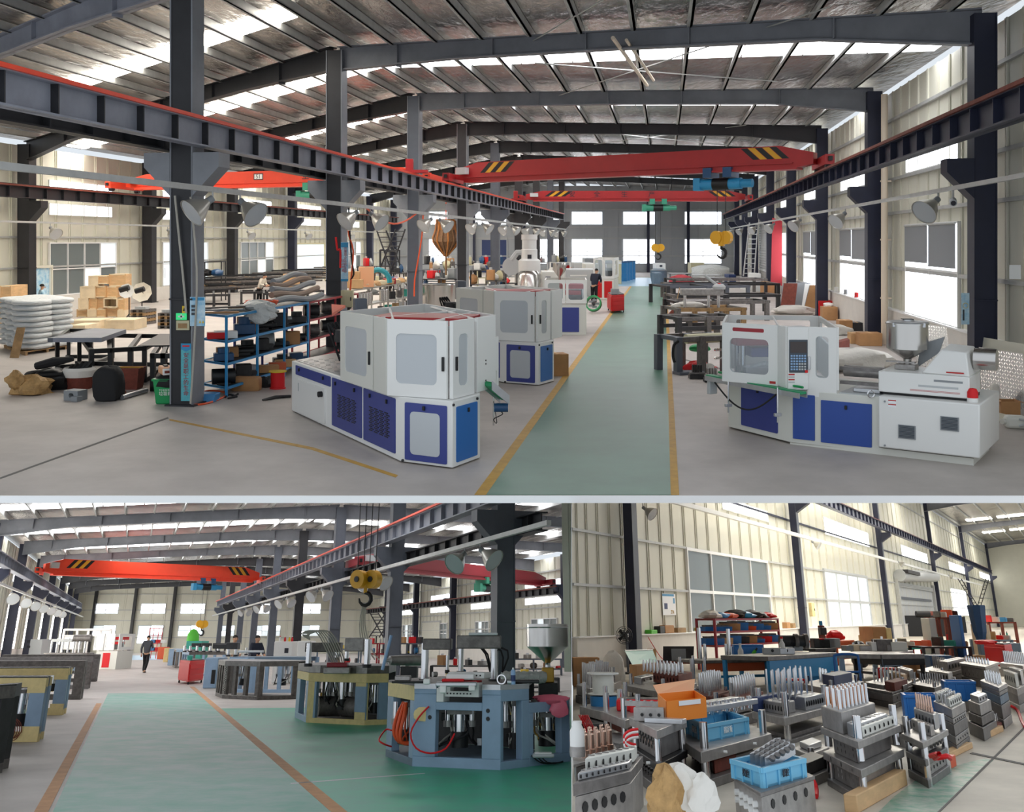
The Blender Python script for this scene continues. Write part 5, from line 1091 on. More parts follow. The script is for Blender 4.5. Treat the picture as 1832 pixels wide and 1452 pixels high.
t = thing('film_bundle', 'crumpled clear film draped over the blue rack front', 'film', on(P, u, l, dep, .36, .1, 1.66)); o = MB(); blob(o, (0, 0, .04), (.4, .24, .17), 6, 20, 12, 0, .3); obj('film', o, 'film', t); o = MB(); blob(o, (.1, -.22, -.12), (.28, .08, .18), 8, 16, 10, 0, .35); obj('film_fold', o, 'film', t)
for i in range(5):
    a, b_ = on(P, u, l, dep, .55+.05*i, .2+.15*i, 1.76+.12*i), on(P, u, l, dep, 1.25, .1+.2*i, 1.78+.13*i)
    tag(obj('duct_hose', MB().tube([a.lerp(b_, q/8)+V(0, 0, .05*math.sin(q*.8+i)) for q in range(9)], .075, 8), 'hosebrown' if i % 2 else 'grey'), '%s flexible duct hose on the blue rack top, %s from its front edge' % ('brown' if i % 2 else 'grey', ORD[i]), 'hose', 'duct hoses on the rack top')
for i in range(8):
    a = on(P, u, l, dep, .02+.07*i, .5+.1*(i % 4), 1.69); tag(obj('plank_offcut', MB().box(a.x, a.y, 1.70+.03*(i % 3), .9, .12, .03, .2+.25*i), ('card', 'grey', 'iron', 'white')[i % 4], sm=False), '%s offcut lying on the blue rack top, %s from the column' % (('brown', 'grey', 'dark', 'white')[i % 4], ORD[i]), 'offcut', 'offcuts on the rack top')
# red rack behind and the grey bench racks beyond
P2, Q2 = CUR.fl(553, 657), CUR.fl(640, 625); shelf_rack('rusty red rack holding dark motors behind the blue rack', P2, Q2, V(-.6, .8, 0), (.2, .7, 1.2, 1.66), 'dred', None, 3)
for i in range(6): t = thing('motor', 'dark motor on the red rack, %s of six' % ORD[i], 'motor', (P2.x+(Q2.x-P2.x)*(i % 3+.5)/3-.25, P2.y+(Q2.y-P2.y)*(i % 3+.5)/3+.35, .7 if i < 3 else 1.2), .4, 'motors on the red rack'); obj('drum', MB().cyl((-.2, 0, .16), (.2, 0, .16), .15, 14), 'dark' if i % 2 else 'iron', t); obj('foot', MB().box(0, 0, .02, .3, .24, .04), 'black', t)
tag(obj('orange_sheet', MB().prism([CUR.fl(594, 560, 1.72)[:2], CUR.fl(618, 545, 1.72)[:2], CUR.fl(593, 543, 1.72)[:2]], 1.655, 1.71), 'hose', sm=False), 'orange plastic sheet lying on the red rack end', 'sheet')
P3, Q3 = CUR.fl(632, 592), CUR.fl(746, 563); rk3, u3, n3, l3 = shelf_rack('pale slim steel shelf bench with cans and cartons', P3, Q3, V(-.3, 1.0, 0), (.35, .85, 1.46), 'wire', None, 5, deck='lightgrey')
for i, (f, w_, h, m, lb) in enumerate(((.06, .5, .32, 'card_l', 'light carton at the left end'), (.05, .45, .6, 'card_l', 'taller carton standing on the left end'), (.2, .55, .75, 'peach', 'pinkish carton'), (.55, .5, .22, 'dred', 'dark red tin box'), (.72, .4, .2, 'drum', 'blue bowl box'))):
    p = on(P3, u3, l3, V(-.3, 1, 0), f, .4 if i != 1 else .8, 1.47); t = thing('carton', lb+' on top of the pale shelf bench', 'box', p, .1); obj('body', MB().box(0, 0, h/2, w_, .4, h), m, t, bev=.01); obj('tape', MB().box(0, 0, h+.002, .08, .41, .004), 'card_l', t, sm=False)
t = thing('hose_ring', 'teal duct hose ring standing on the pale shelf bench', 'hose', on(P3, u3, l3, V(-.3, 1, 0), .37, .4, 1.47)); obj('ring', MB().tube([(.45*math.cos(a*.32), 0, .1+.5*math.sin(a*.32)) for a in range(11)], .1, 8), 'tealhose', t)
for i in range(7):
    p = on(P3, u3, l3, V(-.3, 1, 0), .22+.1*i, .25, 1.47); t = thing('packet', 'tan paper packet on the pale shelf bench, %s of seven' % ORD[i], 'packet', p, i, 'paper packets'); o = MB(); blob(o, (0, 0, .08), (.26, .2, .12), i, 12, 7, .7, .2); obj('body', o, 'card_l' if i % 2 else 'pale_wood', t)
for i in range(6):
    p = on(P3, u3, l3, V(-.3, 1, 0), .10+.04*i+(.16 if i > 3 else 0), .2, .86); t = thing('steel_can', 'shiny steel can under the pale bench top, %s of six' % ORD[i], 'can', p, 0, 'steel cans'); obj('body', MB().lathe([(0, 0), (.12, 0), (.12, .42), (.09, .45), (.09, .42)], n=14), 'stainless', t); obj('rim', MB().lathe([(.12, .4), (.135, .42), (.12, .44)], n=14), 'chrome', t)
for i in range(10):
    p = on(P3, u3, l3, V(-.3, 1, 0), .4+.06*i, .3, .86 if i % 2 else .36); t = thing('machine_part', 'assorted metal part on the pale bench shelves, %s of ten' % ORD[i], 'part', p, i*.7, 'parts on the bench shelves'); obj('block', MB().box(0, 0, .15, .2, .25, .3), ('iron', 'lightgrey', 'turq', 'dark', 'wood_d')[i % 5], t, bev=.01); obj('spindle', MB().cyl((0, 0, .3), (0, 0, .42), .04, 8), 'chrome', t)
for i in range(4):
    p = on(P3, u3, l3, V(-.3, 1, 0), .62+.11*i, -.03, 1.3); tag(obj('shelf_tag', MB().box(p.x, p.y-.03, 1.36, .12, .01, .22), 'white', sm=False), 'white tag hanging from the bench front, %s of four' % ORD[i], 'tag', 'bench tags')
# dark flat frames stored behind the blue rack
for i in range(14):
    y = 528-i*3.0; h = .75+.05*(i % 3); x0 = 350+9*(i % 4); x1 = 545+8*i-(90 if i % 3 == 0 else 0)
    P, Q = CUR.fl(x0, y+22), CUR.fl(min(x1, 596), y+14); u_, n_, l_ = plan(P, Q); t = thing('flat_chassis', 'dark flat welded frame stored behind the blue rack, %s from the front' % ORD[i], 'frame', (P.x, P.y, h+.05*i*.4), 0, 'flat frames')
    for a, b_ in ((0, .12), (1.2, 1.32)): obj('rail', MB().ob(-n_*a, u_, n_, 0, l_, -.1, 0, 0, .09), ('dark', 'iron', 'black')[i % 3], t, sm=False)
    for q in range(4): obj('rung', MB().ob(u_*(l_*q/3.05), -n_, u_, 0, 1.3, 0, .1, 0, .08), ('iron', 'dark', 'wood_d')[(i+q) % 3], t, sm=False)
for i, (x, w_) in enumerate(((352, 60), (470, 50), (430, 50), (520, 60))):
    P, Q = CUR.fl(x, 552-i*3), CUR.fl(x+w_, 552-i*3); weld_frame('dark trestle under the stored flat frames, %s' % ('by the nearest column', 'third of four', 'second of four', 'rightmost')[i], [(x, 556-i*3), (x+w_, 555-i*3), (x+w_, 545), (x, 545)], .75, 'dark', .1)
carton('light carton on the stored frames by the far doorway', 506, 528, 540, 490, 'card_l', 1.2); 
person('worker in a pale shirt bending among the stored frames by the side wall', CUR.fl(464, 545)+V(0, 0, .0), 1.2, 1.6, 'whitecloth', 'blackcloth', 'work', .5)
person('person in a pale blue shirt seated behind the side door', CUR.fl(72, 566)+V(0, 0, -.25), 2.2, 1.6, 'poster', 'blackcloth', 'work', .1)
# table by the side wall, wall ledge goods, ladders, chain bundle
shelf_rack('dark slim rack standing against the side wall', CUR.fl(358, 541), CUR.fl(396, 538), V(0, .8, 0), (.5, 1.3, 2.1), 'dark', None, 2)
for i in range(4): t = thing('dark_bundle', 'dark bundle on the slim wall rack, %s' % ('lower left', 'lower right', 'upper left', 'upper right')[i], 'bundle', CUR.fl(366+20*(i % 2), 540)+V(0, .3, .5 if i < 2 else 1.3)); o = MB(); blob(o, (0, 0, .2), (.35, .3, .2), i, 12, 7, .8); obj('body', o, ('black', 'hoist_d')[i % 2], t)
def ladder(label, a, b_, y, w_, m, n_=10, dy=0):
    A, B = CUR.pt(*a, y), CUR.pt(*b_, y+dy); t = thing('ladder', label, 'ladder', A); B = B-A; s = V(w_, 0, 0)
    for e in (0, 1): obj('stile', MB().cyl(s*e, B+s*(e*.8), .05, 6), m, t)
    for i in range(n_): f = (i+.6)/n_; obj('rung', MB().cyl(B*f, B*f+s*(1-.2*f), .03, 6), m, t)
    return t
ladder('dark steel stair ladder leaning to the right beyond the shelf bench', (676, 490), (708, 410), 60, .7, 'steel_dark', 9); ladder('dark steel stair ladder leaning to the left beyond the shelf bench', (702, 490), (674, 412), 61, .7, 'steel_dark', 9)
ladder('aluminium step ladder standing by the right far columns', (1330, 494), (1341, 398), 70, .75, 'alu', 11); 
t, P = weld_frame('dark platform railing beyond the pale shelf bench', [(680, 520), (716, 518), (716, 512), (680, 512)], 2.6, 'steel_dark', .08, (.25, .5, .75))
y = 47.5; c = CUR.pt(798, 395, y); t = thing('chain_bundle', 'orange and rusty lifting chains hanging in a bundle like a net', 'chain', (c.x, c.y, 0)); zt, z1, z2, z3 = (CUR.pt(798, q, y).z for q in (392, 411, 432, 458)); w_ = 17*y/1800
obj('chain_top', MB().lathe([(w_*.9, z1), (w_*.95, zt)], n=14), 'chain_o', t); obj('chain_body', MB().lathe([(w_*1.3, z2), (w_, z1)], n=14), 'chain', t); obj('chain_tip', MB().lathe([(.05, z3), (w_*1.3, z2)], n=14), 'chain', t)
for i in range(14): a = i*.449; obj('chain_strand', MB().tube([(w_*1.0*math.cos(a), w_*1.0*math.sin(a), zt), (w_*1.12*math.cos(a), w_*1.12*math.sin(a), z1), (w_*1.38*math.cos(a), w_*1.38*math.sin(a), z2), (.06*math.cos(a), .06*math.sin(a), z3)], .035, 5), ('chain', 'chain_o')[i % 2], t)
obj('hook_rope', MB().cyl((0, 0, zt), (0, 0, 5.0), .03, 6), 'hose', t); obj('tail', MB().cyl((0, 0, z3-.9), (0, 0, z3), .05, 6), 'chain', t)
# green drum stand, steel tub, benches heaped with parts behind the machines
mc = Mach('steel_tub', 'big round stainless tub behind the nearest machine', 'tub', 779, 563); obj('body', MB().lathe([(0, 0), (.45, 0), (.85, .45), (.9, 1.3), (.86, 1.3), (.8, .5)], n=24), 'stainless', mc.t); obj('rim', MB().lathe([(.88, 1.28), (.93, 1.31), (.88, 1.34)], n=24), 'chrome', mc.t)
for i, (x0, x1, py, h, m) in enumerate(((756, 822, 520, 1.35, 'grey_steel'), (756, 822, 530, 1.0, 'steel_dark'), (748, 820, 510, 1.5, 'grey_steel'), (828, 880, 516, 1.6, 'olive'), (842, 900, 530, 1.5, 'dark'), (905, 945, 524, 1.3, 'dark'), (885, 935, 512, 1.5, 'lightgrey'), (930, 980, 508, 1.6, 'lightgrey'), (985, 1020, 503, 1.5, 'white'), (870, 905, 540, 1.1, 'iron'), (640, 700, 512, 1.4, 'dark'), (700, 745, 528, 1.3, 'dark'), (660, 720, 540, .9, 'iron'))):
    P, Q = CUR.fl(x0, py), CUR.fl(x1, py); rk_, u_, n_, l_ = shelf_rack('cluttered work bench behind the machines, %s of the left-hand benches' % ORD[i], P, Q, V(0, 1.2, 0), (h*.45, h), m, None, 3, 'bench', name='work_bench', ps=.08)
    for j in range(7):
        rr_ = RND.random(); p = on(P, u_, l_, V(0, 1.2, 0), (j+.5)/7, .3+.4*rr_, h if j % 3 else h*.45); s = l_/7*(.6+.4*rr_); hh = .2+.45*RND.random()
        mm = ('lightgrey', 'iron', 'card', 'dark', 'white', 'hoist_d', 'grey', 'redp', 'olive')[(i*5+j*2) % 9]
        t = thing('bench_item', '%s item on the %s left-hand bench, %s from its left end' % ({'lightgrey': 'pale grey', 'iron': 'raw iron', 'card': 'brown box', 'dark': 'dark iron', 'white': 'white', 'hoist_d': 'dark blue', 'grey': 'grey', 'redp': 'red', 'olive': 'beige'}[mm], ORD[i], ORD[j]), 'part', p, rr_, 'things on the left-hand benches')
        if j % 2: obj('body', MB().box(0, 0, hh/2, s, .5, hh), mm, t, bev=.02); obj('knob', MB().cyl((0, 0, hh), (0, 0, hh+.12), .08, 8), 'lightgrey', t)
        else: o = MB(); blob(o, (0, 0, hh*.4), (s*.5, .35, hh*.5), i*7+j, 10, 6, .8, .25); obj('body', o, mm, t)
person('worker in dark clothes bending behind the third machine', CUR.fl(1063, 546), 2.6, 1.85, 'navycloth', 'blackcloth', 'work', .35)
# ================================================================== UPPER HALL: right side of the aisle
def press_frame(label, xl, xr, pl, pr, h, dep, m='iron', m2='dark', nb=2, pipe=None, posts=3):
    P, Q = CUR.fl(xl, pl), CUR.fl(xr, pr); u, n, l = plan(P, Q); t = thing('press_bed', label, 'frame', P, 0, 'unfinished press frames')
    for j in (0, 1):
        for i in range(posts): c = u*(l*i/(posts-1))-n*(dep*j); bp(t, 'post', m if i else m2, (c.x, c.y, 0), (.16, .16, h), math.atan2(u.y, u.x))
        for k in range(nb):
            z = h*(1-.38*k); obj('beam', MB().ob(-n*dep*j, u, n, 0, l, -.06, .06, z-.12, z), (m, m2)[k % 2], t, bev=.008)
    for e in (0, l*.5, l): obj('cross_beam', MB().ext([u*e+V(0, 0, h-.1), u*(e+.14)+V(0, 0, h-.1), u*(e+.14)-n*dep+V(0, 0, h-.1), u*e-n*dep+V(0, 0, h-.1)], (0, 0, .1)), m2, t, sm=False)
    obj('bottom_plate', MB().ob((0, 0, 0), u, n, -.1, l*.45, -.1, .25, 0, .07), m2, t, bev=.01)
    if pipe: obj('cylinder', MB().cyl(u*.35-n*.2+V(0, 0, h*.92), u*min(l, 1.5)-n*.2+V(0, 0, h*.92), .12, 14), pipe, t); obj('flange', MB().cyl(u*min(l, 1.5)-n*.2+V(0, 0, h*.92), u*min(l, 1.6)-n*.2+V(0, 0, h*.92), .17, 14), m2, t)
    return t, u, n, l
t, u, n, l = press_frame('nearest raw press frame with a yellow cylinder, left of the hopper machine', 1213, 1296, 669, 664, .88, .9, 'iron', 'grey_steel', 1, 'olive')
obj('hose', MB().tube([V(.0, -.1, .8), V(-.12, -.12, .7), V(-.14, -.12, .45), V(-.1, -.1, .3)], .035, 8), 'rubber', t)
for i in range(6): obj('valve', MB().cyl(u*(l*.75+.07*(i % 3))+n*.08+V(0, 0, .35+.2*(i//3)), u*(l*.75+.07*(i % 3))+n*.15+V(0, 0, .35+.2*(i//3)), .03, 8), 'chrome', t)
t = heap('red_cloth', 'red cloth and a white rag heaped inside the nearest press frame', 'cloth', 1251, 664, (.34, .2, .14), 'redp', 4, .6, amp=.3); o = MB(); blob(o, (.22, -.05, .1), (.16, .14, .1), 3, 10, 6, .8); obj('rag', o, 'cloth', t)
t = heap('green_bag', 'green bag hanging inside the nearest press frame', 'bag', 1253, 655, (.28, .12, .1), 'green_p', 6, 0, amp=.1); t.matrix_world = t.matrix_world @ Matrix.Translation((0, 0, .35))
for i, (x, y, nm) in enumerate(((1241, 678, 'left'), (1268, 684, 'right'))):
    p = CUR.fl(x, y); t = thing('mould_step', 'small dark stepped mould base on the floor, %s one before the press frame' % nm, 'mould', p); obj('plate', MB().box(.1, .1, .05, .38, .24, .1), 'dark', t, bev=.01); obj('plate', MB().box(.1, .1, .13, .34, .2, .05), 'mould_d', t, bev=.01)
    for k in range(4): obj('block', MB().box(.0+.06*k, .08, .24, .04, .12, .16), 'mould' if i else 'black', t, bev=.006)
fr = [('second raw press frame with two beams behind the nearest one', 1214, 1318, 612, 608, .78, 1.2), ('third raw press frame carrying white film', 1213, 1330, 592, 590, .80, 1.6), ('fourth press frame with thick cross bars', 1210, 1372, 575, 573, .80, 1.5), ('fifth dark press frame', 1208, 1392, 563, 561, .85, 1.5), ('long grey press bed nearest the red and white far tables', 1195, 1338, 546, 544, .95, 2.5), ('sixth dark press frame behind the long grey bed', 1200, 1392, 535, 534, .85, 2), ('seventh press frame far back', 1206, 1370, 526, 525, .9, 2)]
for i, (lb, a, b_, c, d, h, dp) in enumerate(fr): press_frame(lb, a, b_, c, d, h, dp, ('iron', 'wood_d', 'iron', 'dark', 'grey_steel', 'dark', 'iron')[i], ('dark', 'iron', 'black', 'iron', 'dark', 'iron', 'dark')[i], 2 if i < 2 else 1, 'mould' if i in (2, 3) else None, 3)
mc = Mach('press_column', 'round-capped press head on two posts above the third press frame', 'machine', 1287, 592); 
for x in (-1.15, -.3, .05): obj('pillar', MB().cyl((x, .4, .8), (x, .4, 1.25), .055, 12), 'chrome', mc.t)
obj('head', MB().box(-.55, .4, 1.36, 1.5, .4, .24), 'mould', mc.t, bev=.03); obj('cap', MB().lathe([(0, 0), (.22, 0), (.24, .1), (.16, .18), (0, .2)], (.06, .35, 1.46), 16), 'lightgrey', mc.t); obj('button', MB().cyl((.06, .3, 1.64), (.06, .3, 1.68), .05, 10), 'redp', mc.t); obj('lever', MB().cyl((0, .35, 1.6), (-.42, .5, 1.95), .05, 8), 'lightgrey', mc.t)
t = heap('film_heap', 'white film heap lying on the third press frame', 'film', 1240, 592, (.6, .3, .12), 'cloth', 7, .6); t.matrix_world = t.matrix_world @ Matrix.Translation((0, .5, .8))
mc = Mach('broom', 'brown straw broom standing behind the press frames by the aisle', 'broom', 1203, 566); obj('bristles', MB().ext([(-.26, 0, 0), (.22, 0, 0), (.2, 0, .35), (.12, 0, .42)], (0, .12, 0)), 'rust', mc.t); obj('handle', MB().cyl((.15, .06, .4), (.35, .3, 1.2), .02, 6), 'wood_d', mc.t)
for i, (lb, x0, x1, py, top, m) in enumerate((('white frame table far along the right side', 1263, 1303, 512, 497, 'white'), ('pale blue work table far along the right side', 1238, 1290, 507, 492, 'lightgrey'), ('grey round machine bed far along the right side', 1199, 1236, 506, 489, 'grey'))):
    P, Q = CUR.fl(x0, py), CUR.fl(x1, py); h = CUR.z(P, top); tt, u_, n_, l_ = shelf_rack(lb, P, Q, V(0, 2, 0), (h*.4, h), m, None, 2, 'table', 'lightgrey', 'work_table', .12)
for i, (lb, x0, x1, py, top, m) in enumerate((('white cabinet pair near the step ladder, left one', 1334, 1348, 520, 497, 'white'), ('white cabinet pair near the step ladder, right one', 1349, 1362, 521, 489, 'white'), ('dark blue tank before the white cabinets', 1304, 1317, 508, 491, 'navydoor'), ('beige slotted machine hood under the right far window', 1236, 1260, 497, 470, 'olive'), ('pale machine at the aisle edge with a round grey bin', 1171, 1184, 511, 488, 'bluegrey_d'), ('brown carton stack by the shutter door', 1372, 1386, 528, 505, 'card'), ('black bin by the shutter door', 1380, 1390, 527, 506, 'black'))):
    mc = pale_unit(lb, x0, x1, py, top, m, 1.6, 'machine' if i > 2 and i < 5 else 'cabinet' if i < 3 else 'box', parts=((x0+2, x1-2, .2, .8, m),))
t = thing('grey_bin', 'round grey-green bin at the right edge of the aisle far down', 'bin', CUR.fl(1178, 507)); obj('body', MB().lathe([(0, 0), (.5, 0), (.62, .6), (.6, 1.0), (.4, 1.1), (.36, 1.05)], n=16), 'bluegrey_d', t); obj('rim', MB().lathe([(.58, .95), (.64, 1.0), (.58, 1.05)], n=16), 'grey', t)
t = heap('film_heap', 'pale film heap on the far tables below the right window', 'film', 1275, 500, (1.6, .6, .7), 'film', 12, .7)
t = heap('cloth_heap', 'reddish cloth heap on the far grey machine bed', 'cloth', 1222, 509, (.9, .5, .4), 'mesh_red', 5, .7)
# bunting, panels and goods along the window wall
tag(obj('red_bunting', MB().ext([HP(6.1, 57.5, 0.8), HP(6.75, 57.5, .6), HP(6.75, 57.5, 4.3), HP(6.2, 57.5, 4.5)], V(0, .04, 0)), 'mesh_red', sm=False), 'red banner cloth hanging by the shutter door', 'banner')
lp = [('dark red', 1403, 550, 'rust', .5), ('grey', 1412, 548, 'grey', .9), ('first navy', 1423, 548, 'navydoor', .5), ('second navy', 1431, 548, 'navydoor', .5), ('white', 1441, 551, 'white', .5), ('brown cardboard', 1450, 556, 'card', .8)]
for i, (nm, x, y, m, w_) in enumerate(lp):
    p = CUR.fl(x, y); t = thing('leaning_board', '%s panel leaning among the boards near the third blue column' % nm, 'panel', p, 0, 'leaning boards'); obj('sheet', MB().ext([(-w_*.4, 0, 0), (w_*.8, -.3, 0), (w_*.8+.22, .0, 1.15), (.05, .3, 1.15)], (.03, .04, 0)), m, t, sm=False); obj('edge', MB().cyl((-w_*.4, 0, 0), (.05, .3, 1.15), .015, 5), 'grey', t)
t = heap('film_heap', 'white film lying on the floor before the leaning boards', 'film', 1425, 563, (.9, .5, .22), 'cloth', 9, .7)
for i, (lb, x0, x1, py, top, m, dp) in enumerate((('red carton by the third blue column, behind the brown one', 1467, 1493, 567, 538, 'redcab', .7), ('big brown carton by the third blue column', 1474, 1500, 573, 549, 'card', .6), ('brown crate with a dark label under the second window', 1504, 1527, 592, 573, 'card', .6), ('black open carton beside the brown crate', 1527, 1545, 592, 577, 'dark', .5), ('long light carton behind the hopper, right', 1541, 1580, 619, 596, 'card', .6), ('light carton behind the hopper, left', 1524, 1545, 615, 596, 'card_l', .5))): carton(lb, x0, x1, py, top, m, dp, -.12)
t = heap('white_bag', 'white bag lying on the big brown carton', 'bag', 1487, 573, (.2, .16, .1), 'cloth', 3, .7); t.matrix_world = t.matrix_world @ Matrix.Translation((0, .2, .52))
t = heap('film_heap', 'heap of bright white film behind the white cabin', 'film', 1500, 600, (.5, .3, .2), 'cloth', 8, .7)
t = heap('cloth_heap', 'large white dust sheet heaped behind the hopper machine', 'cloth', 1545, 668, (1.0, .7, .3), 'cloth', 10, .8, amp=.14)
tag(obj('dark_board', MB().ext([CUR.fl(1494, 648), CUR.fl(1520, 640), CUR.fl(1520, 640)+V(0, 0, .5), CUR.fl(1494, 648)+V(0, 0, .5)], V(.1, .5, 0)), 'rust', sm=False), 'dark brown box behind the glass cabin door', 'box')
def tread(label, base, top, y0, dz):
    P = [CUR.fl(*q) for q in base]; t = thing('tread_sheet', label, 'plate', P[0]); d = P[1]-P[0]; h = V(dz[0], dz[1], dz[2])
    obj('sheet', MB().ext([V(0, 0, 0), d, d+h, h], V(0, .02, 0)), 'tread', t, sm=False); mb = MB(); k = 18; r_ = 15
    nn_ = d.cross(h).normalized(); nn_ = nn_ if nn_.y < 0 else -nn_
    for i in range(k):
        for j in range(r_):
            c = d*((i+.5)/k)+h*((j+.5)/r_); a = (d.normalized()+(h.normalized() if (i+j) % 2 else -h.normalized()))*.026; b_ = d.normalized().cross(nn_)*.0+nn_*.008; s_ = (d.normalized()-(h.normalized() if (i+j) % 2 else -h.normalized()))*.008
            mb.ext([c-a, c-s_, c+a, c+s_], b_)
    o = obj('tread_bars', mb, 'chrome', t, sm=False); o['kind'] = 'stuff'; return t
tread('grey tread plate sheet leaning under the nearest window behind the hopper', [(1640, 655), (1722, 668)], None, 0, (.12, .5, 1.05))
tread('tread plate sheet leaning by the nearest blue column at the photo edge', [(1757, 716), (1838, 735)], None, 0, (.15, .45, 1.02))
tag(obj('pale_board', MB().ext([CUR.fl(1757, 710), CUR.fl(1860, 738), CUR.fl(1860, 738)+V(.1, .5, 1.2), CUR.fl(1757, 710)+V(.1, .5, 1.2)], V(0, .04, 0)), 'cream', sm=False), 'pale board leaning behind the edge tread plate', 'board')
t = heap('paper_roll', 'white paper roll standing against the edge tread plate', 'roll', 1783, 728, (.08, .08, .22), 'cloth', 1, 1, amp=.05, pw=4)
carton('open brown carton on the floor at the right photo edge', 1794, 1826, 742, 718, 'card', .3, -.1, open_=True)
carton('flattened carton on the floor by the blue column foot', 1745, 1770, 729, 718, 'card_l', .4, -.3)
mc = Mach('white_jug', 'white plastic jug lying on the floor at the right photo edge', 'jug', 1820, 768); obj('body', MB().box(.02, .12, .11, .34, .24, .22, -.25), 'offwhite', mc.t, bev=.06); obj('neck', MB().cyl((-.16, .1, .12), (-.22, .08, .12), .05, 10), 'offwhite', mc.t); obj('grip', MB().tube([(.02, -.02, .06), (.1, -.06, .1), (.12, -.06, .16), (.02, -.02, .18)], .02, 6), 'lightgrey', mc.t)
tag(obj('floor_sheet', MB().prism([CUR.fl(x, y)[:2] for x, y in ((1750, 748), (1806, 758), (1832, 752), (1765, 735))], .005, .03), 'cream', sm=False), 'pale sheet lying on the floor by the right wall', 'sheet')
t, w_, h = sign('white square board on the girt at the right photo edge', 1806, 1826, 474, 499, 0, 19.6, 'poster_w', 'wall_board', 'board')
for i, (x, y, m) in enumerate(((1575, 565, 'white'), (1592, 560, 'wood_d'))): p = CUR.fl(x, y+25); tag(obj('leaning_casing', MB().holed(p, V(.9, -.43, 0), V(-.43, -.9, 0), 0, .7, 0, 1.1, -.02, .02, .15, .5, .2, .9, .05), m), ('white frame leaning behind the cream downpipe', 'brown board leaning behind the cream downpipe')[i], 'frame')
for k in range(3): tag(obj('ledge_item', MB().box(*(HP(wR-.05, 37+2.2*k)+V(0, 0, 1.19)), .1, .35, .2), ('redp', 'grey', 'white')[k], bev=.02), '%s item on the sill of the second window' % ('red', 'grey', 'white')[k], 'part')
# ================================================================== LOWER LEFT HALL: structure
use(LLR)
ML2 = (240-916)/math.hypot(1800, 710)
def LP(a, y, z=0): return Vector((a+ML2*y, y, z))
LU = Vector((ML2, 1, 0)).normalized(); LN = Vector((LU.y, -LU.x, 0))
A0, A1, A2 = -7.0, 9.0, 26.3; AW = -7.7; LB = 121.5
PART = 1022.4                                    # the partition between the two lower halls stands in this column
def xlim(y, z=0, px=PART): return (px-CX)/F*(y*CUR.c+(z-CUR.h)*CUR.s)
def alim(y, z=0): return xlim(y, z)-ML2*y
p_ = [CUR.fl(-160, 1475), CUR.fl(PART, 1475), V(xlim(LB), LB, 0), LP(AW-2, LB), LP(AW-2, 40)]
floor2 = obj('floor', MB().prism([q[:2] for q in p_], -.08, 0), 'concrete', kind='structure', sm=False)
def lane2(name, pts, m, z1): return obj(name, MB().prism([CUR.fl(*q)[:2] for q in pts], .001, z1), m, floor2, sm=False)
def l2x(x0, y0, y): return 240+(x0-240)*(y-1140)/(y0-1140)
lane2('aisle_lane', [(l2x(100, 1440, 1475), 1475), (l2x(580, 1440, 1475), 1475), (l2x(580, 1440, 1240), 1240), (l2x(100, 1440, 1240), 1240)], 'teal', .004)
lane2('side_lane', [(l2x(600, 1440, 1475), 1475), (PART, 1475), (PART, 1262), (396, 1267)], 'teal_side', .004)
lane2('lane_line', [(l2x(68, 1440, 1475), 1475), (l2x(92, 1440, 1475), 1475), (l2x(92, 1440, 1258), 1258), (l2x(68, 1440, 1258), 1258)], 'orange_line', .006)
lane2('lane_line', [(l2x(578, 1440, 1475), 1475), (l2x(606, 1440, 1475), 1475), (l2x(606, 1440, 1228), 1228), (l2x(578, 1440, 1228), 1228)], 'orange_line', .006)
lane2('floor_patch', [(205, 1180), (290, 1180), (288, 1172), (212, 1172)], 'tile_blue', .006)
lane2('floor_joint', [(520, 1401), (760, 1383), (760, 1384), (520, 1403)], 'lightgrey', .006)
ZA, ZB, ZD = 6.75, 7.45, 6.5
def rz2(a): return ZB+(a-A1)*(ZB-ZA)/(A1-A0) if a < A1 else ZB+(a-A1)*(ZD-ZB)/(A2-A1)
def RP(a, y, dz=0): return LP(a, y, rz2(a)+dz)
roof2 = obj('ceiling', MB().ext([RP(AW-.3, 30, .24), RP(A1, 27, .24), RP(A1, LB, .24), RP(AW-.3, LB, .24)], (0, 0, .06)), 'foil', kind='structure', sm=False)
ys = [27, 34, 42, 50, 58]; ed = [RP(min(A2, alim(y, 7)-.05), y, .24) for y in ys]
obj('ceiling', MB().ext([RP(A1, 26.5, .24)]+ed+[RP(A2, 66, .24), RP(A2, LB, .24), RP(A1, LB, .24)], (0, 0, .06)), 'foil', kind='structure', sm=False)
def purl2(a):
    y0 = 27.0
    while a > A1 and alim(y0, 7) < a+.15 and y0 < 90: y0 += .5
    p, q = RP(a, y0), RP(a, LB); mb = MB(); mb.ob(p, LU, LN, 0, (q-p).length, -.03, .03, 0, .22); obj('purlin', mb, 'galv', roof2, sm=False)
for i in range(12): purl2(A0+.4+(A1-.6-A0)*i/11.3)
for i in range(11): purl2(A1+.8+(A2-A1-1)*i/10.5)
YB = [26.4, 37.6, 48.8, 60, 71, 82, 93, 104, 115]
def strip2(y0, y1, a0, a1, m, n=9):
    for i in range(n):
        b0, b1 = a0+(a1-a0)*i/n, a0+(a1-a0)*(i+.97)/n
        if b1 > A1 and alim(y0, 7) < b1: continue
        obj('daylight_sheet', MB().ext([RP(b0, y0, .2), RP(b1, y0, .2), RP(b1, y1, .2), RP(b0, y1, .2)], (0, 0, .03)), m, roof2, sm=False)
for k in range(1, 8):
    y = YB[k]+7.6; strip2(y, y+1.5, AW, A1, 'sky_left'); strip2(y, y+1.5, A1+.2, A2, 'sky_left', 10)
strip2(31, 33.5, AW, A1, 'sky_left')  # extra glowing strip above the view, added to brighten the near bay
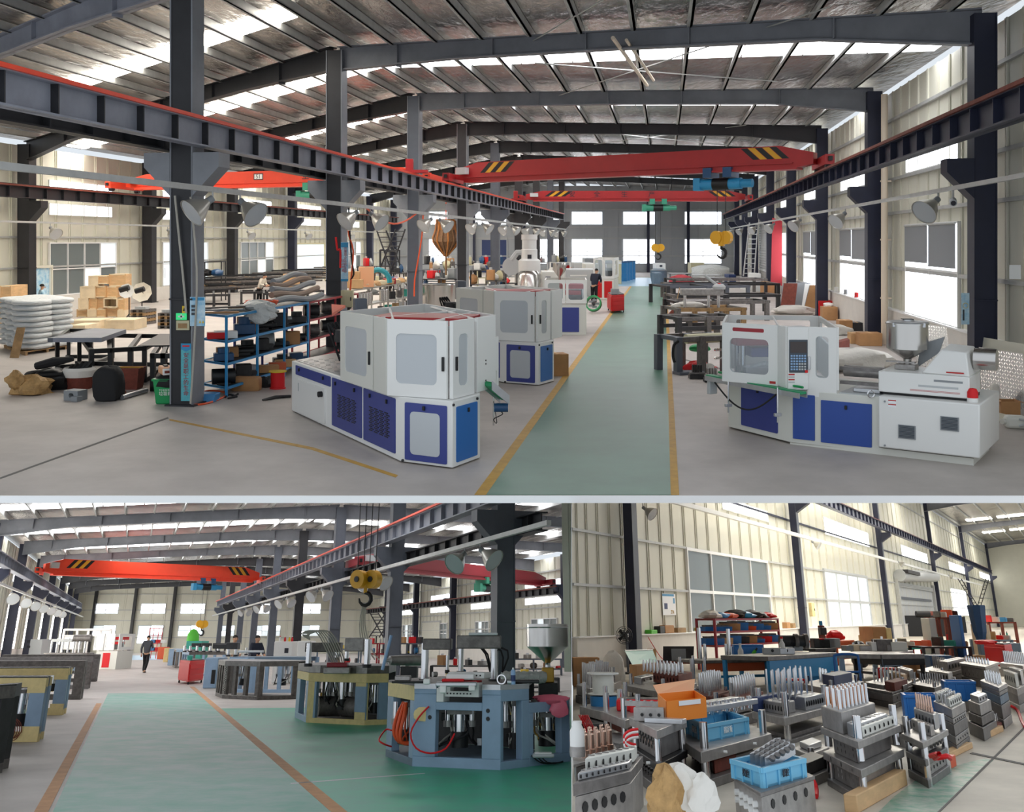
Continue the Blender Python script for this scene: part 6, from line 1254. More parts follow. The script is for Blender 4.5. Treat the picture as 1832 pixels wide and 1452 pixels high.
def rafter2(a0, a1, y, lim=None):
    n = Vector((LN.x, LN.y, 0)); T = [0, .2, .5, .8, 1]; D = [.72, .44, .42, .46, .62] if a0 < A1 else [.62, .46, .42, .44, .7]
    pts = [(a0+(a1-a0)*t, d) for t, d in zip(T, D)]
    if lim: pts = [(a, d) for a, d in pts if a < lim]+[(lim, .44)]
    if len(pts) < 2: return
    top = [RP(a, y) for a, d in pts]; bot = [RP(a, y, -d) for a, d in pts]
    o = obj('roof_beam', MB().ext(top+bot[::-1], LU*.03), 'frame_steel' if y < 80 else 'steel_dark', kind='structure', sm=False); mb = MB()
    for i in range(len(pts)-1):
        for A in (top, bot): mb.ext([A[i]-LU*.13, A[i]+LU*.13, A[i+1]+LU*.13, A[i+1]-LU*.13], (0, 0, .035))
    obj('flange', mb, 'frame_steel' if y < 80 else 'steel_dark', o, sm=False)
    for i in range(5):
        f = (i+.5)/5; a = pts[0][0]+(pts[-1][0]-pts[0][0])*f; q = RP(a, y, -.42); obj('stiffener', MB().ob(q, LU, LN, -.12, .12, -.015, .015, 0, .42), 'frame_steel', o, sm=False)
for y in YB[1:]:
    rafter2(A0, A1-.1, y); rafter2(A1+.1, A2, y, min(A2, alim(y, 7)-.1) if alim(y, 7) < A2 else None)
def col2(a, y, z1, m, w=.44, br=(), zb=4.64, sm_=None):
    p = LP(a, y); o = obj('steel_column', MB().ob(p, LU, LN, -.015, .015, -w/2, w/2, 0, z1), m, kind='structure', sm=False)
    for s in (-1, 1): obj('flange', MB().ob(p, LU, LN, -.25, .25, s*w/2-.015, s*w/2+.015, 0, z1), sm_ or m, o, sm=False)
    obj('web_plate', MB().ob(p, LU, LN, -.23, -.21, -w/2, w/2, 0, z1), m, o, sm=False)
    obj('base_plate', MB().ob(p, LU, LN, -.33, .33, -w/2-.08, w/2+.08, 0, .03), m, o, sm=False); obj('splice_plate', MB().ob(p, LU, LN, -.27, .27, -w/2-.02, w/2+.02, 2.0, 2.03), m, o, sm=False)
    for s in br:
        q = p-LU*.25; obj('bracket', MB().ext([q+LN*(s*w/2)+V(0, 0, zb), q+LN*(s*(w/2+.55))+V(0, 0, zb), q+LN*(s*(w/2+.55))+V(0, 0, zb-.28), q+LN*(s*w/2)+V(0, 0, zb-.85)], LU*.5), m, o, sm=False)
for i, y in enumerate(YB): col2(A1, y, 7.35 if y > 30 else 6.4, ('grey_steel', 'grey_steel', 'grey_steel', 'steel_dark')[i % 4], br=(-1, 1))
for y in (49, 60.5, 72, 83.5, 95, 107, 118): col2(A0, y, 6.65, 'navy', br=(1,))
for y in (64.5, 76, 87.7, 99.4, 111): col2(A2-.5, y, 6.4, 'navy', br=(-1,))
def run2(a, y0, y1, zt, d, m, rail, face):
    p = LP(a, y0); l = (LP(a, y1)-p).length; o = obj('runway_beam', MB().ob(p, LU, LN, 0, l, -.012, .012, zt-d, zt), m, kind='structure', sm=False)
    for z in (zt-.035, zt-d): obj('flange', MB().ob(p, LU, LN, 0, l, -.16, .16, z, z+.035), m, o, sm=False)
    for i in range(int(l/1.25)): link('stiffener', unit('box', m), o, LP(a, y0)+LU*((i+.5)*1.25)+V(0, 0, zt-d+.03), math.atan2(LU.y, LU.x), (.03, .27, d-.065))
    if rail: obj('conductor_rail', MB().ob(p, LU, LN, 0, l, face*.2-.03, face*.2+.03, zt-.01, zt+.05), rail, o, sm=False)
    return o
run2(A1-.4, 22.5, 116, 5.27, .5, 'girder', 'orange', -1); run2(A1+.45, 25, 116, 4.48, .45, 'steel_dark', None, 1)
run2(A0+.7, 40, 118, 5.1, .5, 'girder', None, 1); run2(A2-1.1, 64, 118, 4.5, .42, 'steel_dark', 'rust', -1)
def tray2(a, y0, y1, z, lb): p = LP(a, y0); tag(obj('cable_tray', MB().ob(p, LU, LN, 0, (LP(a, y1)-p).length, -.05, .05, z-.05, z+.05), 'galv', sm=False), lb, 'cable tray')
tray2(A1-.8, 21.3, 116, 3.84, 'pale cable tray below the runway over the walking man hall'); tray2(A0+1.1, 40, 118, 3.75, 'pale cable tray along the sunlit left window wall')
def lamp2(lb, p, ang): return lamp(lb, p, ang)
for i, y in enumerate(YB[:6]):
    lamp2('reflector lamp before column %s of the walking man hall' % ORD[i], LP(A1-.8, y-.7, 3.67), -.6); lamp2('reflector lamp behind column %s of the walking man hall' % ORD[i], LP(A1-.75, y+.7, 3.67), -2.2)
for i, y in enumerate((49, 55, 60.5, 66, 72, 78, 83.5)): lamp2('bright reflector lamp on the sunlit left wall tray, %s from the photo edge' % ORD[i], LP(A0+1.1, y, 3.56), -.9)
# walls
def wall2(name, P, Q, z0, z1, m, side=1, step=1.2):
    u, n, l = plan(P, Q); n = n*side; o = obj(name, MB().ob((P[0], P[1], 0), u, n, 0, l, -.25, -.06, 0, z1), m, kind='structure', sm=False); k = int(l/step); r_ = math.atan2(u.y, u.x)
    for i in range(k): c = Vector(P)+u*((i+.5)*l/k)-n*.03; link('wall_panel', unit('panel', m), o, (c.x, c.y, z0), r_, (l/k, 1, z1-z0))
    return o, u, n, l
WL2, ul2, nl2, ll2 = wall2('wall_left', LP(AW, 42), LP(AW, LB), .9, 6.7, 'cream'); WB2, ub2, nb2, lb2 = wall2('wall_back', LP(AW, LB), V(xlim(LB)-.1, LB, 0) if False else LP(A2, LB), .1, 7.4, 'cream', 1, 1.5)
WR2, ur2, nr2, lr2 = wall2('wall_right', LP(A2, LB), LP(A2, 65.2), .9, 6.45, 'cream')
for z in (1.6, 3.4, 4.5, 6.2): obj('girt', MB().ob(LP(AW, LB), ub2, nb2, 0, lb2, 0, .1, z, z+.08), 'galv', WB2, sm=False)
for z in (2.2, 3.4, 5.6): obj('girt', MB().ob(LP(A2, LB), ur2, nr2, 0, lr2, 0, .1, z, z+.08), 'galv', WR2, sm=False)
obj('wall_plinth', MB().ob(LP(A2, LB), ur2, nr2, 0, lr2, 0, .1, 0, .9), 'plinth', WR2, sm=False); obj('wall_plinth', MB().ob(LP(AW, 42), ul2, nl2, 0, ll2, 0, .1, 0, .95), 'plinth', WL2, sm=False)
for x in (232, 303, 160): q = CUR.pt(x, 1150, LB-.3); obj('steel_column', MB().box(q.x, q.y, 3.6, .3, .3, 7.2), 'steel_dark', kind='structure', sm=False)
for (x0, x1) in ((160, 205), (246, 290), (318, 361), (395, 418), (457, 478), (486, 500), (535, 570)):
    for ty, by_, r_ in ((1080, 1097, 1), (1119, 1150 if x0 == 246 else 1137, 2)):
        if x0 in (395, 486) and r_ == 1: continue
        P, Q = CUR.pt(x0, 1140, LB-.03), CUR.pt(x1, 1140, LB-.03); window(wn, P, Q, CUR.pt(x0, by_, LB).z, CUR.pt(x0, ty, LB).z, 2, r_, 'lightgrey', 'pane' if r_ == 1 else ['pane', 'glass_b'], 1, depth=.08); wn += 1
for y in (44.5, 51, 62.5, 74, 85.5, 97, 109): window(wn, LP(AW, y), LP(AW, y+7), 1.0, 3.5, 3, 2, 'white', 'pane_hot'); wn += 1; window(wn, LP(AW, y), LP(AW, y+6), 4.75, 5.5, 2, 1, 'white', 'pane_hot'); wn += 1
for y0, y1 in ((72.6, 66.3), (84.4, 79.3), (96, 90), (107, 101)):
    window(wn, LP(A2, y0), LP(A2, y1), 3.7, 4.1, 4, 1, 'white', 'pane', depth=.06); wn += 1; window(wn, LP(A2, y0), LP(A2, y1), 4.75, 5.1, 4, 1, 'white', 'pane', depth=.06); wn += 1
    window(wn, LP(A2, y0-1.2), LP(A2, y1+.8), 1.2, 2.75, 4, 2, 'sill', ['glass_d', 'glass_b', 'glass_d'], depth=.1); wn += 1
door(5, LP(A2, 98.5), LP(A2, 92.8), 2.9, 'cream', 'galv', 1, slats=18)
# partition between the two lower halls
q = [CUR.fl(PART, 1475), V(xlim(30), 30, 0), CUR.pt(PART, 899, 30), CUR.pt(PART, 899, 13.4), CUR.pt(PART, 905, 12.4)]
obj('wall_partition', MB().ext(q, (.004, 0, 0)), 'white', kind='structure', sm=False)
# ------------------------------------------------------------------ cranes
def crane2(A, B, z0, z1, m, lb, th, hook=None, stripes=True):
    global HU, HN
    su, sn = HU, HN; HU, HN = LU, LN; t = crane(A, B, z0, z1, m, lb, 'hoist' if stripes else 'hoist_g', th, hook, stripes); HU, HN = su, sn; return t
crane2(LP(A0+.6, 65.5), LP(A1-.5, 75.5), 5.28, 6.25, 'orange', 'bright orange bridge crane with striped ends above the walking man', .73, 2.5)
crane2(LP(A1+.6, 48), LP(A2-1.2, 66), 4.62, 5.35, 'dred', 'dark red bridge crane in the bay behind the grey columns', .62, None, False)
c = CUR.pt(655, 1036, 30); t = thing('crane_hook', 'big yellow twin-sheave crane hook hanging in front of the grey columns', 'hook', c)
for s in (-1, 1): obj('sheave', MB().cyl((s*.19-.06, -.1, 0), (s*.19+.06, .1, 0), .25, 18), 'hook_y', t); obj('sheave_hub', MB().cyl((s*.19-.075, -.125, 0), (s*.19-.06, -.1, 0), .08, 12), 'dark', t)
obj('hook_frame', MB().box(0, 0, -.12, .1, .12, .5), 'hook_y', t, bev=.02)
obj('hook', MB().tube([V(0, 0, -.3)]+[V(.17*math.sin(q_*.6), 0, -.52+.17*math.cos(q_*.6)) for q_ in range(9)], [.06]*7+[.05, .035, .02], 10), 'black', t)
zt = CUR.pt(655, 893, 30).z-c.z
for x in (-.25, -.08, .08, .25): obj('rope', MB().cyl((x, 0, .1), (x*1.1, 0, zt), .014, 5), 'steel_dark', t)
for i in range(4): obj('sling', MB().tube([V(-.05+.03*i, 0, -.62), V(-.12+.05*i, 0, -1.2), V(-.02+.08*i, .05, -1.8), V(.1+.12*i, .1, -2.1)], .018, 5), 'wire', t)
# ------------------------------------------------------------------ machine frames
def face_frame(t, P, Q, z0, z1, posts, low, top, mt, mp, ml, th=.12, recess=None):
    u, n, l = plan(P, Q); O = (P[0], P[1], 0)
    for a, b_ in posts: obj('post', MB().ob(O, u, n, a*l, b_*l, -th, 0, z0+low, z1-top), mp, t, bev=.006)
    obj('bottom_beam', MB().ob(O, u, n, 0, l, -th, 0, z0, z0+low), ml, t, bev=.006)
    if recess is None: obj('top_beam', MB().ob(O, u, n, 0, l, -th, .004, z1-top, z1), mt, t, bev=.006)
    else:
        a, b_, d = recess
        for x0, x1 in ((0, a), (b_, 1)): obj('top_beam', MB().ob(O, u, n, x0*l, x1*l, -th, .004, z1-top, z1), mt, t, bev=.006)
        obj('cross_beam', MB().ob(O, u, n, a*l, b_*l, -th, .002, z1-d-top, z1-d), mt, t, bev=.006)
def innards(t, c, w_, z0, z1, seed, hoses=('wire', 'rubber', 'black'), n=5):
    rd = random.Random(seed)
    obj('cylinder', MB().cyl(c+V(0, 0, z0+.25), c+V(0, 0, z1), .09, 14), 'chrome', t); obj('cylinder_cap', MB().cyl(c+V(0, 0, z0+.1), c+V(0, 0, z0+.3), .13, 14), 'black', t)
    obj('mount_plate', MB().box(c.x, c.y, z1-.04, w_*.5, .3, .06), 'mould_d', t)
    for s in (-1, 1): obj('guide_rod', MB().cyl(c+V(s*.17, 0, z0+.4), c+V(s*.17, 0, z1), .04, 10), 'chrome', t); obj('rod_cap', MB().cyl(c+V(s*.17, 0, z0+.36), c+V(s*.17, 0, z0+.44), .06, 10), 'mould', t)
    for i in range(n):
        x0, x1 = rd.uniform(-.45, .45)*w_, rd.uniform(-.45, .45)*w_; y = rd.uniform(-.1, .3)
        obj('hose', MB().tube([c+V(x0, y, z1-.05), c+V(x0*.8+rd.uniform(-.1, .1), y-.05, (z0+z1)/2), c+V((x0+x1)/2, y-.1, z0+.2), c+V(x1, y, z0+.12)], .014, 6), hoses[i % len(hoses)], t)
    for i in range(6): obj('fitting', MB().box(c.x+rd.uniform(-.45, .45)*w_, c.y+rd.uniform(.0, .4), rd.uniform(z0+.1, z1-.1), .07, .07, .1), ('mould', 'alu', 'black', 'brass')[i % 4], t, bev=.006)
def press_tops(mc, pil, beams, zt, zf=None):
    for px, py, ty, r in pil:
        q = mc.f(px, py, zt); q.z = 0; h = CUR.z(q+V(mc.o.x, mc.o.y, 0), ty); obj('tie_bar', MB().cyl(q+V(0, 0, zt), q+V(0, 0, h), r, 16), 'chrome', mc.t); obj('bar_collar', MB().cyl(q+V(0, 0, zt), q+V(0, 0, zt+.06), r*1.5, 16), 'dark', mc.t)
    for x0, x1, y0, y1, yd, d, m in beams:
        P, Q = CUR.pt(x0, y1, yd), CUR.pt(x1, y1, yd); z0, z1 = P.z, CUR.pt(x0, y0, yd).z
        obj('press_beam', MB().box((P.x+Q.x)/2-mc.o.x, yd-mc.o.y+d/2, (z0+z1)/2, Q.x-P.x, d, z1-z0), m, mc.t, bev=.015)
# front machine
mc = Mach('machine_chassis', 'nearest grey-blue machine frame with chrome press pillars and white mould block on top', 'machine', 895, 1378); f = mc.f; t = mc.t
A, B, C, D, E = f(689.5, 1353), f(737, 1371), f(895, 1378), f(947, 1371.5), f(1021, 1362); H = CUR.z(mc.o, 1229)
face_frame(t, A, B, 0, H, ((0, .22), (.86, 1)), .1, .19, 'putty', 'bluegrey', 'bluegrey_d')
fr = [mc.u(B, C, x, .5)/plan(B, C)[2] for x in (737, 779, 862, 895)]
face_frame(t, B, C, 0, H, ((0, fr[1]), (fr[2], 1)), .13, .1, 'bluegrey', 'bluegrey', 'bluegrey', recess=(fr[1], fr[2], .2))
fd = [mc.u(C, D, x, .5)/plan(C, D)[2] for x in (898, 934)]
face_frame(t, C, D, 0, H, ((0, .05), (fd[1], 1)), .1, .18, 'bluegrey', 'bluegrey', 'bluegrey')
H2 = CUR.z(mc.o+D, 1257); face_frame(t, D, E, 0, H2, ((0, .1), (.78, 1)), .12, .13, 'bluegrey', 'bluegrey', 'bluegrey')
G = V(.3, 1.0, 0)
obj('top_plate', MB().prism([A, B, B.lerp(C, fr[1]), B.lerp(C, fr[1])+V(.02, .28, 0), B.lerp(C, fr[2])+V(.02, .28, 0), B.lerp(C, fr[2]), C, D, D+V(.1, 1.3, 0), A+V(.5, 1.4, 0)], H, H+.03), 'iron', t, sm=False)
for P_, Q_, a, b_ in ((B, C, 0, fr[1]), (B, C, fr[2], 1), (C, D, 0, 1)): u, n, l = plan(P_, Q_); obj('machined_edge', MB().ob(P_, u, n, a*l, b_*l, -.02, .006, H-.035, H+.032), 'alu', t, sm=False)
obj('floor_plate', MB().prism([A*.97+V(0, .15, 0), B+V(.05, .12, 0), C+V(-.05, .12, 0), D+V(0, .15, 0), D+V(.1, 1.2, 0), A+V(.5, 1.3, 0)], .08, .1), 'bluegrey_d', t, sm=False)
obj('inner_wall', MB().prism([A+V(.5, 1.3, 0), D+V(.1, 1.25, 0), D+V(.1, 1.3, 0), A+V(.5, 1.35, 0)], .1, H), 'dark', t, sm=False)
obj('lower_deck', MB().prism([D+V(.02, .08, 0), E+V(0, .06, 0), E+V(.05, .8, 0), D+V(.05, .9, 0)], H2-.02, H2), 'dark', t, sm=False)
u, n, l = plan(B, C); o = MB(); blob(o, B+u*(l*.13)+n*.003+V(0, 0, H-.36), (.15, .004, .09), 4, 12, 8, amp=.12, pw=3); obj('putty_patch', o, 'putty', t)
for x, z in ((769, .62), (873, .62), (873, .72)): a = mc.u(B, C, x, z); obj('bore', MB().cyl(B+u*a+V(0, 0, z), B+u*a+n*.006+V(0, 0, z), .028, 12), 'black', t)
innards(t, B.lerp(C, .52)+V(0, .45, 0), .7, .12, H-.3, 3, n=8); innards(t, C.lerp(D, .6)+V(0, .5, 0), .3, .1, H-.2, 5, ('yel', 'wire', 'lightgrey')); innards(t, D.lerp(E, .45)+V(0, .4, 0), .4, .1, H2-.15, 8, ('wire', 'brass', 'black')); innards(t, A.lerp(B, .55)+V(.05, .35, 0), .3, .1, H-.25, 9, ('hose', 'wire'), 3)
for i in range(3): c = A.lerp(B, .55+.05*i); obj('air_hose', MB().tube([c+V(.02, .1, H-.25), c+V(-.06+.03*i, .02, .6), c+V(-.1+.03*i, 0, .4), c+V(-.02, .02, .26), c+V(.14, .05, .24)], .026, 8), 'hose', t)
obj('air_hose', MB().tube([B+u*(mc.u(B, C, 768))+n*.03+V(0, 0, .76), B+u*.12+n*.09+V(0, 0, .62), B+u*.02+n*.12+V(0, 0, .42), B+u*.1+n*.1+V(0, 0, .24), B+u*.3+n*.06+V(0, 0, .18), B+u*.5+V(0, -.01, .24), B+u*.62+V(0, .1, .42)], .013, 6), 'redp', t)
obj('air_hose', MB().tube([f(700, 1335, .2), f(686, 1330, .25), f(678, 1322, .3), f(690, 1305, .4), f(700, 1306, .4)], .012, 6), 'redp', t)
ym = CUR.fl(820, 1230, H).y
press_tops(mc, [(759, 1222, 1150, .055), (824, 1206, 1150, .05), (884, 1222, 1150, .058), (800, 1204, 1172, .03)], [(756, 807, 1142, 1162, ym+.6, .4, 'iron'), (817, 896, 1136, 1160, ym+.25, .5, 'iron'), (838, 890, 1131, 1136, ym+.2, .55, 'lightgrey'), (798, 848, 1205, 1215, ym+.25, .2, 'white'), (790, 830, 1214, 1219, ym+.2, .2, 'redp'), (779, 853, 1220, 1228, ym+.05, .22, 'alu'), (786, 798, 1226, 1240, ym+.02, .2, 'white'), (838, 850, 1226, 1236, ym+.02, .2, 'white'), (706, 734, 1208, 1218, ym+.5, .15, 'mould'), (757, 769, 1214, 1224, ym+.15, .12, 'white'), (700, 760, 1218, 1222, ym+.4, .4, 'dark'), (905, 965, 1216, 1222, ym+.5, .3, 'dark')], H)
u, n, l = plan(B, C); a, b_ = l*fr[1], l*fr[2]
k_ = obj('mould_carriage', MB().holed(B, u, n, a+.02, b_-.06, H-.13, H+.05, -.16, -.02, a+.2, b_-.16, H-.06, H-.01, .01), 'white', t); obj('carriage_jaw', MB().ob(B, u, n, a+.01, a+.12, -.2, .02, H-.2, H-.02), 'white', k_, bev=.008)
for i in range(8): obj('bolt_head', MB().cyl(B+u*(a+.16+.05*i)+n*-.02+V(0, 0, H-.09), B+u*(a+.16+.05*i)+n*-.005+V(0, 0, H-.09), .01, 8), 'black', k_)
obj('red_plate', MB().ob(B, u, n, a+.1, b_-.12, -.3, -.03, H+.05, H+.075), 'redp', t, bev=.006); obj('mould_head', MB().ob(B, u, n, a+.12, b_-.02, -.4, -.12, H+.1, H+.18), 'white', t, bev=.01)
for i in range(9): obj('port', MB().cyl(B+u*(a+.17+.055*i)+n*-.12+V(0, 0, H+.14), B+u*(a+.17+.055*i)+n*-.115+V(0, 0, H+.14), .012, 8), 'black', t)
for i in range(2): obj('cable_loop', MB().tube([f(884, 1222, H)+V(-.05, 0, .1), f(884, 1222, H)+V(-.1-.03*i, 0, .4), f(884, 1222, H)+V(-.25, .1, .55), f(884, 1222, H)+V(.1+.1*i, 0, .45), f(884, 1222, H)+V(.12, .05, .15)], .014, 6), 'rubber', t)
p = CUR.fl(918, 1224, H+.03); t2 = thing('spray_can', 'lilac spray can standing on the nearest grey-blue frame', 'can', p); obj('body', MB().lathe([(0, 0), (.033, 0), (.033, .17), (.02, .19), (0, .19)], n=14), 'key', t2); obj('cap', MB().cyl((0, 0, .19), (0, 0, .215), .014, 10), 'white', t2); obj('label', MB().lathe([(.0335, .04), (.0335, .12)], n=14), 'navydoor', t2)
p = CUR.fl(897, 1224, H+.03); t2 = thing('machined_ring', 'bright steel ring standing on the nearest grey-blue frame', 'ring', p); obj('ring', MB().lathe([(.05, -.02), (.065, -.02), (.065, .02), (.05, .02), (.05, -.02)], (0, 0, .065), 18, axis=(0, 1, 0)), 'chrome', t2); obj('hub', MB().cyl((.08, 0, .03), (.14, 0, .03), .03, 10), 'alu', t2)
t2 = thing('pink_film', 'pink film bag hanging over the low right end of the nearest frame', 'film', mc.o+D.lerp(E, .55)+V(0, -.01, H2)); o = MB(); blob(o, (0, 0, .02), (.26, .1, .07), 3, 14, 8, 0, .25); obj('film', o, 'film_p', t2); o = MB(); blob(o, (.1, -.06, -.08), (.13, .03, .13), 5, 10, 7, 0, .2); obj('film_fold', o, 'film_p', t2)
for i in range(3): tag(obj('floor_cable', MB().tube([mc.o+D.lerp(E, .05+.1*i)+V(0, -.04, .14), mc.o+D.lerp(E, .25)+V(.05*i, -.1, .05), mc.o+D.lerp(E, .5+.1*i)+V(0, -.12, .02), mc.o+D.lerp(E, .8)+V(0, -.08+.03*i, .02)], .009, 5), 'rubber'), 'black cable trailing at the low right end of the nearest frame, %s one' % ORD[i], 'cable', 'trailing cables')
p = mc.o+D.lerp(E, .12); t2 = thing('adapter_box', 'pale plastic adapter box at the foot of the low frame end', 'box', p+V(0, -.12, .12)); obj('shell', MB().box(.12, .06, .02, .3, .16, .05), 'lightgrey', t2, bev=.02); obj('lid', MB().box(.12, .06, .05, .24, .12, .02), 'white', t2, bev=.01)
# second frame, putty-yellow
mc = Mach('machine_chassis', 'second machine frame patched with yellow putty', 'machine', 652, 1297.5); f = mc.f; t = mc.t
A, B, C, D = f(527, 1283), f(547, 1292.5), f(652, 1297.5), f(692, 1296); H = CUR.z(mc.o, 1205)
face_frame(t, A, B, 0, H, ((0, .3), (.85, 1)), .12, .16, 'putty', 'bluegrey', 'bluegrey')
face_frame(t, B, C, 0, H, ((0, .14), (.82, 1)), .1, .17, 'putty', 'putty', 'putty', .1)
face_frame(t, C, D, 0, H, ((0, .06), (.6, 1)), .1, .17, 'putty', 'bluegrey', 'putty', .1)
u, n, l = plan(B, C); obj('post_face', MB().ob(B, u, n, l*.82, l, -.05, .004, .24, H-.24), 'bluegrey', t, sm=False); obj('post_edge', MB().ob(B, u, n, l*.115, l*.15, -.08, .004, .1, H-.17), 'bluegrey', t, sm=False)
obj('top_slab', MB().prism([A, B, C, D, D+V(0, 1.4, 0), A+V(.4, 1.5, 0)], H, H+.15), 'iron', t, bev=.01)
for a, b_ in ((0, .2), (.82, 1)): obj('slab_face', MB().ob(B, u, n, l*a, l*b_, -.02, .006, H+.005, H+.148), 'mould', t, sm=False)
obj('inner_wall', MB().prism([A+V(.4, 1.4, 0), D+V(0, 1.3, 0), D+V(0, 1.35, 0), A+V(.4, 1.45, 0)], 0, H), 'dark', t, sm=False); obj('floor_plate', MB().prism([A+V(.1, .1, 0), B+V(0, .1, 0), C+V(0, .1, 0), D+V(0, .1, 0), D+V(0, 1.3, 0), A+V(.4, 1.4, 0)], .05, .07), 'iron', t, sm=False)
for i in range(2): obj('tank', MB().cyl(B.lerp(C, .15+.42*i)+V(0, .3+.3*i, .3), B.lerp(C, .48+.42*i)+V(0, .7-.3*i, .3), .2, 14), 'iron', t)
innards(t, B.lerp(C, .27)+V(0, .4, 0), .4, .2, H-.1, 11, n=4); innards(t, B.lerp(C, .55)+V(0, .4, 0), .5, .15, H-.1, 12, n=6); innards(t, C.lerp(D, .3)+V(0, .4, 0), .3, .1, H-.15, 13, ('lightgrey', 'rubber'), 6)
yy = mc.o.y
press_tops(mc, [(551, 1192, 1150, .055), (602, 1180, 1152, .05), (620, 1182, 1150, .05), (656, 1194, 1143, .06)], [(545, 608, 1149, 1166, yy+.5, .4, 'iron'), (616, 650, 1141, 1165, yy+.45, .45, 'mould'), (650, 662, 1143, 1163, yy+.3, .3, 'mould'), (578, 625, 1193.5, 1205, yy-.02, .2, 'mould'), (584, 620, 1185, 1193, yy+.1, .25, 'dred')], H+.15)
for i in range(7): q = f(553, 1190, H+.15); obj('wire_bundle', MB().tube([q+V(-.02, 0, .5), q+V(-.2+.03*i, -.02, .62), q+V(.1+.05*i, -.05, .66), q+V(.38+.05*i, -.08, .25), q+V(.5+.04*i, -.08, .04)], .014, 5), 'wire', t)
# third, raw welded frame, and the grey-blue unit beside it
def raw_frame(lb, pts, ty, m, m2, mids=(.35, .6), dep=1.3, pref=None):
    mc = Mach('machine_chassis', lb, 'machine', *pts[-2]); t = mc.t; P = [mc.f(*q) for q in pts]; H = CUR.z(mc.o, ty)
    for i in range(len(P)-1):
        l = plan(P[i], P[i+1])[2]; ps = [(0, min(.4, .14/l)), (1-min(.4, .14/l), 1)]
        if l > 1.2: ps += [(q-.06/l, q+.06/l) for q in mids]
        face_frame(t, P[i], P[i+1], 0, H, ps, .1, .12, m2 if i else m, m, m, .1)
    bk = V(.1, dep, 0); obj('top_plate', MB().prism(P+[P[-1]+bk, P[0]+bk], H, H+.02), m2, t, sm=False); obj('back_beam', MB().prism([P[0]+bk, P[-1]+bk, P[-1]+bk*1.08, P[0]+bk*1.08], H-.12, H), m, t, sm=False)
    for q in (P[0], P[-1]): bp(t, 'post', m, q+bk, (.12, .12, H))
    return mc, P, H
mc, P, H = raw_frame('raw dark welded frame with chalky weld seams, third from the front', [(385, 1244), (397, 1249), (460, 1252), (530, 1250)], 1184, 'iron', 'mould_d', (.3, .62))
o = MB(); u, n, l = plan(P[1], P[2])
for i in range(26): o.box(*(P[1]+u*(l*.04+.03*math.sin(i*9.1))+n*.008+V(0, 0, .12+i*.03)), .014, .01, .02); o.box(*(P[1]+u*(l*i/26)+n*.008+V(0, 0, .1)), .03, .01, .012)
k_ = obj('weld_seam', o, 'white', mc.t, sm=False); k_['kind'] = 'stuff'
mc = pale_unit('tall grey-blue machine end between red cabinet and raw frame', 362, 386, 1231, 1176, 'bluegrey', 1.5, 'machine', parts=((378, 385, .15, .6, 'black'),))
mc, P, H = raw_frame('grey-blue machine frame behind the raw welded frame', [(405, 1238), (450, 1239), (545, 1239)], 1176, 'bluegrey', 'bluegrey_d', (.25, .5, .75))
innards(mc.t, P[0].lerp(P[1], .5)+V(0, .5, 0), .5, .1, H-.1, 21); innards(mc.t, P[1].lerp(P[2], .5)+V(0, .5, 0), .8, .1, H-.1, 22)
yy = mc.o.y
press_tops(mc, [(408, 1174, 1150, .05), (421, 1174, 1150, .05), (440, 1172, 1158, .04)], [(404, 424, 1149, 1161, yy+.7, .4, 'dark'), (380, 406, 1152, 1160, yy+.9, .4, 'dark'), (425, 470, 1163, 1167, yy+.5, .2, 'lightgrey'), (410, 443, 1176, 1184, yy-.05, .2, 'bluegrey'), (452, 482, 1178, 1181, yy+.2, .5, 'card')], H)
mc, P, H = raw_frame('row of grey-blue machines behind the red cabinet', [(322, 1206), (334, 1209), (400, 1209)], 1166, 'bluegrey', 'iron', (.4, .7))
yy = mc.o.y
press_tops(mc, [(x, 1166, 1155, .06) for x in (330, 340, 352, 364, 376, 390)], [(342, 358, 1150, 1157, yy+1.2, .5, 'dark'), (360, 374, 1150, 1157, yy+1.0, .5, 'dark'), (380, 404, 1150, 1158, yy+.8, .5, 'dark'), (330, 400, 1164, 1167, yy+.6, .3, 'alu')], H)
raw_frame('small rusty frame far behind the red cabinet', [(308, 1192), (312, 1195), (330, 1195)], 1162, 'iron', 'bluegrey', ())
for lb, x0, x1, py, ty, m, pts in (('white electric cabinet with a dark window behind the raw frame', 485, 518, 1222, 1147, 'white', ((509, 516, .72, .84, 'ink'),)), ('second white cabinet left of the putty-yellow frame', 527, 550, 1224, 1146, 'white', ()), ('pale yellow machine end far along the aisle', 291, 299, 1184, 1159, 'putty', ()), ('grey-blue machine end far along the aisle', 299, 309, 1190, 1160, 'bluegrey', ()), ('orange parts cabinet at the far end of the aisle', 280, 293, 1179, 1157, 'hose', ())): pale_unit(lb, x0, x1, py, ty, m, 1.2, 'cabinet', parts=pts)
mc, h = red_cabinet('bright red tool cabinet on castors at the aisle edge', 318, 362, 1221, 1182, 'redp', mid=(336, 1224.5, 1221))
t2 = thing('turquoise_pot', 'turquoise pot on the bright red tool cabinet', 'pot', mc.o+V(-.12, .3, h+.03)); obj('body', MB().lathe([(0, 0), (.1, 0), (.11, .14), (.09, .14), (.085, .03)], n=14), 'turq', t2); obj('lid', MB().lathe([(.11, .14), (.05, .17), (0, .18)], n=14), 'turq', t2)
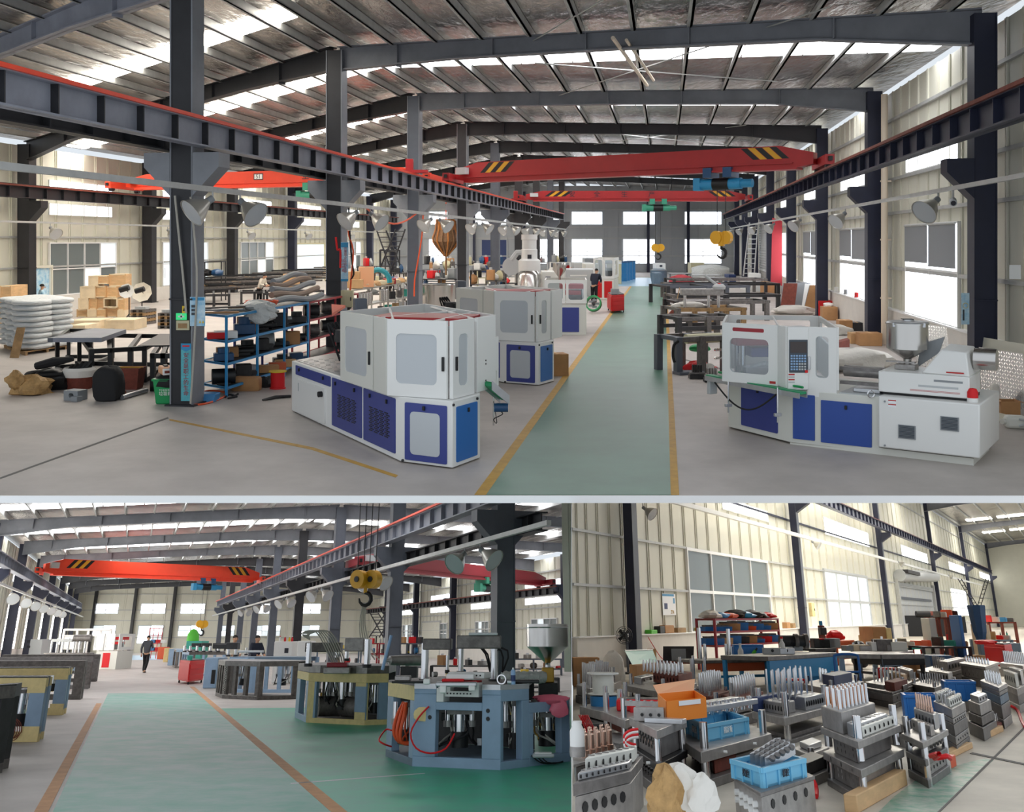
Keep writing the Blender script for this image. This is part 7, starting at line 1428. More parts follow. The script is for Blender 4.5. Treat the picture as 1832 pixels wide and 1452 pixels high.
# left-hand row of frames
for i, (lb, rx, ry, ty, m, m2, dx, xl) in enumerate((('nearest dark frame cut by the left photo edge', 22, 1382, 1226, 'dark', 'iron', .0, -60), ('grey-blue frame with yellow putty and coiled wires, second on the left', 79, 1327, 1212, 'bluegrey', 'putty', 0, -110), ('grey-blue frame with yellow putty, third on the left', 120, 1279, 1195, 'bluegrey', 'putty', 0, -70), ('raw steel frame, fourth on the left', 150, 1251, 1183, 'iron', 'iron', 0, -40), ('raw steel frame, fifth on the left', 163, 1232, 1176, 'iron', 'mould_d', 0, -20), ('raw steel frame, sixth on the left by the red base', 176, 1219, 1171, 'mould_d', 'iron', 0, 0))):
    sh_ = (916-rx)*(ry-ty)/7600; rx -= sh_; xl -= sh_; mc = Mach('machine_chassis', lb, 'machine', rx, ry); t = mc.t; Q = V(0, 0, 0); P = mc.f(xl, ry+1.5+(14 if i == 0 else 0)); H = CUR.z(mc.o, ty); u, n, l = plan(P, Q)
    for b_ in (0, 1):
        O = P+V(-.15*b_, .5*b_, 0)
        for a0, a1 in ((0, .3), (l*.35, l*.35+.16), (l-.26, l)): obj('post', MB().ob(O, u, n, a0, a1, -.12, 0, .12, H-.14), m, t, bev=.006)
        obj('bottom_beam', MB().ob(O, u, n, 0, l, -.12, .002, 0, .12), m2, t, bev=.006); obj('top_beam', MB().ob(O, u, n, 0, l, -.12, .002, H-.15, H), m2, t, bev=.006)
    if m2 == 'putty': obj('putty_patch', MB().ob(P, u, n, l-.3, l, -.1, .005, H-.24, H-.14).ob(P, u, n, l-.3, l, -.1, .005, .1, .24), 'putty', t, sm=False)
    for a in (0, l-.14): obj('side_beam', MB().ext([P+u*a+V(0, 0, H-.14), P+u*(a+.14)+V(0, 0, H-.14), P+u*(a+.14)+V(-.15, .5, H-.14), P+u*a+V(-.15, .5, H-.14)], (0, 0, .14)), 'dark', t, sm=False)
    obj('top_plate', MB().prism([P, Q, Q+V(-.15, .5, 0), P+V(-.15, .5, 0)], H, H+.02), 'dark' if m == 'bluegrey' else m, t, sm=False)
    if i: innards(t, P.lerp(Q, .62)+V(0, .7, 0), .4, .1, H-.2, 30+i, n=2)
    if i == 1:
        for k in range(7): obj('wire_coil', MB().tube([P.lerp(Q, .62+.02*k)+V(.18*math.cos(a*.9+k), -.02-.04*math.sin(a+k), .2+.18*math.sin(a*.9+k)) for a in range(8)], .008, 5), 'rust', t)
# white machines in the sun at the left
for lb, x0, x1, py, pyb, h0, ty, bm in (('sunlit white machine on a red base at the left of the aisle', 168, 206, 1197, 1197, .95, 1133, 'redp'),):
    mc = guard_machine(lb, x0, x1, py, pyb, h0, CUR.z(CUR.fl(x1, py), ty), bm, ((183, 196),), 2.5, 'redp')
mc = pale_unit('grey boxed machine with round motor by the left windows', 46, 68, 1196, 1143, 'lightgrey', 1.5, 'machine', parts=((48, 54, .88, .96, 'ink'), (48, 54, .70, .78, 'ink')))
mc = Mach('press_machine', 'grey press with chrome pillars beside the sunlit white machine', 'machine', 150, 1205); P, Q = mc.f(72, 1205), mc.f(150, 1205); u, n, l = plan(P, Q)
obj('bed', MB().ob(P, u, n, 0, l, -1, 0, .75, .95), 'mould_d', mc.t, bev=.02); obj('base', MB().ob(P, u, n, l*.1, l*.9, -.9, -.1, 0, .75), 'bluegrey_d', mc.t, bev=.02)
for i in range(7): obj('pillar', MB().cyl(P+u*(l*(.1+.13*i))-n*.3+V(0, 0, .95), P+u*(l*(.1+.13*i))-n*.3+V(0, 0, 1.5+.1*(i % 2)), .05, 10), 'chrome', mc.t)
obj('drum', MB().cyl(P+u*(l*.6)-n*.3+V(0, 0, 1.62), P+u*l-n*.3+V(0, 0, 1.62), .16, 16), 'mould_d', mc.t); obj('head', MB().ob(P, u, n, l*.12, l*.6, -.5, -.1, 1.45, 1.58), 'lightgrey', mc.t, bev=.02)
mc = Mach('white_gantry', 'tall white machine frame in the sun by the left windows', 'machine', 190, 1188)
for x in (106, 130, 150, 172, 190): q = mc.f(x, 1188); h = CUR.z(mc.o, 1125); bp(mc.t, 'upright', 'white', q, (.14, .14, h))
P, Q = mc.f(106, 1188), mc.f(190, 1188); u, n, l = plan(P, Q); h = CUR.z(mc.o, 1124); obj('top_beam', MB().ob(P, u, n, 0, l, -.2, .1, h-.14, h), 'white', mc.t, bev=.02); obj('mid_beam', MB().ob(P, u, n, 0, l, -.1, .05, h*.78, h*.82), 'white', mc.t, bev=.02); obj('cabin', MB().ob(P, u, n, l*.0, l*.3, -1, 0, .9, h*.8), 'white', mc.t, bev=.02)
# people
person('man in a dark jacket walking away down the aisle', CUR.fl(258, 1204), math.pi, 1.74, 'greycloth', 'blackcloth', 'walk')
q = CUR.pt(417, 1150, 38); person('worker in a cream jacket bending over the machines', V(q.x, q.y, 0), .6, 1.74, 'whitecloth', 'blackcloth', 'work', .25)
q = CUR.pt(458, 1150, 38.5); person('worker in a dark jacket standing among the machines', V(q.x, q.y, 0), .8, 1.72, 'navycloth', 'blackcloth', 'work', .1)
# far end: red bottle rack, green machine, boxes; right background
P, Q = CUR.fl(262, 1178), CUR.fl(278, 1178); shelf_rack('red rack full of small goods at the far end of the aisle', P, Q, V(0, 1, 0), (.6, 1.2, 1.8, 2.4), 'redp', None, 2)
for i in range(6): tag(obj('rack_box', MB().box(P.x+.3+.42*(i % 3), P.y+.4, (.75 if i < 3 else 1.35), .36, .5, .26), ('drum', 'redp', 'white')[i % 3], bev=.02), '%s box in the far red rack, %s shelf' % (('blue', 'red', 'white')[i % 3], 'lower' if i < 3 else 'upper'), 'box', 'goods in the far red rack')
mc = pale_unit('bright green machine with a round top at the far end', 330, 358, 1180, 1146, 'turq', 2, 'machine'); obj('dome', MB().lathe([(.5, 0), (.45, .5), (.2, .85), (0, .9)], (-.9, .5, CUR.z(mc.o, 1146)), 14), 'fluor', mc.t)
mc = Mach('steel_hopper', 'big polished steel hopper above the machine at the partition', 'hopper', 980, 1262); q = CUR.pt(980, 1190, 20); t = mc.t; o_ = V(q.x-mc.o.x, q.y-mc.o.y, 0); z0, z1, z2 = (CUR.pt(980, y, 20).z for y in (1192, 1156, 1116)); r = 37*20/1935
obj('cone', MB().lathe([(.04, z0), (.05, z0+.06), (r, z1)], o_, 28), 'stainless', t); obj('drum', MB().lathe([(r, z1), (r, z2), (r*.97, z2), (r*.97, z1)], o_, 28), 'stainless', t); obj('band', MB().lathe([(r*1.01, z2-.07), (r*1.03, z2-.06), (r*1.01, z2-.05)], o_, 28), 'chrome', t)
obj('feed_block', MB().box(o_.x, o_.y, z0-.14, .22, .2, .26), 'brass', t, bev=.02); obj('neck', MB().cyl(o_+V(0, 0, z0-.05), o_+V(0, 0, z0+.03), .05, 12), 'chrome', t); obj('stand', MB().box(o_.x, o_.y, (z0-.27)/2, .35, .3, z0-.27), 'dark', t, bev=.02)
P = CUR.pt(900, 1212, 19.5); Q = CUR.pt(974, 1212, 19.9); t = thing('barrel', 'foil-wrapped extruder barrel leading to the polished hopper', 'barrel', V(P.x, P.y, 0)); Q = Q-V(P.x, P.y, 0); obj('barrel', MB().tube([V(0, 0, P.z).lerp(Q, i/14)+V(0, 0, .01*(i % 2)) for i in range(15)], [.1+.008*(i % 2) for i in range(15)], 12), 'film', t); obj('support', MB().box(.3, .1, P.z/2-.05, .2, .2, P.z-.1), 'dark', t)
P = CUR.pt(694, 1181, 20); Q = CUR.pt(762, 1181, 20.5); t = thing('barrel', 'grey tapering screw barrel behind the putty-yellow frame', 'barrel', V(P.x, P.y, 0)); Q = Q-V(P.x, P.y, 0); Pz = V(0, 0, P.z); obj('barrel', MB().tube([Pz-V(.08, 0, 0), Pz+V(.02, 0, 0), Pz+V(.03, 0, 0), Pz.lerp(Q, .5), Q], [.02, .03, .08, .095, .095], 14), 'mould', t); obj('stand', MB().box(.4, 0, P.z/2-.05, .3, .3, P.z-.1), 'dark', t)
tag(obj('blue_rod', MB().cyl(CUR.pt(684, 1198, 17), CUR.pt(700, 1136, 17), .025, 8), 'key'), 'blue rod leaning behind the putty-yellow frame', 'rod')
for i, (lb, x0, x1, py, ty, m, m2) in enumerate((('grey work rack with a brown board on top behind the frames', 692, 760, 1215, 1150, 'grey_steel', 'lightgrey'), ('dark table with metal parts behind the nearest frame', 770, 880, 1225, 1190, 'dark', 'mould'), ('red frame rack with white parts behind the putty frame', 655, 690, 1212, 1150, 'dred', 'white'), ('long bench by the side wall with red and yellow boxes', 905, 1005, 1208, 1178, 'grey_steel', 'wood_d'), ('bench with white boxes between the columns', 560, 640, 1205, 1160, 'bluegrey_d', 'lightgrey'), ('dark bench with iron parts beneath the hopper', 900, 1000, 1238, 1212, 'dark', 'mould_d'))):
    P, Q = CUR.fl(x0, py), CUR.fl(x1, py); h = CUR.z(P, ty); tt, u, n, l = shelf_rack(lb, P, Q, V(0, .8, 0), (h*.35, h*.7, h) if h > 1.3 else (h*.4, h), m, None, 3, 'bench', m2, 'work_bench', .07)
    for j in range(9):
        rr_ = RND.random(); p = on(P, u, l, V(0, .8, 0), (j+.5)/9, .3+.3*rr_, h if j % 2 else (h*.7 if h > 1.3 else h*.4)); s = l/9*(.5+.4*rr_); hh = .12+.25*RND.random(); mm = ('mould', 'redp', 'iron', 'drum', 'lightgrey', 'dark', 'card', 'white', 'yel')[(i*4+j*2) % 9]
        t = thing('bench_item', '%s piece on the %s, %s along' % ({'mould': 'steel', 'redp': 'red', 'iron': 'iron', 'drum': 'blue', 'lightgrey': 'grey', 'dark': 'dark', 'card': 'brown', 'white': 'white', 'yel': 'yellow'}[mm], ('grey rack with the brown board', 'dark table behind the nearest frame', 'red frame rack', 'long bench by the side wall', 'bench between the grey columns', 'dark bench beneath the hopper')[i], ORD[j]), 'part', p, rr_, 'pieces on lower benches')
        if j % 2: obj('body', MB().box(0, 0, hh/2, s, .3, hh), mm, t, bev=.01); obj('cap', MB().cyl((0, 0, hh), (0, 0, hh+.06), min(.08, s*.3), 8), 'alu', t)
        else: obj('body', MB().cyl((-s/2, 0, hh*.4), (s/2, 0, hh*.4), hh*.4, 12), mm, t); obj('foot', MB().box(0, 0, .02, s*.6, .2, .04), 'dark', t)
ladder('black lattice stair beyond the second grey column, leaning right', (660, 1140), (690, 1096), 84, .8, 'steel_dark', 8); ladder('black lattice stair beyond the second grey column, leaning left', (686, 1140), (662, 1096), 85, .8, 'steel_dark', 8)
for i, (x, m) in enumerate(((493, 'white'), (502, 'redp'), (510, 'yel'), (515, 'redp'))): q = CUR.fl(x, 1222); hh = CUR.z(q, 1147); t = thing('oil_bottle', '%s bottle on the white electric cabinet, %s from the left' % ({'white': 'white', 'redp': 'red', 'yel': 'yellow'}[m], ORD[i]), 'bottle', V(q.x, q.y+.2, hh)); obj('body', MB().lathe([(0, 0), (.045, 0), (.045, .1), (.02, .14), (.02, .17), (0, .17)], n=10), m, t); obj('cap', MB().cyl((0, 0, .17), (0, 0, .2), .024, 8), 'redp' if m == 'white' else 'white', t)
# ================================================================== LOWER RIGHT HALL: structure
use(LRR)
ML3 = (1960-916)/math.hypot(1800, 672)
def QP(a, y, z=0): return Vector((a+ML3*y, y, z))
RU = Vector((ML3, 1, 0)).normalized(); RN = Vector((RU.y, -RU.x, 0))
_q = CUR.fl(1135, 1190); AR = _q.x-ML3*_q.y; KN = math.hypot(1, ML3)     # wall plane, and the sideways step for one metre off it
def WQ(px, py, off=0): return CUR.wl(px, py, AR+off*KN, ML3)
PR = 1022.9
FAR = 150.0
WN0 = WQ(PR+.4, 1102)
floor3 = obj('floor', MB().prism([CUR.fl(PR, 1475)[:2], CUR.fl(2100, 1475)[:2], (QP(30, FAR))[:2], QP(AR, FAR)[:2], WN0[:2]], -.08, 0), 'concrete_warm', kind='structure', sm=False)
def lane3(name, pts, m, z1): return obj(name, MB().prism([CUR.fl(*q)[:2] for q in pts], .001, z1), m, floor3, sm=False)
lane3('painted_lane', [(1550, 1475), (1600, 1425), (1640, 1395), (1700, 1372), (1761, 1357), (1777, 1360), (1730, 1400), (1660, 1475)], 'teal_worn', .004)
lane3('floor_joint', [(1655, 1475), (1659, 1475), (1834, 1303), (1831, 1301)], 'seam', .005); lane3('floor_joint', [(1735, 1348), (1740, 1346), (1834, 1366), (1834, 1369)], 'seam', .005)
ZP = WQ(1210, 1133).z
ZE = (WQ(1622, 902).z+WQ(1787, 982).z)/2
ZW = WQ(1226, 1130).z
far = QP(AR, FAR)
u3w, n3w = RU, RN; L3 = (far-WN0).length
def ztop(y, top=None): return min(ZE if top is None else top, CUR.h+(y*CUR.s-3.4)/CUR.c)     # the upper floor slab lies above this
_b = [V(WN0.x, WN0.y, 0)+RU*(L3*f) for f in (0, .03, .06, .1, .15, .25, 1)]; _g = -RN*.06
W3 = obj('wall_left', MB().ext([V(_b[0].x, _b[0].y, 0)+_g, V(_b[-1].x, _b[-1].y, 0)+_g]+[V(q.x, q.y, ztop(q.y))+_g for q in _b[::-1]], RN*-.19), 'cream', kind='structure', sm=False)
k = 74
for i in range(k):
    f0, f1 = (i/k)**1.35, ((i+1)/k)**1.35; c = WN0+RU*(L3*(f0+f1)/2)-RN*.03
    link('wall_panel', unit('panel', 'cream'), W3, (c.x, c.y, ZP), math.atan2(RU.y, RU.x), (L3*(f1-f0), 1, ztop((WN0+RU*(L3*f0)).y)-ZP))
O3 = V(WN0.x, WN0.y, 0)
obj('wall_plinth', MB().ob(O3, RU, RN, 0, L3, -.02, .14, 0, ZP), 'plinth', W3, sm=False); obj('sill_ledge', MB().ob(O3, RU, RN, 0, L3, -.02, .2, ZP, ZP+.03), 'sill', W3, sm=False)
for y_ in (1051, 963.6): z = WQ(1127, y_).z; obj('girt', MB().ob(O3, RU, RN, 0, L3, 0, .08, z-.035, z+.035), 'galv', W3, sm=False)
z = WQ(1548, 972).z; obj('girt', MB().ob(O3, RU, RN, 0, L3, 0, .08, z-.1, z-.02), 'navy', W3, sm=False); obj('girt', MB().ob(O3, RU, RN, L3*.14, L3, .02, .1, ZE-1.2, ZE-1.12), 'galv', W3, sm=False)
W3B = obj('wall_back', MB().ob(QP(AR, FAR), RN, -RU, 0, 34, -.2, 0, 0, ZE+1.5), 'cream', kind='structure', sm=False)
# columns, brackets, runway, tray
CP = [1134, 1437, 1590, 1683, 1741, 1784, 1812]
zr = (WQ(1487, 899, 1.0).z+WQ(1824, 1041, 1.0).z)/2; zt3 = (WQ(1300, 928.5, .72).z+WQ(1447, 961, .72).z+WQ(1640, 1013, .72).z)/3
cy3 = []
for i, x in enumerate(CP):
    p = WQ(x, 1102, .36); cy3.append(p.y); p = V(p.x, p.y, 0); w_ = .3 if i else .26; m = 'navy'; zc_ = ztop(p.y-.3)
    o = obj('steel_column', MB().ob(p, RU, RN, -.012, .012, -w_/2, w_/2, 0, zc_), m, kind='structure', sm=False)
    for s in (-1, 1): obj('flange', MB().ob(p, RU, RN, -.2, .2, s*w_/2-.012, s*w_/2+.012, 0, zc_), 'grey_steel' if s > 0 else m, o, sm=False)
    obj('web_plate', MB().ob(p, RU, RN, -.2, -.185, -w_/2, w_/2, 0, zc_), m, o, sm=False)
    if i: q = p-RU*.2; obj('bracket', MB().ext([q+RN*(w_/2)+V(0, 0, zr-.48), q+RN*(w_/2+.62)+V(0, 0, zr-.48), q+RN*(w_/2+.62)+V(0, 0, zr-.7), q+RN*(w_/2)+V(0, 0, zr-1.1)], RU*.4), m, o, sm=False); obj('splice_plate', MB().ob(p, RU, RN, -.22, .22, -w_/2-.02, w_/2+.02, 1.7, 1.73), m, o, sm=False)
y0r = WQ(1380, 1000, 1.0).y
P = QP(AR+1.0*KN, y0r); l = (QP(AR+1.0*KN, 140)-P).length
o = obj('runway_beam', MB().ob(P, RU, RN, 0, l, -.01, .01, zr-.45, zr), 'girder', kind='structure', sm=False)
for z in (zr-.03, zr-.45): obj('flange', MB().ob(P, RU, RN, 0, l, -.13, .13, z, z+.03), 'navy', o, sm=False)
for i in range(int(l/1.15)): link('stiffener', unit('box', 'navy'), o, P+RU*((i+.5)*1.15)+V(0, 0, zr-.42), math.atan2(RU.y, RU.x), (.05, .24, .4))
obj('crane_rail', MB().ob(P, RU, RN, 0, l, -.05, .05, zr, zr+.07), 'rust', o, sm=False)
ya = WQ(1160, 1000, .72).y; P = QP(AR+.72*KN, ya); tag(obj('cable_tray', MB().ob(P, RU, RN, 0, (QP(AR+.72*KN, 130)-P).length, -.07, .07, zt3-.07, zt3+.07), 'white', sm=False), 'bright cable tray along the cream wall above the moulds', 'cable tray')
for i, (x, y_, a) in enumerate(((1150, 907, -.7), (1452, 968, -.6), (1606, 1004, -.6), (1696, 1028, -.6), (1757, 1047, -.6), (1797, 1056, -.6))):
    q = WQ(x, y_, .75); lamp('reflector lamp on the tray above the moulds at the %s wall column' % ORD[i], q, a, .72)
# windows, poster, door on the wall
def win3(x0, x1, ty0, by0, cols, rows, pm, depth=.1, fm='white', split=None):
    global wn; a, b_ = WQ(x0, ty0), WQ(x1, ty0); z1, z0 = a.z, WQ(x0, by0).z; window(wn, a, b_, z0, z1, cols, rows, fm, pm, 1, depth, split, 0, .1 if cols > 2 else .05); wn += 1
win3(1226, 1367, 984, 1129, 4, 2, ['glass_d', 'glass_d', 'glass_d'], .1, 'sill', (.49,)); win3(1472, 1547, 1020, 1126, 4, 2, 'glass_b', .1, 'lightgrey', (.48,))
for x0, x1, t_, b_ in ((1290, 1369, 890, 908), (1472, 1548, 925, 953), (1610, 1655, 974, 993), (1696, 1724, 1004, 1017), (1752, 1770, 1022, 1032)): win3(x0, x1, t_, b_, 2, 1, 'pane_hot', .05)
win3(1700, 1726, 1052, 1100, 2, 2, 'pane', .06)
a, b_ = WQ(1602, 1040), WQ(1664, 1040); u, n, l = plan(a, b_); zd = a.z
o = obj('door_6', MB().ob((a.x, a.y, 0), u, n, 0, l, -.05, .02, 0, zd), 'lightgrey', kind='structure', sm=False)
mb = MB(); mb.ob((a.x, a.y, 0), u, n, -.5, 0, 0, .25, 0, zd+.2).ob((a.x, a.y, 0), u, n, l, l+.5, 0, .25, 0, zd+.2); obj('door_frame', mb, 'galv', o, sm=False)
obj('shutter_housing', MB().cyl(a-u*.5+n*.4+V(0, 0, .4), b_+u*.5+n*.4+V(0, 0, .4), .42, 12), 'lightgrey', o); obj('inner_lintel', MB().ob((a.x, a.y, 0), u, n, 0, l*.92, .03, .1, zd*.68, zd*.73), 'grey_steel', o, sm=False)
for i in range(3): obj('shutter_slat', MB().ob((a.x, a.y, 0), u, n, 0, l, .1, .16, zd-.12-.1*i, zd-.04-.1*i), 'galv', o, sm=False)
obj('door_motor', MB().ob((a.x, a.y, 0), u, n, -.3, l*.3, .6, 1.0, zd+.55, zd+.8), 'dark', o, bev=.03)
for i in range(4): q = a+u*(l*(.15+.22*i))+n*1.1; tag(obj('lathe', MB().box(q.x, q.y, .7, l*.18, .4, 1.4-.15*(i % 2)).cyl((q.x-.5, q.y-.2, 1.5), (q.x+.5, q.y-.2, 1.5), .22, 10), ('black', 'rust', 'dark', 'black')[i], bev=.02), '%s machine standing in the shutter doorway, %s from the left' % (('black', 'rusty', 'dark', 'black')[i], ORD[i]), 'machine')
a, b_ = WQ(1183, 1061), WQ(1206, 1062); u, n, l = plan(a, b_); z1, z0 = a.z, WQ(1183, 1100).z
t = thing('wall_poster', 'white and blue poster on the cream wall beside the first column', 'poster', V(a.x, a.y, z0)); obj('sheet', MB().ob((0, 0, 0), u, n, 0, l, .02, .03, 0, z1-z0), 'poster_w', t, sm=False); obj('picture', MB().ob((0, 0, 0), u, n, l*.12, l*.36, .03, .034, (z1-z0)*.28, (z1-z0)*.55), 'navydoor', t, sm=False); obj('header', MB().ob((0, 0, 0), u, n, l*.0, l*.9, .03, .034, (z1-z0)*.88, (z1-z0)*.98), 'hoist', t, sm=False); obj('side_band', MB().ob((0, 0, 0), u, n, l*.82, l*.94, .03, .034, (z1-z0)*.55, (z1-z0)*.8), 'hoist', t, sm=False); text(t, 'ZYA', 'brass', u*(l*.72)+n*.036+V(0, 0, (z1-z0)*.14), u, .16)
q = WQ(1449, 1090, .55); t = thing('electrical_box', 'pale yellow electrical box on the second wall column', 'box', q); obj('body', MB().ob((0, 0, 0), RU, RN, -.2, .35, 0, .15, -.3, .3), 'putty', t, bev=.02); obj('latch', MB().ob((0, 0, 0), RU, RN, .25, .3, .15, .17, -.05, .05), 'black', t, sm=False)
# roof beyond the wall: foil sheet, purlins, rafters
yr0 = 40.0; SL = .07
def XP(y, d, dz=0): p = QP(AR, y)+RN*d; return V(p.x, p.y, ZE+SL*d+dz)
roof3 = obj('ceiling', MB().ext([XP(yr0, -.3, .2), XP(yr0, 17, .2), XP(FAR+12, 17, .2), XP(FAR, -.3, .2)], (0, 0, .05)), 'foil', kind='structure', sm=False)
for i in range(10): d = .4+1.75*i; p, q = XP(yr0, d), XP(FAR, d); obj('purlin', MB().ob(p, RU, RN, 0, (q-p).length, -.05, .05, 0, .18), 'galv', roof3, sm=False)
for j, y in enumerate((41, 45, 50, 55, 66, 78, 96, 113, 130)):  # the nearer rows sit out of view, added as fill to brighten the hall
    for d0, d1 in ((1.5, 4), (4.6, 8), (9, 14)): obj('daylight_sheet', MB().ext([XP(y, d0, .17), XP(y, d1, .17), XP(y+2.0, d1, .17), XP(y+2.0, d0, .17)], (0, 0, .02)), 'sky_fill', roof3, sm=False)
for i in range(2, 7):
    y = cy3[i]; top = [XP(y, d) for d in (.2, 3, 8, 16)]; bot = [XP(y, d, -e) for d, e in ((.2, .75), (3, .5), (8, .45), (16, .5))]
    o = obj('roof_beam', MB().ext(top+bot[::-1], RU*.04), 'frame_steel', kind='structure', sm=False); mb = MB()
    for A in (top, bot):
        for q in range(3): mb.ext([A[q]-RU*.15, A[q]+RU*.15, A[q+1]+RU*.15, A[q+1]-RU*.15], (0, 0, .04))
    obj('flange', mb, 'frame_steel', o, sm=False)

# ================================================================== LOWER RIGHT HALL: moulds and benches
GM = 'blow moulds laid out on the floor'
def die(label, L, N, R, layers, posts=None, pins=None, z0=0, name='blow_mould', bolts=(), marks=(), bars=()):
    L, N, R = (CUR.fl(*q, z0) for q in (L, N, R)); t = thing(name, label, 'mould', V(N.x, N.y, 0), 0, GM)
    A = V(L.x-N.x, L.y-N.y, 0); B = V(R.x-N.x, R.y-N.y, 0); la, lb = A.length, B.length; ua, ub = A/la, B/lb; C = (A+B)/2
    na, nb = V(ua.y, -ua.x, 0), V(ub.y, -ub.x, 0)
    if na.y > 0: na = -na
    if nb.y > 0: nb = -nb
    Z = lambda y: CUR.z(N, y)
    tops = 0
    for ly in layers:
        y0, y1, s, m = ly[:4]; zz0, zz1 = (0 if y0 is None else Z(y0)), Z(y1); sa, sb = s if isinstance(s, tuple) else (s, s)
        c0 = C-A*(sa/2)-B*(sb/2); P = [c0, c0+A*sa, c0+A*sa+B*sb, c0+B*sb]
        obj('plate' if zz1-zz0 < .13 else 'mould_block', MB().prism(P, zz0, zz1), m, t, bev=.006); tops = max(tops, zz1)
        for h in (ly[4] if len(ly) > 4 else ()):
            face, n_, r, mm = h[:4]; zc = zz0+(zz1-zz0)*(h[4] if len(h) > 4 else .5)
            for i in range(n_):
                f = (i+.5)/n_*.84+.08
                p = (c0+A*(sa*f), na) if face == 'a' else (c0+B*(sb*f), nb)
                d = p[1]; q = p[0]+V(0, 0, zc)
                obj('bore' if mm == 'black' else 'connector', MB().cyl(q, q+d*(.006 if mm == 'black' else .03), r, 8), mm, t)
    for y, r, s in posts or ():
        for fa, fb in ((.08, .08), (.92, .08), (.92, .92), (.08, .92)):
            q = A*fa+B*fb; zt_ = Z(y); o = link('guide_pillar', unit('cyl', 'chrome'), t, (q.x, q.y, s if s else 0), 0, (r*2, r*2, zt_-(s if s else 0)))
    for pn in pins or ():
        na_, nb_, fa0, fa1, fb0, fb1, y0, y1, r, kind, m = pn
        zb, zt_ = Z(y0), Z(y1)
        for i in range(na_):
            for j in range(nb_):
                q = A*(fa0+(fa1-fa0)*(i+.5)/na_)+B*(fb0+(fb1-fb0)*(j+.5)/nb_); link('core_pin', unit(kind, m), t, (q.x, q.y, zb), 0, (r*2, r*2, (zt_-zb)*(1-.06*RND.random())))
    for br in bars:
        fa0, fa1, fb0, fb1, y0, y1, m, nh = br; P = [A*fa0+B*fb0, A*fa1+B*fb0, A*fa1+B*fb1, A*fa0+B*fb1]; zz0, zz1 = Z(y0), Z(y1)
        o = obj('mould_bar', MB().prism(P, zz0, zz1), m, t, bev=.008)
        for i in range(nh):
            f = (i+.5)/nh; q = (A*fa0+B*(fb0+(fb1-fb0)*f)) if abs(fb1-fb0)*lb > abs(fa1-fa0)*la else (A*(fa0+(fa1-fa0)*f)+B*fb0)
            d = na if abs(fb1-fb0)*lb > abs(fa1-fa0)*la else nb
            obj('neck_bore', MB().cyl(q+V(0, 0, (zz0+zz1)/2), q+d*.006+V(0, 0, (zz0+zz1)/2), (zz1-zz0)*.22, 8), 'black', o)
            q2 = (P[0]+P[2])/2+((B*(fb1-fb0)) if abs(fb1-fb0)*lb > abs(fa1-fa0)*la else A*(fa1-fa0))*(f-.5); obj('neck_seat', MB().cyl(q2+V(0, 0, zz1), q2+V(0, 0, zz1+.004), (zz1-zz0)*.28, 8), 'mould_d', o)
    return t, N, A, B, Z
def plank(lb, a, b_, h, w_, m='wood'):
    P, Q = CUR.fl(*a), CUR.fl(*b_); u, n, l = plan(P, Q); t = thing('timber', lb, 'timber', P); obj('beam', MB().ob((0, 0, 0), u, n, 0, l, -w_, 0, 0, h), m, t, bev=.008); obj('end_grain', MB().ob((0, 0, 0), u, n, l, l+.004, -w_+.01, -.01, .01, h-.01), 'pale_wood', t, sm=False)
W_ = ('chrome')
# front row
plank('long plywood runner under the tall two-storey mould', (1536, 1455), (1624, 1404), .12, .1)
die('tall two-storey mould with a forest of polished core rods on its left half', (1478, 1405), (1548, 1447), (1624, 1400), [(None, 1432, .96, 'mould_d'), (1432, 1398, (.7, .8), 'mould', (('a', 6, .016, 'white', .35), ('a', 6, .016, 'white', .7))), (1393, 1377, 1.0, 'mould', (('a', 3, .02, 'black'),)), (1377, 1341, (.62, .78), 'mould_d', (('a', 5, .016, 'chrome', .3), ('a', 5, .016, 'chrome', .65))), (1341, 1326, 1.0, 'mould')],
    [(1392, .028, 0), (1284, .032, .3)], [(3, 8, .42, .92, .05, .75, 1283, 1243, .016, 'rod', 'chrome')], bars=((.38, .95, .02, .78, 1326, 1283, 'mould', 0), (.1, .3, .05, .8, 1326, 1300, 'alu', 7), (.05, .18, .15, .9, 1326, 1306, 'offwhite', 7)))
die('mould with a pale notched bar and seven slim rods, right of the tallest rods', (1626, 1390), (1662, 1411), (1703, 1381), [(None, 1395, 1, 'mould_d'), (1395, 1372, (.8, .8), 'mould', (('a', 4, .014, 'black'), ('b', 5, .014, 'black'))), (1372, 1360, 1, 'mould_d'), (1352, 1338, (.8, .6), 'mould_d', (('b', 4, .012, 'chrome'),)), (1338, 1326, 1.1, 'mould')],
    [(1294, .03, 0)], [(7, 1, .1, 1.0, .55, .7, 1288, 1255, .016, 'pin', 'copper')], bars=((.0, 1.0, .35, .5, 1326, 1305, 'mould', 4), (.0, 1.05, .55, .75, 1318, 1288, 'alu', 6)))
die('neat tall stack of grey mould plates with pale bars on top, beside the painted lane', (1680, 1329), (1714, 1351), (1737, 1332), [(None, 1334, 1, 'mould_d', (('a', 5, .014, 'white', .5), ('b', 5, .01, 'black'))), (1333, 1318, 1, 'mould', (('a', 3, .012, 'black'), ('b', 5, .01, 'black'))), (1317, 1296, 1, 'mould_d', (('a', 6, .012, 'white', .3), ('a', 6, .012, 'white', .7))), (1295, 1286, 1, 'mould', (('b', 6, .012, 'black'),)), (1285, 1268, 1.02, 'mould')],
    None, [(2, 6, .3, .7, .1, .9, 1268, 1248, .014, 'rod', 'chrome')], bars=((.1, .25, .05, .95, 1268, 1252, 'offwhite', 6), (.75, .9, .05, .95, 1268, 1250, 'offwhite', 6)))
plank('orange timber block under the notched-bar mould', (1685, 1385), (1712, 1370), .1, .12, 'hose'); plank('orange timber runner under the tall plate stack', (1700, 1358), (1741, 1338), .06, .1, 'wood')
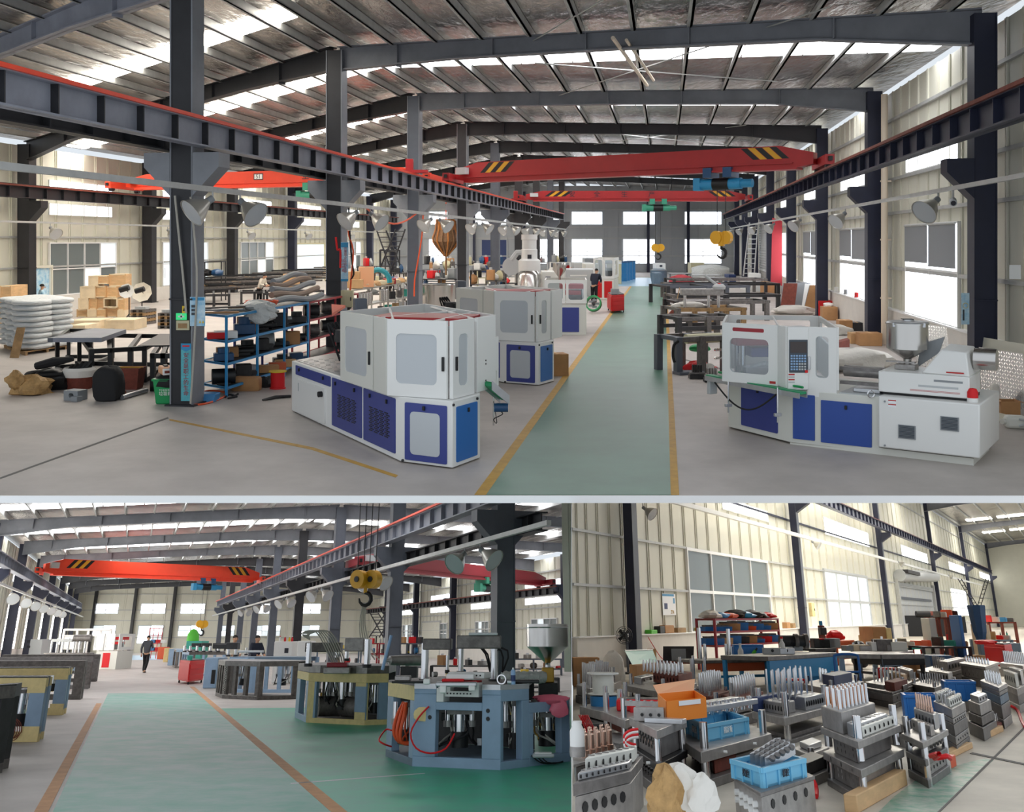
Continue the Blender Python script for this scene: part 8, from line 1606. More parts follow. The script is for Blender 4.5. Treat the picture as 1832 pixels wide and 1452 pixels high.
die('far-right tall stack with a dark grooved plate on top and slim rods', (1764, 1284), (1798, 1304), (1812, 1292), [(None, 1288, 1, 'mould'), (1287, 1262, 1, 'mould_d', (('a', 5, .016, 'black', .35), ('a', 5, .016, 'black', .7))), (1261, 1246, 1, 'bluegrey_d', (('a', 3, .02, 'black'),)), (1245, 1238, 1, 'mould_d'), (1237, 1229, 1.04, 'mould', (('a', 6, .016, 'black'),))], None, [(5, 3, .1, .9, .2, .8, 1229, 1209, .012, 'cone', 'chrome')])
die('small rod tray on the floor at the foot of the far-right tall stack', (1764, 1300), (1782, 1311), (1794, 1304), [(None, 1298, 1, 'rust')], None, [(3, 3, .1, .9, .1, .9, 1298, 1281, .01, 'rod', 'chrome')])
plank('pale timber block below the small rod tray', (1770, 1320), (1796, 1308), .07, .12)
die('row of white blocks with ridges at the right photo edge', (1800, 1262), (1826, 1276), (1850, 1262), [(None, 1262, 1, 'mould'), (1262, 1245, .9, 'mould_d'), (1245, 1232, 1, 'mould')], None, None, bars=((.1, .9, .1, .3, 1232, 1207, 'offwhite', 5), (.1, .9, .5, .7, 1232, 1204, 'alu', 5)))
die('grey mould with a row of polished rods behind the blue tub', (1722, 1222), (1768, 1232), (1792, 1220), [(None, 1218, 1, 'mould_d'), (1217, 1198, .96, 'mould', (('a', 5, .02, 'white', .65), ('a', 5, .02, 'black', .3))), (1197, 1192, 1.05, 'mould')], None, [(9, 1, .0, 1.0, .2, .5, 1192, 1180, .022, 'cone', 'chrome')])
die('mould with twelve steel rods before the red cabinet', (1790, 1208), (1834, 1214), (1850, 1206), [(None, 1200, 1, 'mould'), (1199, 1190, .95, 'alu')], None, [(12, 1, .05, .95, .2, .6, 1190, 1168, .02, 'rod', 'chrome')])
die('mould carrying tall dark rods and a white holed block', (1645, 1218), (1690, 1228), (1735, 1212), [(None, 1214, 1, 'mould_d'), (1213, 1206, 1.05, 'mould')], [(1196, .03, 0)], [(7, 1, .35, .9, .3, .6, 1206, 1182, .018, 'rod', 'mould')], bars=((.0, .3, .2, .9, 1206, 1186, 'mould', 6), (.4, .9, .6, .8, 1206, 1192, 'alu', 8)))
die('low mould with two rows of white and steel pegs behind the blue tub', (1632, 1252), (1676, 1262), (1718, 1246), [(None, 1246, .9, 'blue2'), (1245, 1230, 1, 'mould_d')], [(1222, .028, 0)], [(8, 2, .1, .9, .2, .6, 1230, 1212, .014, 'pin', 'alu')], bars=((.1, .9, .7, .9, 1230, 1212, 'mould', 6),))
die('mould on black blocks with a pale wooden strip, behind the rust box', (1592, 1248), (1620, 1260), (1645, 1245), [(None, 1252, 1, 'mould_d'), (1235, 1225, 1.1, 'mould')], [(1212, .03, 0)], None, bars=((.1, .9, .2, .4, 1225, 1210, 'wood', 7), (.1, .9, .6, .9, 1225, 1206, 'mould', 5)))
die('mould rack with two rows of rods and a rust-brown open box', (1545, 1256), (1600, 1268), (1645, 1250), [(None, 1258, 1, 'mould_d'), (1257, 1243, 1, 'mould', (('b', 6, .02, 'black'),)), (1242, 1238, 1, 'mould')], None, [(6, 2, .2, .95, .2, .8, 1232, 1204, .016, 'rod', 'chrome')], bars=((.0, .3, .1, .6, 1238, 1222, 'rust', 0), (.35, .98, .1, .9, 1238, 1230, 'mould', 6)))
die('rusty dark mould with white hoses between the rods and the blue bench', (1440, 1262), (1492, 1276), (1545, 1258), [(None, 1266, 1, 'rust'), (1265, 1255, .9, 'iron'), (1245, 1232, 1.1, 'mould')], [(1218, .032, 0)], [(3, 1, .6, .9, .3, .6, 1232, 1205, .03, 'cone', 'chrome')], bars=((.1, .5, .2, .8, 1232, 1212, 'navydoor', 0),))
die('wide mould with two slanting rod racks and a steel hose bundle beneath', (1350, 1318), (1408, 1334), (1492, 1306), [(None, 1326, 1, 'mould_d'), (1326, 1318, .85, 'iron'), (1298, 1284, 1.02, 'mould')], [(1240, .038, 0)], [(4, 6, .25, .9, .15, .9, 1262, 1204, .012, 'rod', 'chrome')], bars=((.2, .9, .1, .35, 1284, 1262, 'mould', 8), (.1, .8, .5, .9, 1284, 1258, 'alu', 8), (.8, .98, .0, .6, 1284, 1256, 'navydoor', 0)))
# blue crate mould and the crate on it
t, N, A, B, Z = die('broad mould carrying the blue crate with white writing', (1205, 1372), (1258, 1416), (1385, 1372), [(None, 1398, 1, 'mould_d'), (1398, 1378, (.7, .6), 'mould', (('a', 6, .02, 'chrome', .3), ('a', 6, .02, 'chrome', .7), ('b', 3, .02, 'black'))), (1366, 1345, 1.0, 'mould', (('b', 2, .012, 'white'),))], [(1296, .036, 0)], None, bars=((.1, .35, .2, .5, 1398, 1372, 'rust', 0),))
def crate3(lb, p, A, B, h, m='crate', writing='模具', fill=None):
    t = thing('plastic_crate', lb, 'crate', p); la, lb_ = A.length, B.length
    P = [V(0, 0, 0), A, A+B, B]; th = .02
    ua, ub = A/la, B/lb_
    obj('crate_floor', MB().prism(P, 0, .015), m, t, sm=False)
    na, nb = V(ua.y, -ua.x, 0), V(ub.y, -ub.x, 0)
    if na.y > 0: na = -na
    if nb.y > 0: nb = -nb
    for O, d, l, n in ((P[0], ua, la, na), (P[0], ub, lb_, nb), (P[3], ua, la, na), (P[1], ub, lb_, nb)):
        w_ = obj('crate_side', MB().ob(O, d, n, 0, l, -th, 0, 0, h), m, t, sm=False)
        obj('crate_rim', MB().ob(O, d, n, -.01, l+.01, -th, .015, h-.03, h), m, t, sm=False)
        for f in (.06, .35, .65, .94): obj('crate_rib', MB().ob(O, d, n, l*f-.008, l*f+.008, 0, .01, 0, h-.03), m, t, sm=False)
    if writing:
        text(t, writing, 'ink_w' if m == 'crate' and fill is None else 'ink', B*.5+nb*.014+V(0, 0, h*.48), ub, h*.42); text(t, writing, 'ink_w' if fill is None else 'ink', A*.5+na*.014+V(0, 0, h*.48), -ua, h*.42)
    return t
def onz(px, py, z): q = CUR.fl(px, py, z); return q
zt = Z(1345); p = onz(1262, 1328, zt); pl, pr = onz(1230, 1312, zt), onz(1338, 1312, zt)
crate3('blue crate with white writing on the broad mould', p, pl-p, pr-p, CUR.z(p, 1296)-zt, 'crate', '固定板')
t = thing('core_strip', 'long bright strip of bottle necks lying across the blue crate', 'mould', onz(1229, 1285, CUR.z(p, 1293)), 0, GM); b0 = CUR.fl(1229, 1285, CUR.z(p, 1293)); b1 = CUR.fl(1357, 1262, CUR.z(p, 1293)); d = b1-b0; u = d.normalized(); n = V(u.y, -u.x, 0)
obj('rail', MB().ob((0, 0, 0), u, n, 0, d.length, -.12, 0, .02, .07), 'alu', t, bev=.006); obj('rail', MB().ob((0, 0, 0), u, n, d.length*.1, d.length, -.32, -.2, .02, .08), 'alu', t, bev=.006)
for i in range(9): q = u*(d.length*(i+.5)/9); obj('neck', MB().cyl(q-n*.06+V(0, 0, -.02), q-n*.06+V(0, 0, .1), .03, 10), 'chrome', t)
# crate with parts, front right of centre
t, N, A, B, Z = die('low mould with square holes under the front crate of mould halves', (1318, 1462), (1368, 1500), (1462, 1462), [(None, 1425, 1, 'mould', (('b', 4, .03, 'black', .75), ('a', 5, .02, 'white', .55), ('a', 5, .02, 'white', .75))), (1425, 1417, 1.04, 'mould_d')])
zt = Z(1417)+.0; p = onz(1366, 1410, zt); pl, pr = onz(1313, 1392, zt), onz(1440, 1390, zt)
tc = crate3('front blue crate filled with shiny mould halves', p, pl-p, pr-p, CUR.z(p, 1373)-zt, 'crate', '模腔', fill=True); hc = CUR.z(p, 1373)-zt; Ac, Bc = pl-p, pr-p
for i in range(4):
    a, b_ = p+Ac*(.25+.17*i)+Bc*.25+V(0, 0, zt*0+hc*.7), p+Ac*(.1+.22*i)+Bc*(.75+.05*i)+V(0, 0, hc*1.25); t = thing('mould_half', 'silver mould half leaning in the front blue crate, %s from the left' % ORD[3-i], 'mould', a, 0, GM); dd = b_-a; o = obj('bar', MB().ext([(0, 0, 0), (.05, .03, 0), (.05, .03, .07), (0, 0, .07)], dd), 'alu', t, sm=False)
    for k in range(5): q = dd*((k+.5)/5)+V(.03, -.005, .05); obj('cavity', MB().cyl(q, q+V(.004, -.012, .016), .022, 8), 'mould_d', t)
# left front: plates with holes, alloy bars, copper pins
die('big grey mould with four round holes at the lower left, bright bars on top', (1030, 1508), (1131, 1476), (1152, 1440), [(None, 1400, 1, 'mould', (('a', 5, .035, 'black', .72),)), (1399, 1378, 1.04, 'mould_d')], None, None, bars=((.05, .98, .1, .35, 1378, 1364, 'alu', 9), (.05, .98, .5, .8, 1376, 1350, 'offwhite', 7)))
die('tray of copper-tinted core pins at the left', (1027, 1409), (1108, 1384), (1098, 1362), [(None, 1352, .9, 'mould_d'), (1351, 1345, 1, 'mould')], None, [(5, 3, .1, .8, .1, .95, 1345, 1303, .034, 'pin', 'copper')])
q = CUR.fl(1034, 1400); zz = CUR.z(q, 1352); t = thing('white_bottle', 'white plastic bottle standing at the left end of the copper pin tray', 'bottle', V(q.x, q.y-.03, zz)); obj('body', MB().lathe([(0, 0), (.06, 0), (.06, .02), (.065, .02), (.065, .2), (.04, .25), (.045, .28), (0, .28)], n=16), 'white', t); obj('collar', MB().lathe([(.066, 0), (.07, .04), (.066, .08)], n=16), 'mould', t)
# centre left: stacked plates with connectors, red hoses
t, N, A, B, Z = die('stacked mould with black connector sockets and a looped red hose', (1132, 1392), (1181, 1430), (1232, 1398), [(None, 1410, 1, 'mould_d'), (1410, 1388, (.7, .7), 'mould', (('a', 6, .014, 'chrome', .3), ('a', 6, .014, 'chrome', .65))), (1381, 1366, 1.02, 'black', (('a', 2, .012, 'white'),)), (1366, 1326, (.75, .75), 'mould_d', (('a', 6, .016, 'black', .45), ('a', 6, .016, 'chrome', .7), ('a', 6, .016, 'black', .85))), (1322, 1305, 1.05, 'mould')], [(1322, .028, 0)])
for i in range(4): obj('hose_loop', MB().tube([A*.5+V(-.05, -.03, Z(1345)+.02*i)+V(-.12*math.sin(k*.42), -.04, .06*math.cos(k*.42)) for k in range(8)], .012, 6), 'redp' if i % 2 else 'white', t)
zt = Z(1305); p = onz(1193, 1292, zt); pl, pr = onz(1178, 1275, zt), onz(1264, 1283, zt)
t = thing('orange_carton', 'open orange carton with a paper label on the socketed mould', 'box', p); A_, B_ = pl-p, pr-p; h = CUR.z(p, 1254)-zt
ub, ua = B_.normalized(), A_.normalized(); n = V(ub.y, -ub.x, 0); na = V(ua.y, -ua.x, 0)
if na.y > 0 and na.x > 0: na = -na
for O, d, m_ in ((V(0, 0, 0), B_, n), (A_, B_, n), (V(0, 0, 0), A_, n), (B_, A_, n)): obj('side', MB().ext([O, O+d, O+d+V(0, 0, h), O+V(0, 0, h)], V(.008, .008, 0)), 'orangebox', t, sm=False)
obj('bottom', MB().prism([V(0, 0, 0), B_, A_+B_, A_], 0, .01), 'orangebox', t, sm=False); obj('lid', MB().ext([A_+V(0, 0, h), A_+B_+V(0, 0, h), A_+B_+V(.03, .08, h+.1), A_+V(-.03, .08, h+.07)], V(0, .008, 0)), 'peach', t, sm=False); obj('label', MB().ext([B_*.3+n*.006+V(0, 0, h*.72), B_*.85+n*.006+V(0, 0, h*.72), B_*.85+n*.006+V(0, 0, h*.95), B_*.3+n*.006+V(0, 0, h*.95)], n*.003), 'poster_w', t, sm=False)
t = thing('mould_half', 'dull grey holed mould half beside the orange carton', 'mould', onz(1143, 1292, zt), 0, GM); obj('bar', MB().box(.1, .06, .06, .26, .1, .11, -.25), 'mould', t, bev=.008); obj('bar', MB().box(.22, -.06, .02, .34, .12, .04, -.5), 'alu', t, bev=.006)
for k in range(3): obj('bore', MB().cyl((.03+.07*k, .012-.02*k, .06), (.03+.07*k, .0-.02*k, .06), .014, 8), 'black', t)
t, N, A, B, Z = die('mould plate with one tall chrome pillar in front of the film reel', (1082, 1336), (1120, 1356), (1150, 1340), [(None, 1338, 1, 'mould_d'), (1320, 1302, (.6, .6), 'rust'), (1302, 1286, 1.15, 'mould')], [(1250, .032, 0)])
zt = Z(1286); t = thing('red_case', 'open red plastic case lying behind the chrome pillar', 'box', onz(1114, 1272, zt)); obj('shell', MB().box(.2, .1, .06, .5, .3, .12, -.15), 'redp', t, bev=.02); obj('insert', MB().box(.2, .1, .125, .42, .22, .01, -.15), 'mould_d', t, sm=False); obj('cup', MB().box(.12, -.12, .06, .1, .1, .14, -.2), 'redp', t, bev=.02)
t = thing('core_strip', 'grey dotted bar lying across the red case', 'mould', onz(1118, 1262, zt+.13), 0, GM); obj('bar', MB().ext([(0, 0, 0), (.1, -.05, 0), (.1, -.05, .05), (0, 0, .05)], (.5, -.22, .0)), 'mould', t, sm=False)
for k in range(7): obj('seat', MB().cyl((.06+.068*k, -.03-.03*k, .05), (.06+.068*k, -.03-.03*k, .056), .016, 8), 'alu', t)
# film reel
t, N, A, B, Z = die('low mould plates under the clear film reel', (1040, 1298), (1085, 1312), (1128, 1298), [(None, 1294, 1, 'mould_d'), (1290, 1274, 1.05, 'mould')], [(1228, .03, 0)])
zt = Z(1274); c = onz(1080, 1262, zt); t = thing('film_reel', 'wide reel of clear film on a blue pad', 'reel', c); r = .19
obj('pad', MB().lathe([(0, 0), (r*.9, 0), (r*.95, .12), (0, .12)], n=24), 'drum', t); obj('flange', MB().lathe([(r*.7, .13), (r*1.12, .14), (r*1.12, .15), (r*.7, .16)], n=28), 'offwhite', t); obj('winding', MB().lathe([(r*.72, .15), (r*.76, .2), (r*.76, .34), (r*.72, .38)], n=28), 'offwhite', t); obj('flange', MB().lathe([(0, .385), (r*1.1, .385), (r*1.12, .395), (r*1.1, .405), (0, .41)], n=28), 'white', t)
tag(obj('cable', MB().tube([CUR.pt(*q, c.y-.05) for q in ((1112, 1240), (1110, 1256), (1090, 1268), (1068, 1280), (1058, 1290), (1055, 1298))], .012, 6), 'wire'), 'grey cable dropping from the film reel', 'cable')
t = heap('red_wire', 'tangle of thin red wires on black connectors at the left', 'wire', 1044, 1330, (.12, .1, .1), 'redp', 7, .6, amp=.35); obj('connector_block', MB().box(.1, .1, .1, .4, .2, .2), 'black', t, bev=.02)
for i in range(6): obj('wire', MB().tube([(.0, 0, .2), (.02*i-.05, -.05, .3), (.05+.02*i, -.1, .1)], .006, 5), 'redp', t)
die('black low mould behind the copper pins', (1040, 1352), (1112, 1366), (1150, 1350), [(None, 1342, 1, 'mould_d'), (1341, 1330, .9, 'mould')])
die('mould plate with rust-red rod rack and loose bright rings', (1120, 1262), (1190, 1280), (1246, 1258), [(None, 1262, .96, 'black'), (1250, 1238, 1.05, 'mould')], [(1216, .03, 0)], [(10, 2, .0, .95, .35, .75, 1216, 1192, .02, 'cone', 'chrome')], bars=((.0, .65, .45, .9, 1236, 1214, 'rust', 8), (.75, .95, .2, .6, 1238, 1224, 'alu', 2)))
die('rack of leaning core rods at the far left before the cardboard', (1030, 1256), (1056, 1266), (1102, 1250), [(None, 1252, 1, 'mould_d'), (1251, 1232, .95, 'mould', (('b', 5, .03, 'black'),))], [(1212, .024, 0)], [(7, 3, .05, .95, .1, .9, 1232, 1190, .02, 'rod', 'chrome')])
die('row of fat polished cylinders behind the film reel', (1058, 1232), (1090, 1240), (1112, 1230), [(None, 1226, 1, 'mould_d')], None, [(6, 1, .0, 1.0, .2, .7, 1226, 1196, .04, 'cyl', 'chrome')])
die('brown holed rack with a row of tapering rods, left of the pair', (1240, 1272), (1272, 1282), (1306, 1268), [(None, 1262, 1, 'mould_d'), (1261, 1246, 1, 'rust', (('b', 9, .022, 'black', .55),))], [(1238, .026, 0)], [(2, 9, .2, .8, .05, .95, 1244, 1206, .02, 'cone', 'chrome')])
die('brown holed rack with a row of tapering rods, right of the pair', (1296, 1280), (1328, 1292), (1368, 1272), [(None, 1270, 1, 'mould_d'), (1269, 1252, 1, 'rust', (('b', 9, .022, 'black', .55),))], None, [(2, 9, .2, .8, .05, .95, 1250, 1216, .02, 'cone', 'chrome')])
die('low plate with four tall chrome pillars before the worn blue bench', (1215, 1238), (1240, 1244), (1268, 1238), [(None, 1236, 1, 'mould_d'), (1234, 1228, 1.0, 'mould')], [(1178, .03, 0)])
die('flat grey mould between the orange carton and the leaning strips', (1235, 1300), (1282, 1312), (1360, 1290), [(None, 1290, 1, 'mould_d'), (1288, 1276, .8, 'mould')], [(1240, .03, 0)])
die('lower mould block behind the front crate, with loose wires', (1405, 1400), (1440, 1416), (1490, 1392), [(None, 1396, 1, 'mould_d'), (1395, 1372, (.7, .8), 'black', (('a', 5, .016, 'chrome', .4), ('a', 5, .016, 'chrome', .7)))], [(1366, .03, 0)])
die('grey bare mould block behind the front crate', (1420, 1362), (1448, 1376), (1486, 1360), [(None, 1350, 1, 'mould'), (1349, 1338, .6, 'alu')])
die('dark mould behind the notched bar, filling the gap by the blue tub', (1590, 1330), (1632, 1342), (1668, 1326), [(None, 1318, 1, 'mould_d'), (1317, 1300, .9, 'iron')], [(1290, .026, 0)])
die('rounded dark mould between tall plate stack and far-right stack', (1735, 1312), (1762, 1326), (1786, 1310), [(None, 1302, 1, 'mould_d'), (1300, 1284, .9, 'iron'), (1283, 1262, .8, 'mould')], None, None, bars=((.2, .8, .2, .8, 1262, 1250, 'alu', 3),))
tag(obj('red_strap', MB().tube([CUR.fl(1665, 1352, .3), CUR.fl(1680, 1348, .36), CUR.fl(1672, 1356, .28), CUR.fl(1694, 1352, .3), CUR.fl(1700, 1356, .27)], .02, 6), 'redp'), 'red strap twisted on the notched-bar mould', 'strap')
tag(obj('red_hose', MB().tube([CUR.fl(1445, 1390, .1), CUR.fl(1455, 1396, .1), CUR.fl(1460, 1410, .05), CUR.fl(1460, 1424, .02)], .02, 6), 'redp'), 'red hose beside the front blue crate', 'hose')
tag(obj('red_hose', MB().tube([CUR.fl(1808, 1262, .2), CUR.fl(1820, 1270, .15), CUR.fl(1828, 1290, .05), CUR.fl(1834, 1300, .02)], .02, 6), 'redp'), 'red hose at the right photo edge', 'hose')
for lb, x0, x1, py, h, m in (('blue plastic tub behind the notched-bar mould', 1624, 1682, 1300, .26, 'crate_d'), ('blue plastic tub on the moulds further back', 1696, 1748, 1268, .26, 'crate_d')):
    z0 = .22; P, Q = CUR.fl(x0, py-14, z0), CUR.fl(x1, py-14, z0); d = Q-P; crate3(lb, P, V(.12, .42, 0), V(d.x, d.y-.02, 0), h, m, None); 
    die('mould block holding up the '+lb.split(' be')[0].split(' on')[0]+(' (nearer)' if x0 == 1624 else ' (further)'), (x0+6, py+2), ((x0+x1)/2, py+8), (x1-4, py), [(None, py-22, 1, 'mould_d')])
t = heap('kraft_bag', 'white and tan paper bag slumped at the lower photo edge', 'bag', 1224, 1503, (.16, .12, .22), 'cloth', 12, .9, amp=.2); o = MB(); blob(o, (-.1, .02, .22), (.12, .1, .2), 9, 14, 9, amp=.28); obj('tan_fold', o, 'paperbag', t); o = MB(); blob(o, (.14, .0, .26), (.1, .06, .12), 5, 12, 8, amp=.25); obj('bag_flap', o, 'cloth', t)
# ------------------------------------------------------------------ benches, racks and things along the wall
def bench(lb, P, Q, dep, h, top, apron, leg, th=.06, ah=.16):
    u, n, l = plan(P, Q); t = thing('work_bench', lb, 'bench', V(P.x, P.y, 0)); b_ = -n*dep
    obj('worktop', MB().ob((0, 0, 0), u, n, -.03, l+.03, -dep, .03, h-th, h), top, t, bev=.01); obj('apron', MB().ob((0, 0, 0), u, n, 0, l, -.03, 0, h-th-ah, h-th), apron, t, sm=False); obj('apron', MB().ext([u*l+V(0, 0, h-th-ah), u*l+b_+V(0, 0, h-th-ah), u*l+b_+V(0, 0, h-th), u*l+V(0, 0, h-th)], u*-.03), apron, t, sm=False)
    for a in (.04, l-.04):
        for j in (0, 1): q = u*a+b_*j*.95; bp(t, 'leg', leg, q, (.07, .07, h-th), math.atan2(u.y, u.x))
    obj('stretcher', MB().ob((0, 0, 0), u, n, 0, l, -.05, 0, .15, .2), leg, t, sm=False); return t, u, n, l
P, Q = CUR.fl(1258, 1228), CUR.fl(1376, 1224); hb = CUR.z(P, 1181); bench('worn blue and orange bench with steel rods on it, by the red rack', P, Q, .9, hb, 'mould_d', 'orange_d', 'skyblue')
for i, (x, hgt, r) in enumerate(((1262, .62, .03), (1271, .3, .025), (1310, .3, .02), (1316, .6, .03))): q = CUR.fl(x, 1226); tag(obj('steel_rod', MB().cyl(V(q.x, q.y+.4, hb), V(q.x, q.y+.4, hb+hgt), r*1.4, 12), 'chrome'), '%s steel rod standing on the worn blue bench, %s from the left' % ('tall' if hgt > .4 else 'short', ORD[i]), 'rod', 'rods on the worn bench')
P, Q = CUR.fl(1378, 1238), CUR.fl(1500, 1224); hb2 = CUR.z(P, 1174); bench('bright blue bench with a grey top in the middle', P, Q, 1.0, hb2, 'mould_d', 'skyblue', 'skyblue', .08, .42)
for i, (x, m) in enumerate(((1392, 'lightgrey'), (1404, 'alu'), (1418, 'alu'))): q = CUR.fl(x, 1232); t = thing('mould_half', 'silver block on the bright blue bench, %s from the left' % ORD[i], 'mould', V(q.x, q.y+.3, hb2), 0, GM); obj('block', MB().box(0, 0, .06, .34, .2, .12, -.1), m, t, bev=.01); obj('bore', MB().cyl((0, -.101, .07), (0, -.108, .07), .03, 8), 'black', t)
for i, (x, m, lb) in enumerate(((1335, 'white', 'white bottle on the worn blue bench'), (1412, 'white', 'white bottle with a red cap on the bright blue bench'))): q = CUR.fl(x, 1228); t = thing('plastic_bottle', lb, 'bottle', V(q.x, q.y+.3, hb if i == 0 else hb2)); obj('body', MB().lathe([(0, 0), (.06, 0), (.06, .18), (.025, .24), (.025, .28), (0, .28)], n=12), m, t); obj('cap', MB().cyl((0, 0, .28), (0, 0, .32), .03, 10), 'white' if i == 0 else 'redp', t)
q = CUR.fl(1352, 1226); t = thing('blue_box', 'blue plastic box on the worn blue bench', 'box', V(q.x, q.y+.5, hb)); obj('shell', MB().box(0, 0, .13, .65, .3, .26), 'crate_d', t, bev=.03); obj('lid', MB().box(0, 0, .27, .62, .28, .03), 'crate_d', t, bev=.01)
q = CUR.fl(1352, 1226); t = thing('glue_gun', 'fluorescent green tool before the blue plastic box', 'tool', V(q.x, q.y+.22, hb)); obj('handle', MB().tube([(0, 0, 0), (.04, 0, .1), (.1, 0, .17)], .035, 8), 'fluor', t); obj('tip', MB().cyl((.1, 0, .17), (.14, 0, .22), .02, 8), 'dark', t)
for i, x in enumerate((1425, 1443)): q = CUR.fl(x, 1222); t = thing('bench_grinder', 'dark bench grinder %s the second wall column' % ('left of', 'in front of')[i], 'grinder', V(q.x, q.y+.5, hb2)); obj('motor', MB().cyl((-.16, 0, .2), (.16, 0, .2), .13, 14), 'dark', t); obj('wheel', MB().cyl((.16, 0, .2), (.24, 0, .2), .16, 16), 'iron', t); obj('stand', MB().box(0, 0, .05, .2, .2, .1), 'grey', t, bev=.01)
P, Q = CUR.fl(1532, 1216), CUR.fl(1584, 1222); R_ = CUR.fl(1638, 1209); hb3 = CUR.z(Q, 1170); t, u, n, l = bench('steel-topped table with dark legs in the middle distance', P, Q, 1.0, hb3, 'mould_d', 'black', 'dark', .1, .12)
d = R_-Q; t = thing('work_table', 'steel-topped table with pale blue legs, joined beyond the dark one', 'table', V(Q.x, Q.y, 0)); un = V(d.x, d.y, 0).normalized(); nn_ = V(un.y, -un.x, 0); ll = V(d.x, d.y, 0).length; obj('worktop', MB().ob((0, 0, 0), un, nn_, 0, ll, -1, .02, hb3-.1, hb3), 'mould', t, bev=.01)
for a in (.08, ll*.5, ll-.08): bp(t, 'leg', 'bluegrey', un*a, (.1, .1, hb3-.1)); bp(t, 'leg', 'bluegrey', un*a-nn_*.9, (.1, .1, hb3-.1))
obj('apron', MB().ob((0, 0, 0), un, nn_, 0, ll, -.03, 0, hb3-.2, hb3-.1), 'bluegrey', t, sm=False); obj('stretcher', MB().ob((0, 0, 0), un, nn_, 0, ll, -.06, 0, .3, .38), 'bluegrey', t, sm=False)
for i, (x, w_, h, m) in enumerate(((1543, .5, .12, 'grey'), (1553, .4, .14, 'pale_wood'), (1568, .5, .12, 'mould'), (1582, .3, .2, 'white'), (1596, .4, .26, 'iron'), (1610, .3, .14, 'mould_d'), (1622, .4, .2, 'offwhite'))): q = CUR.fl(x, 1213); t = thing('mould_half', '%s block on the steel-topped tables, %s from the left' % ({'grey': 'grey', 'pale_wood': 'tan', 'mould': 'steel', 'white': 'white', 'iron': 'brown', 'mould_d': 'dark', 'offwhite': 'pale'}[m], ORD[i]), 'mould', V(q.x, q.y+.4, hb3), .1, GM); obj('block', MB().box(0, 0, h/2, w_, .3, h), m, t, bev=.01); obj('stud', MB().cyl((0, 0, h), (0, 0, h+.06), .03, 8), 'chrome', t)
mc, h = red_cabinet('bright red two-door cabinet among the moulds near the photo edge', 1767, 1817, 1199, 1153, 'redp', mid=(1804, 1201, 1196))
t = heap('red_rag', 'heap of red and orange rags on the bright red two-door cabinet', 'rag', 1785, 1201, (.3, .15, .07), 'redp', 3, .6); t.matrix_world = t.matrix_world @ Matrix.Translation((0, .3, h))
P, Q = CUR.fl(1284, 1200), CUR.fl(1398, 1188); zs = [CUR.z(P, y) for y in (1176, 1154, 1129, 1106)]; rk, u, n, l = shelf_rack('red steel rack with blue bins in front of the dark window', P, Q, -n*0+V(-.35, .75, 0), zs[1:], 'dred', None, 2, deck='card', ps=.06)
for s in range(3):
    for i in range(8):
        q = P+u*(l*(i+.5)/8)+V(-.15, .35, 0); m = (('crate_d', 'wood', 'crate_d', 'dark', 'card', 'crate_d', 'redp', 'crate_d'), ('crate_d', 'crate_d', 'card', 'crate_d', 'hose', 'crate_d', 'crate_d', 'card'), ('cloth', 'drum', 'hose', 'black', 'hoist', 'dark', 'black', 'redp'))[s][i]; h = .1+.12*RND.random()
        t = thing('parts_bin', '%s bin on the %s shelf of the red rack, %s along' % ({'crate_d': 'blue', 'wood': 'wooden', 'dark': 'dark', 'card': 'brown', 'redp': 'red', 'hose': 'orange', 'cloth': 'white', 'drum': 'blue', 'black': 'black', 'hoist': 'pale blue'}[m], ('lower', 'middle', 'top')[s], ORD[i]), 'bin', V(q.x, q.y, zs[1+s]), .2, 'bins on the red rack')
        if s < 2: obj('shell', MB().ext([(-l/18, -.2, 0), (l/18, -.2, 0), (l/18, -.24, h), (-l/18, -.24, h)], (0, .4, 0)), m, t, sm=False); obj('content', MB().box(0, 0, h+.02, l/11, .3, .05), 'iron', t)
        else: o = MB(); blob(o, (0, 0, h*.5), (l/15, .2, h*.7), i, 10, 6, .7, .25); obj('content', o, m, t)
q = CUR.fl(1124, 1205); t = thing('pedestal_fan', 'black pedestal fan standing in front of the first wall column', 'fan', q); zc = CUR.z(q, 1136); r = 14.5*q.y/1921
obj('pole', MB().cyl((0, 0, .04), (0, 0, zc), .03, 10), 'grey_steel', t); obj('foot', MB().lathe([(0, 0), (.25, 0), (.22, .04), (0, .05)], n=18), 'dark', t)
for i in range(5): obj('guard_ring', MB().lathe([(r*(.2+.2*i)-.006, 0), (r*(.2+.2*i)+.006, .0), (r*(.2+.2*i), .012)], (-.08, -.12, zc), 20, axis=(-.2, -1, 0)), 'dark', t)
for i in range(14): a = i*.4488; obj('guard_wire', MB().cyl((-.08, -.13, zc), (-.08+r*math.cos(a)*.98, -.1-r*.2*math.cos(a)*-1*0, zc+r*math.sin(a)*.98), .005, 4), 'dark', t)
for i in range(4): a = i*1.571+.4; obj('blade', MB().ext([(-.08, -.08, zc), (-.08+r*.8*math.cos(a), -.08, zc+r*.8*math.sin(a)), (-.08+r*.75*math.cos(a+.6), -.04, zc+r*.75*math.sin(a+.6))], (0, .01, 0)), 'black', t, sm=False)
obj('motor', MB().cyl((-.08, -.05, zc), (-.02, .25, zc), .1, 14), 'grey', t)
t = heap('dust_sheet', 'pale film sheet bulging in front of the white plinth wall', 'sheet', 1100, 1224, (.24, .16, .36), 'cloth', 5, .8, amp=.14)
carton('open brown carton behind the leaning rods at the far left', 1026, 1074, 1228, 1176, 'card', .4, 0)
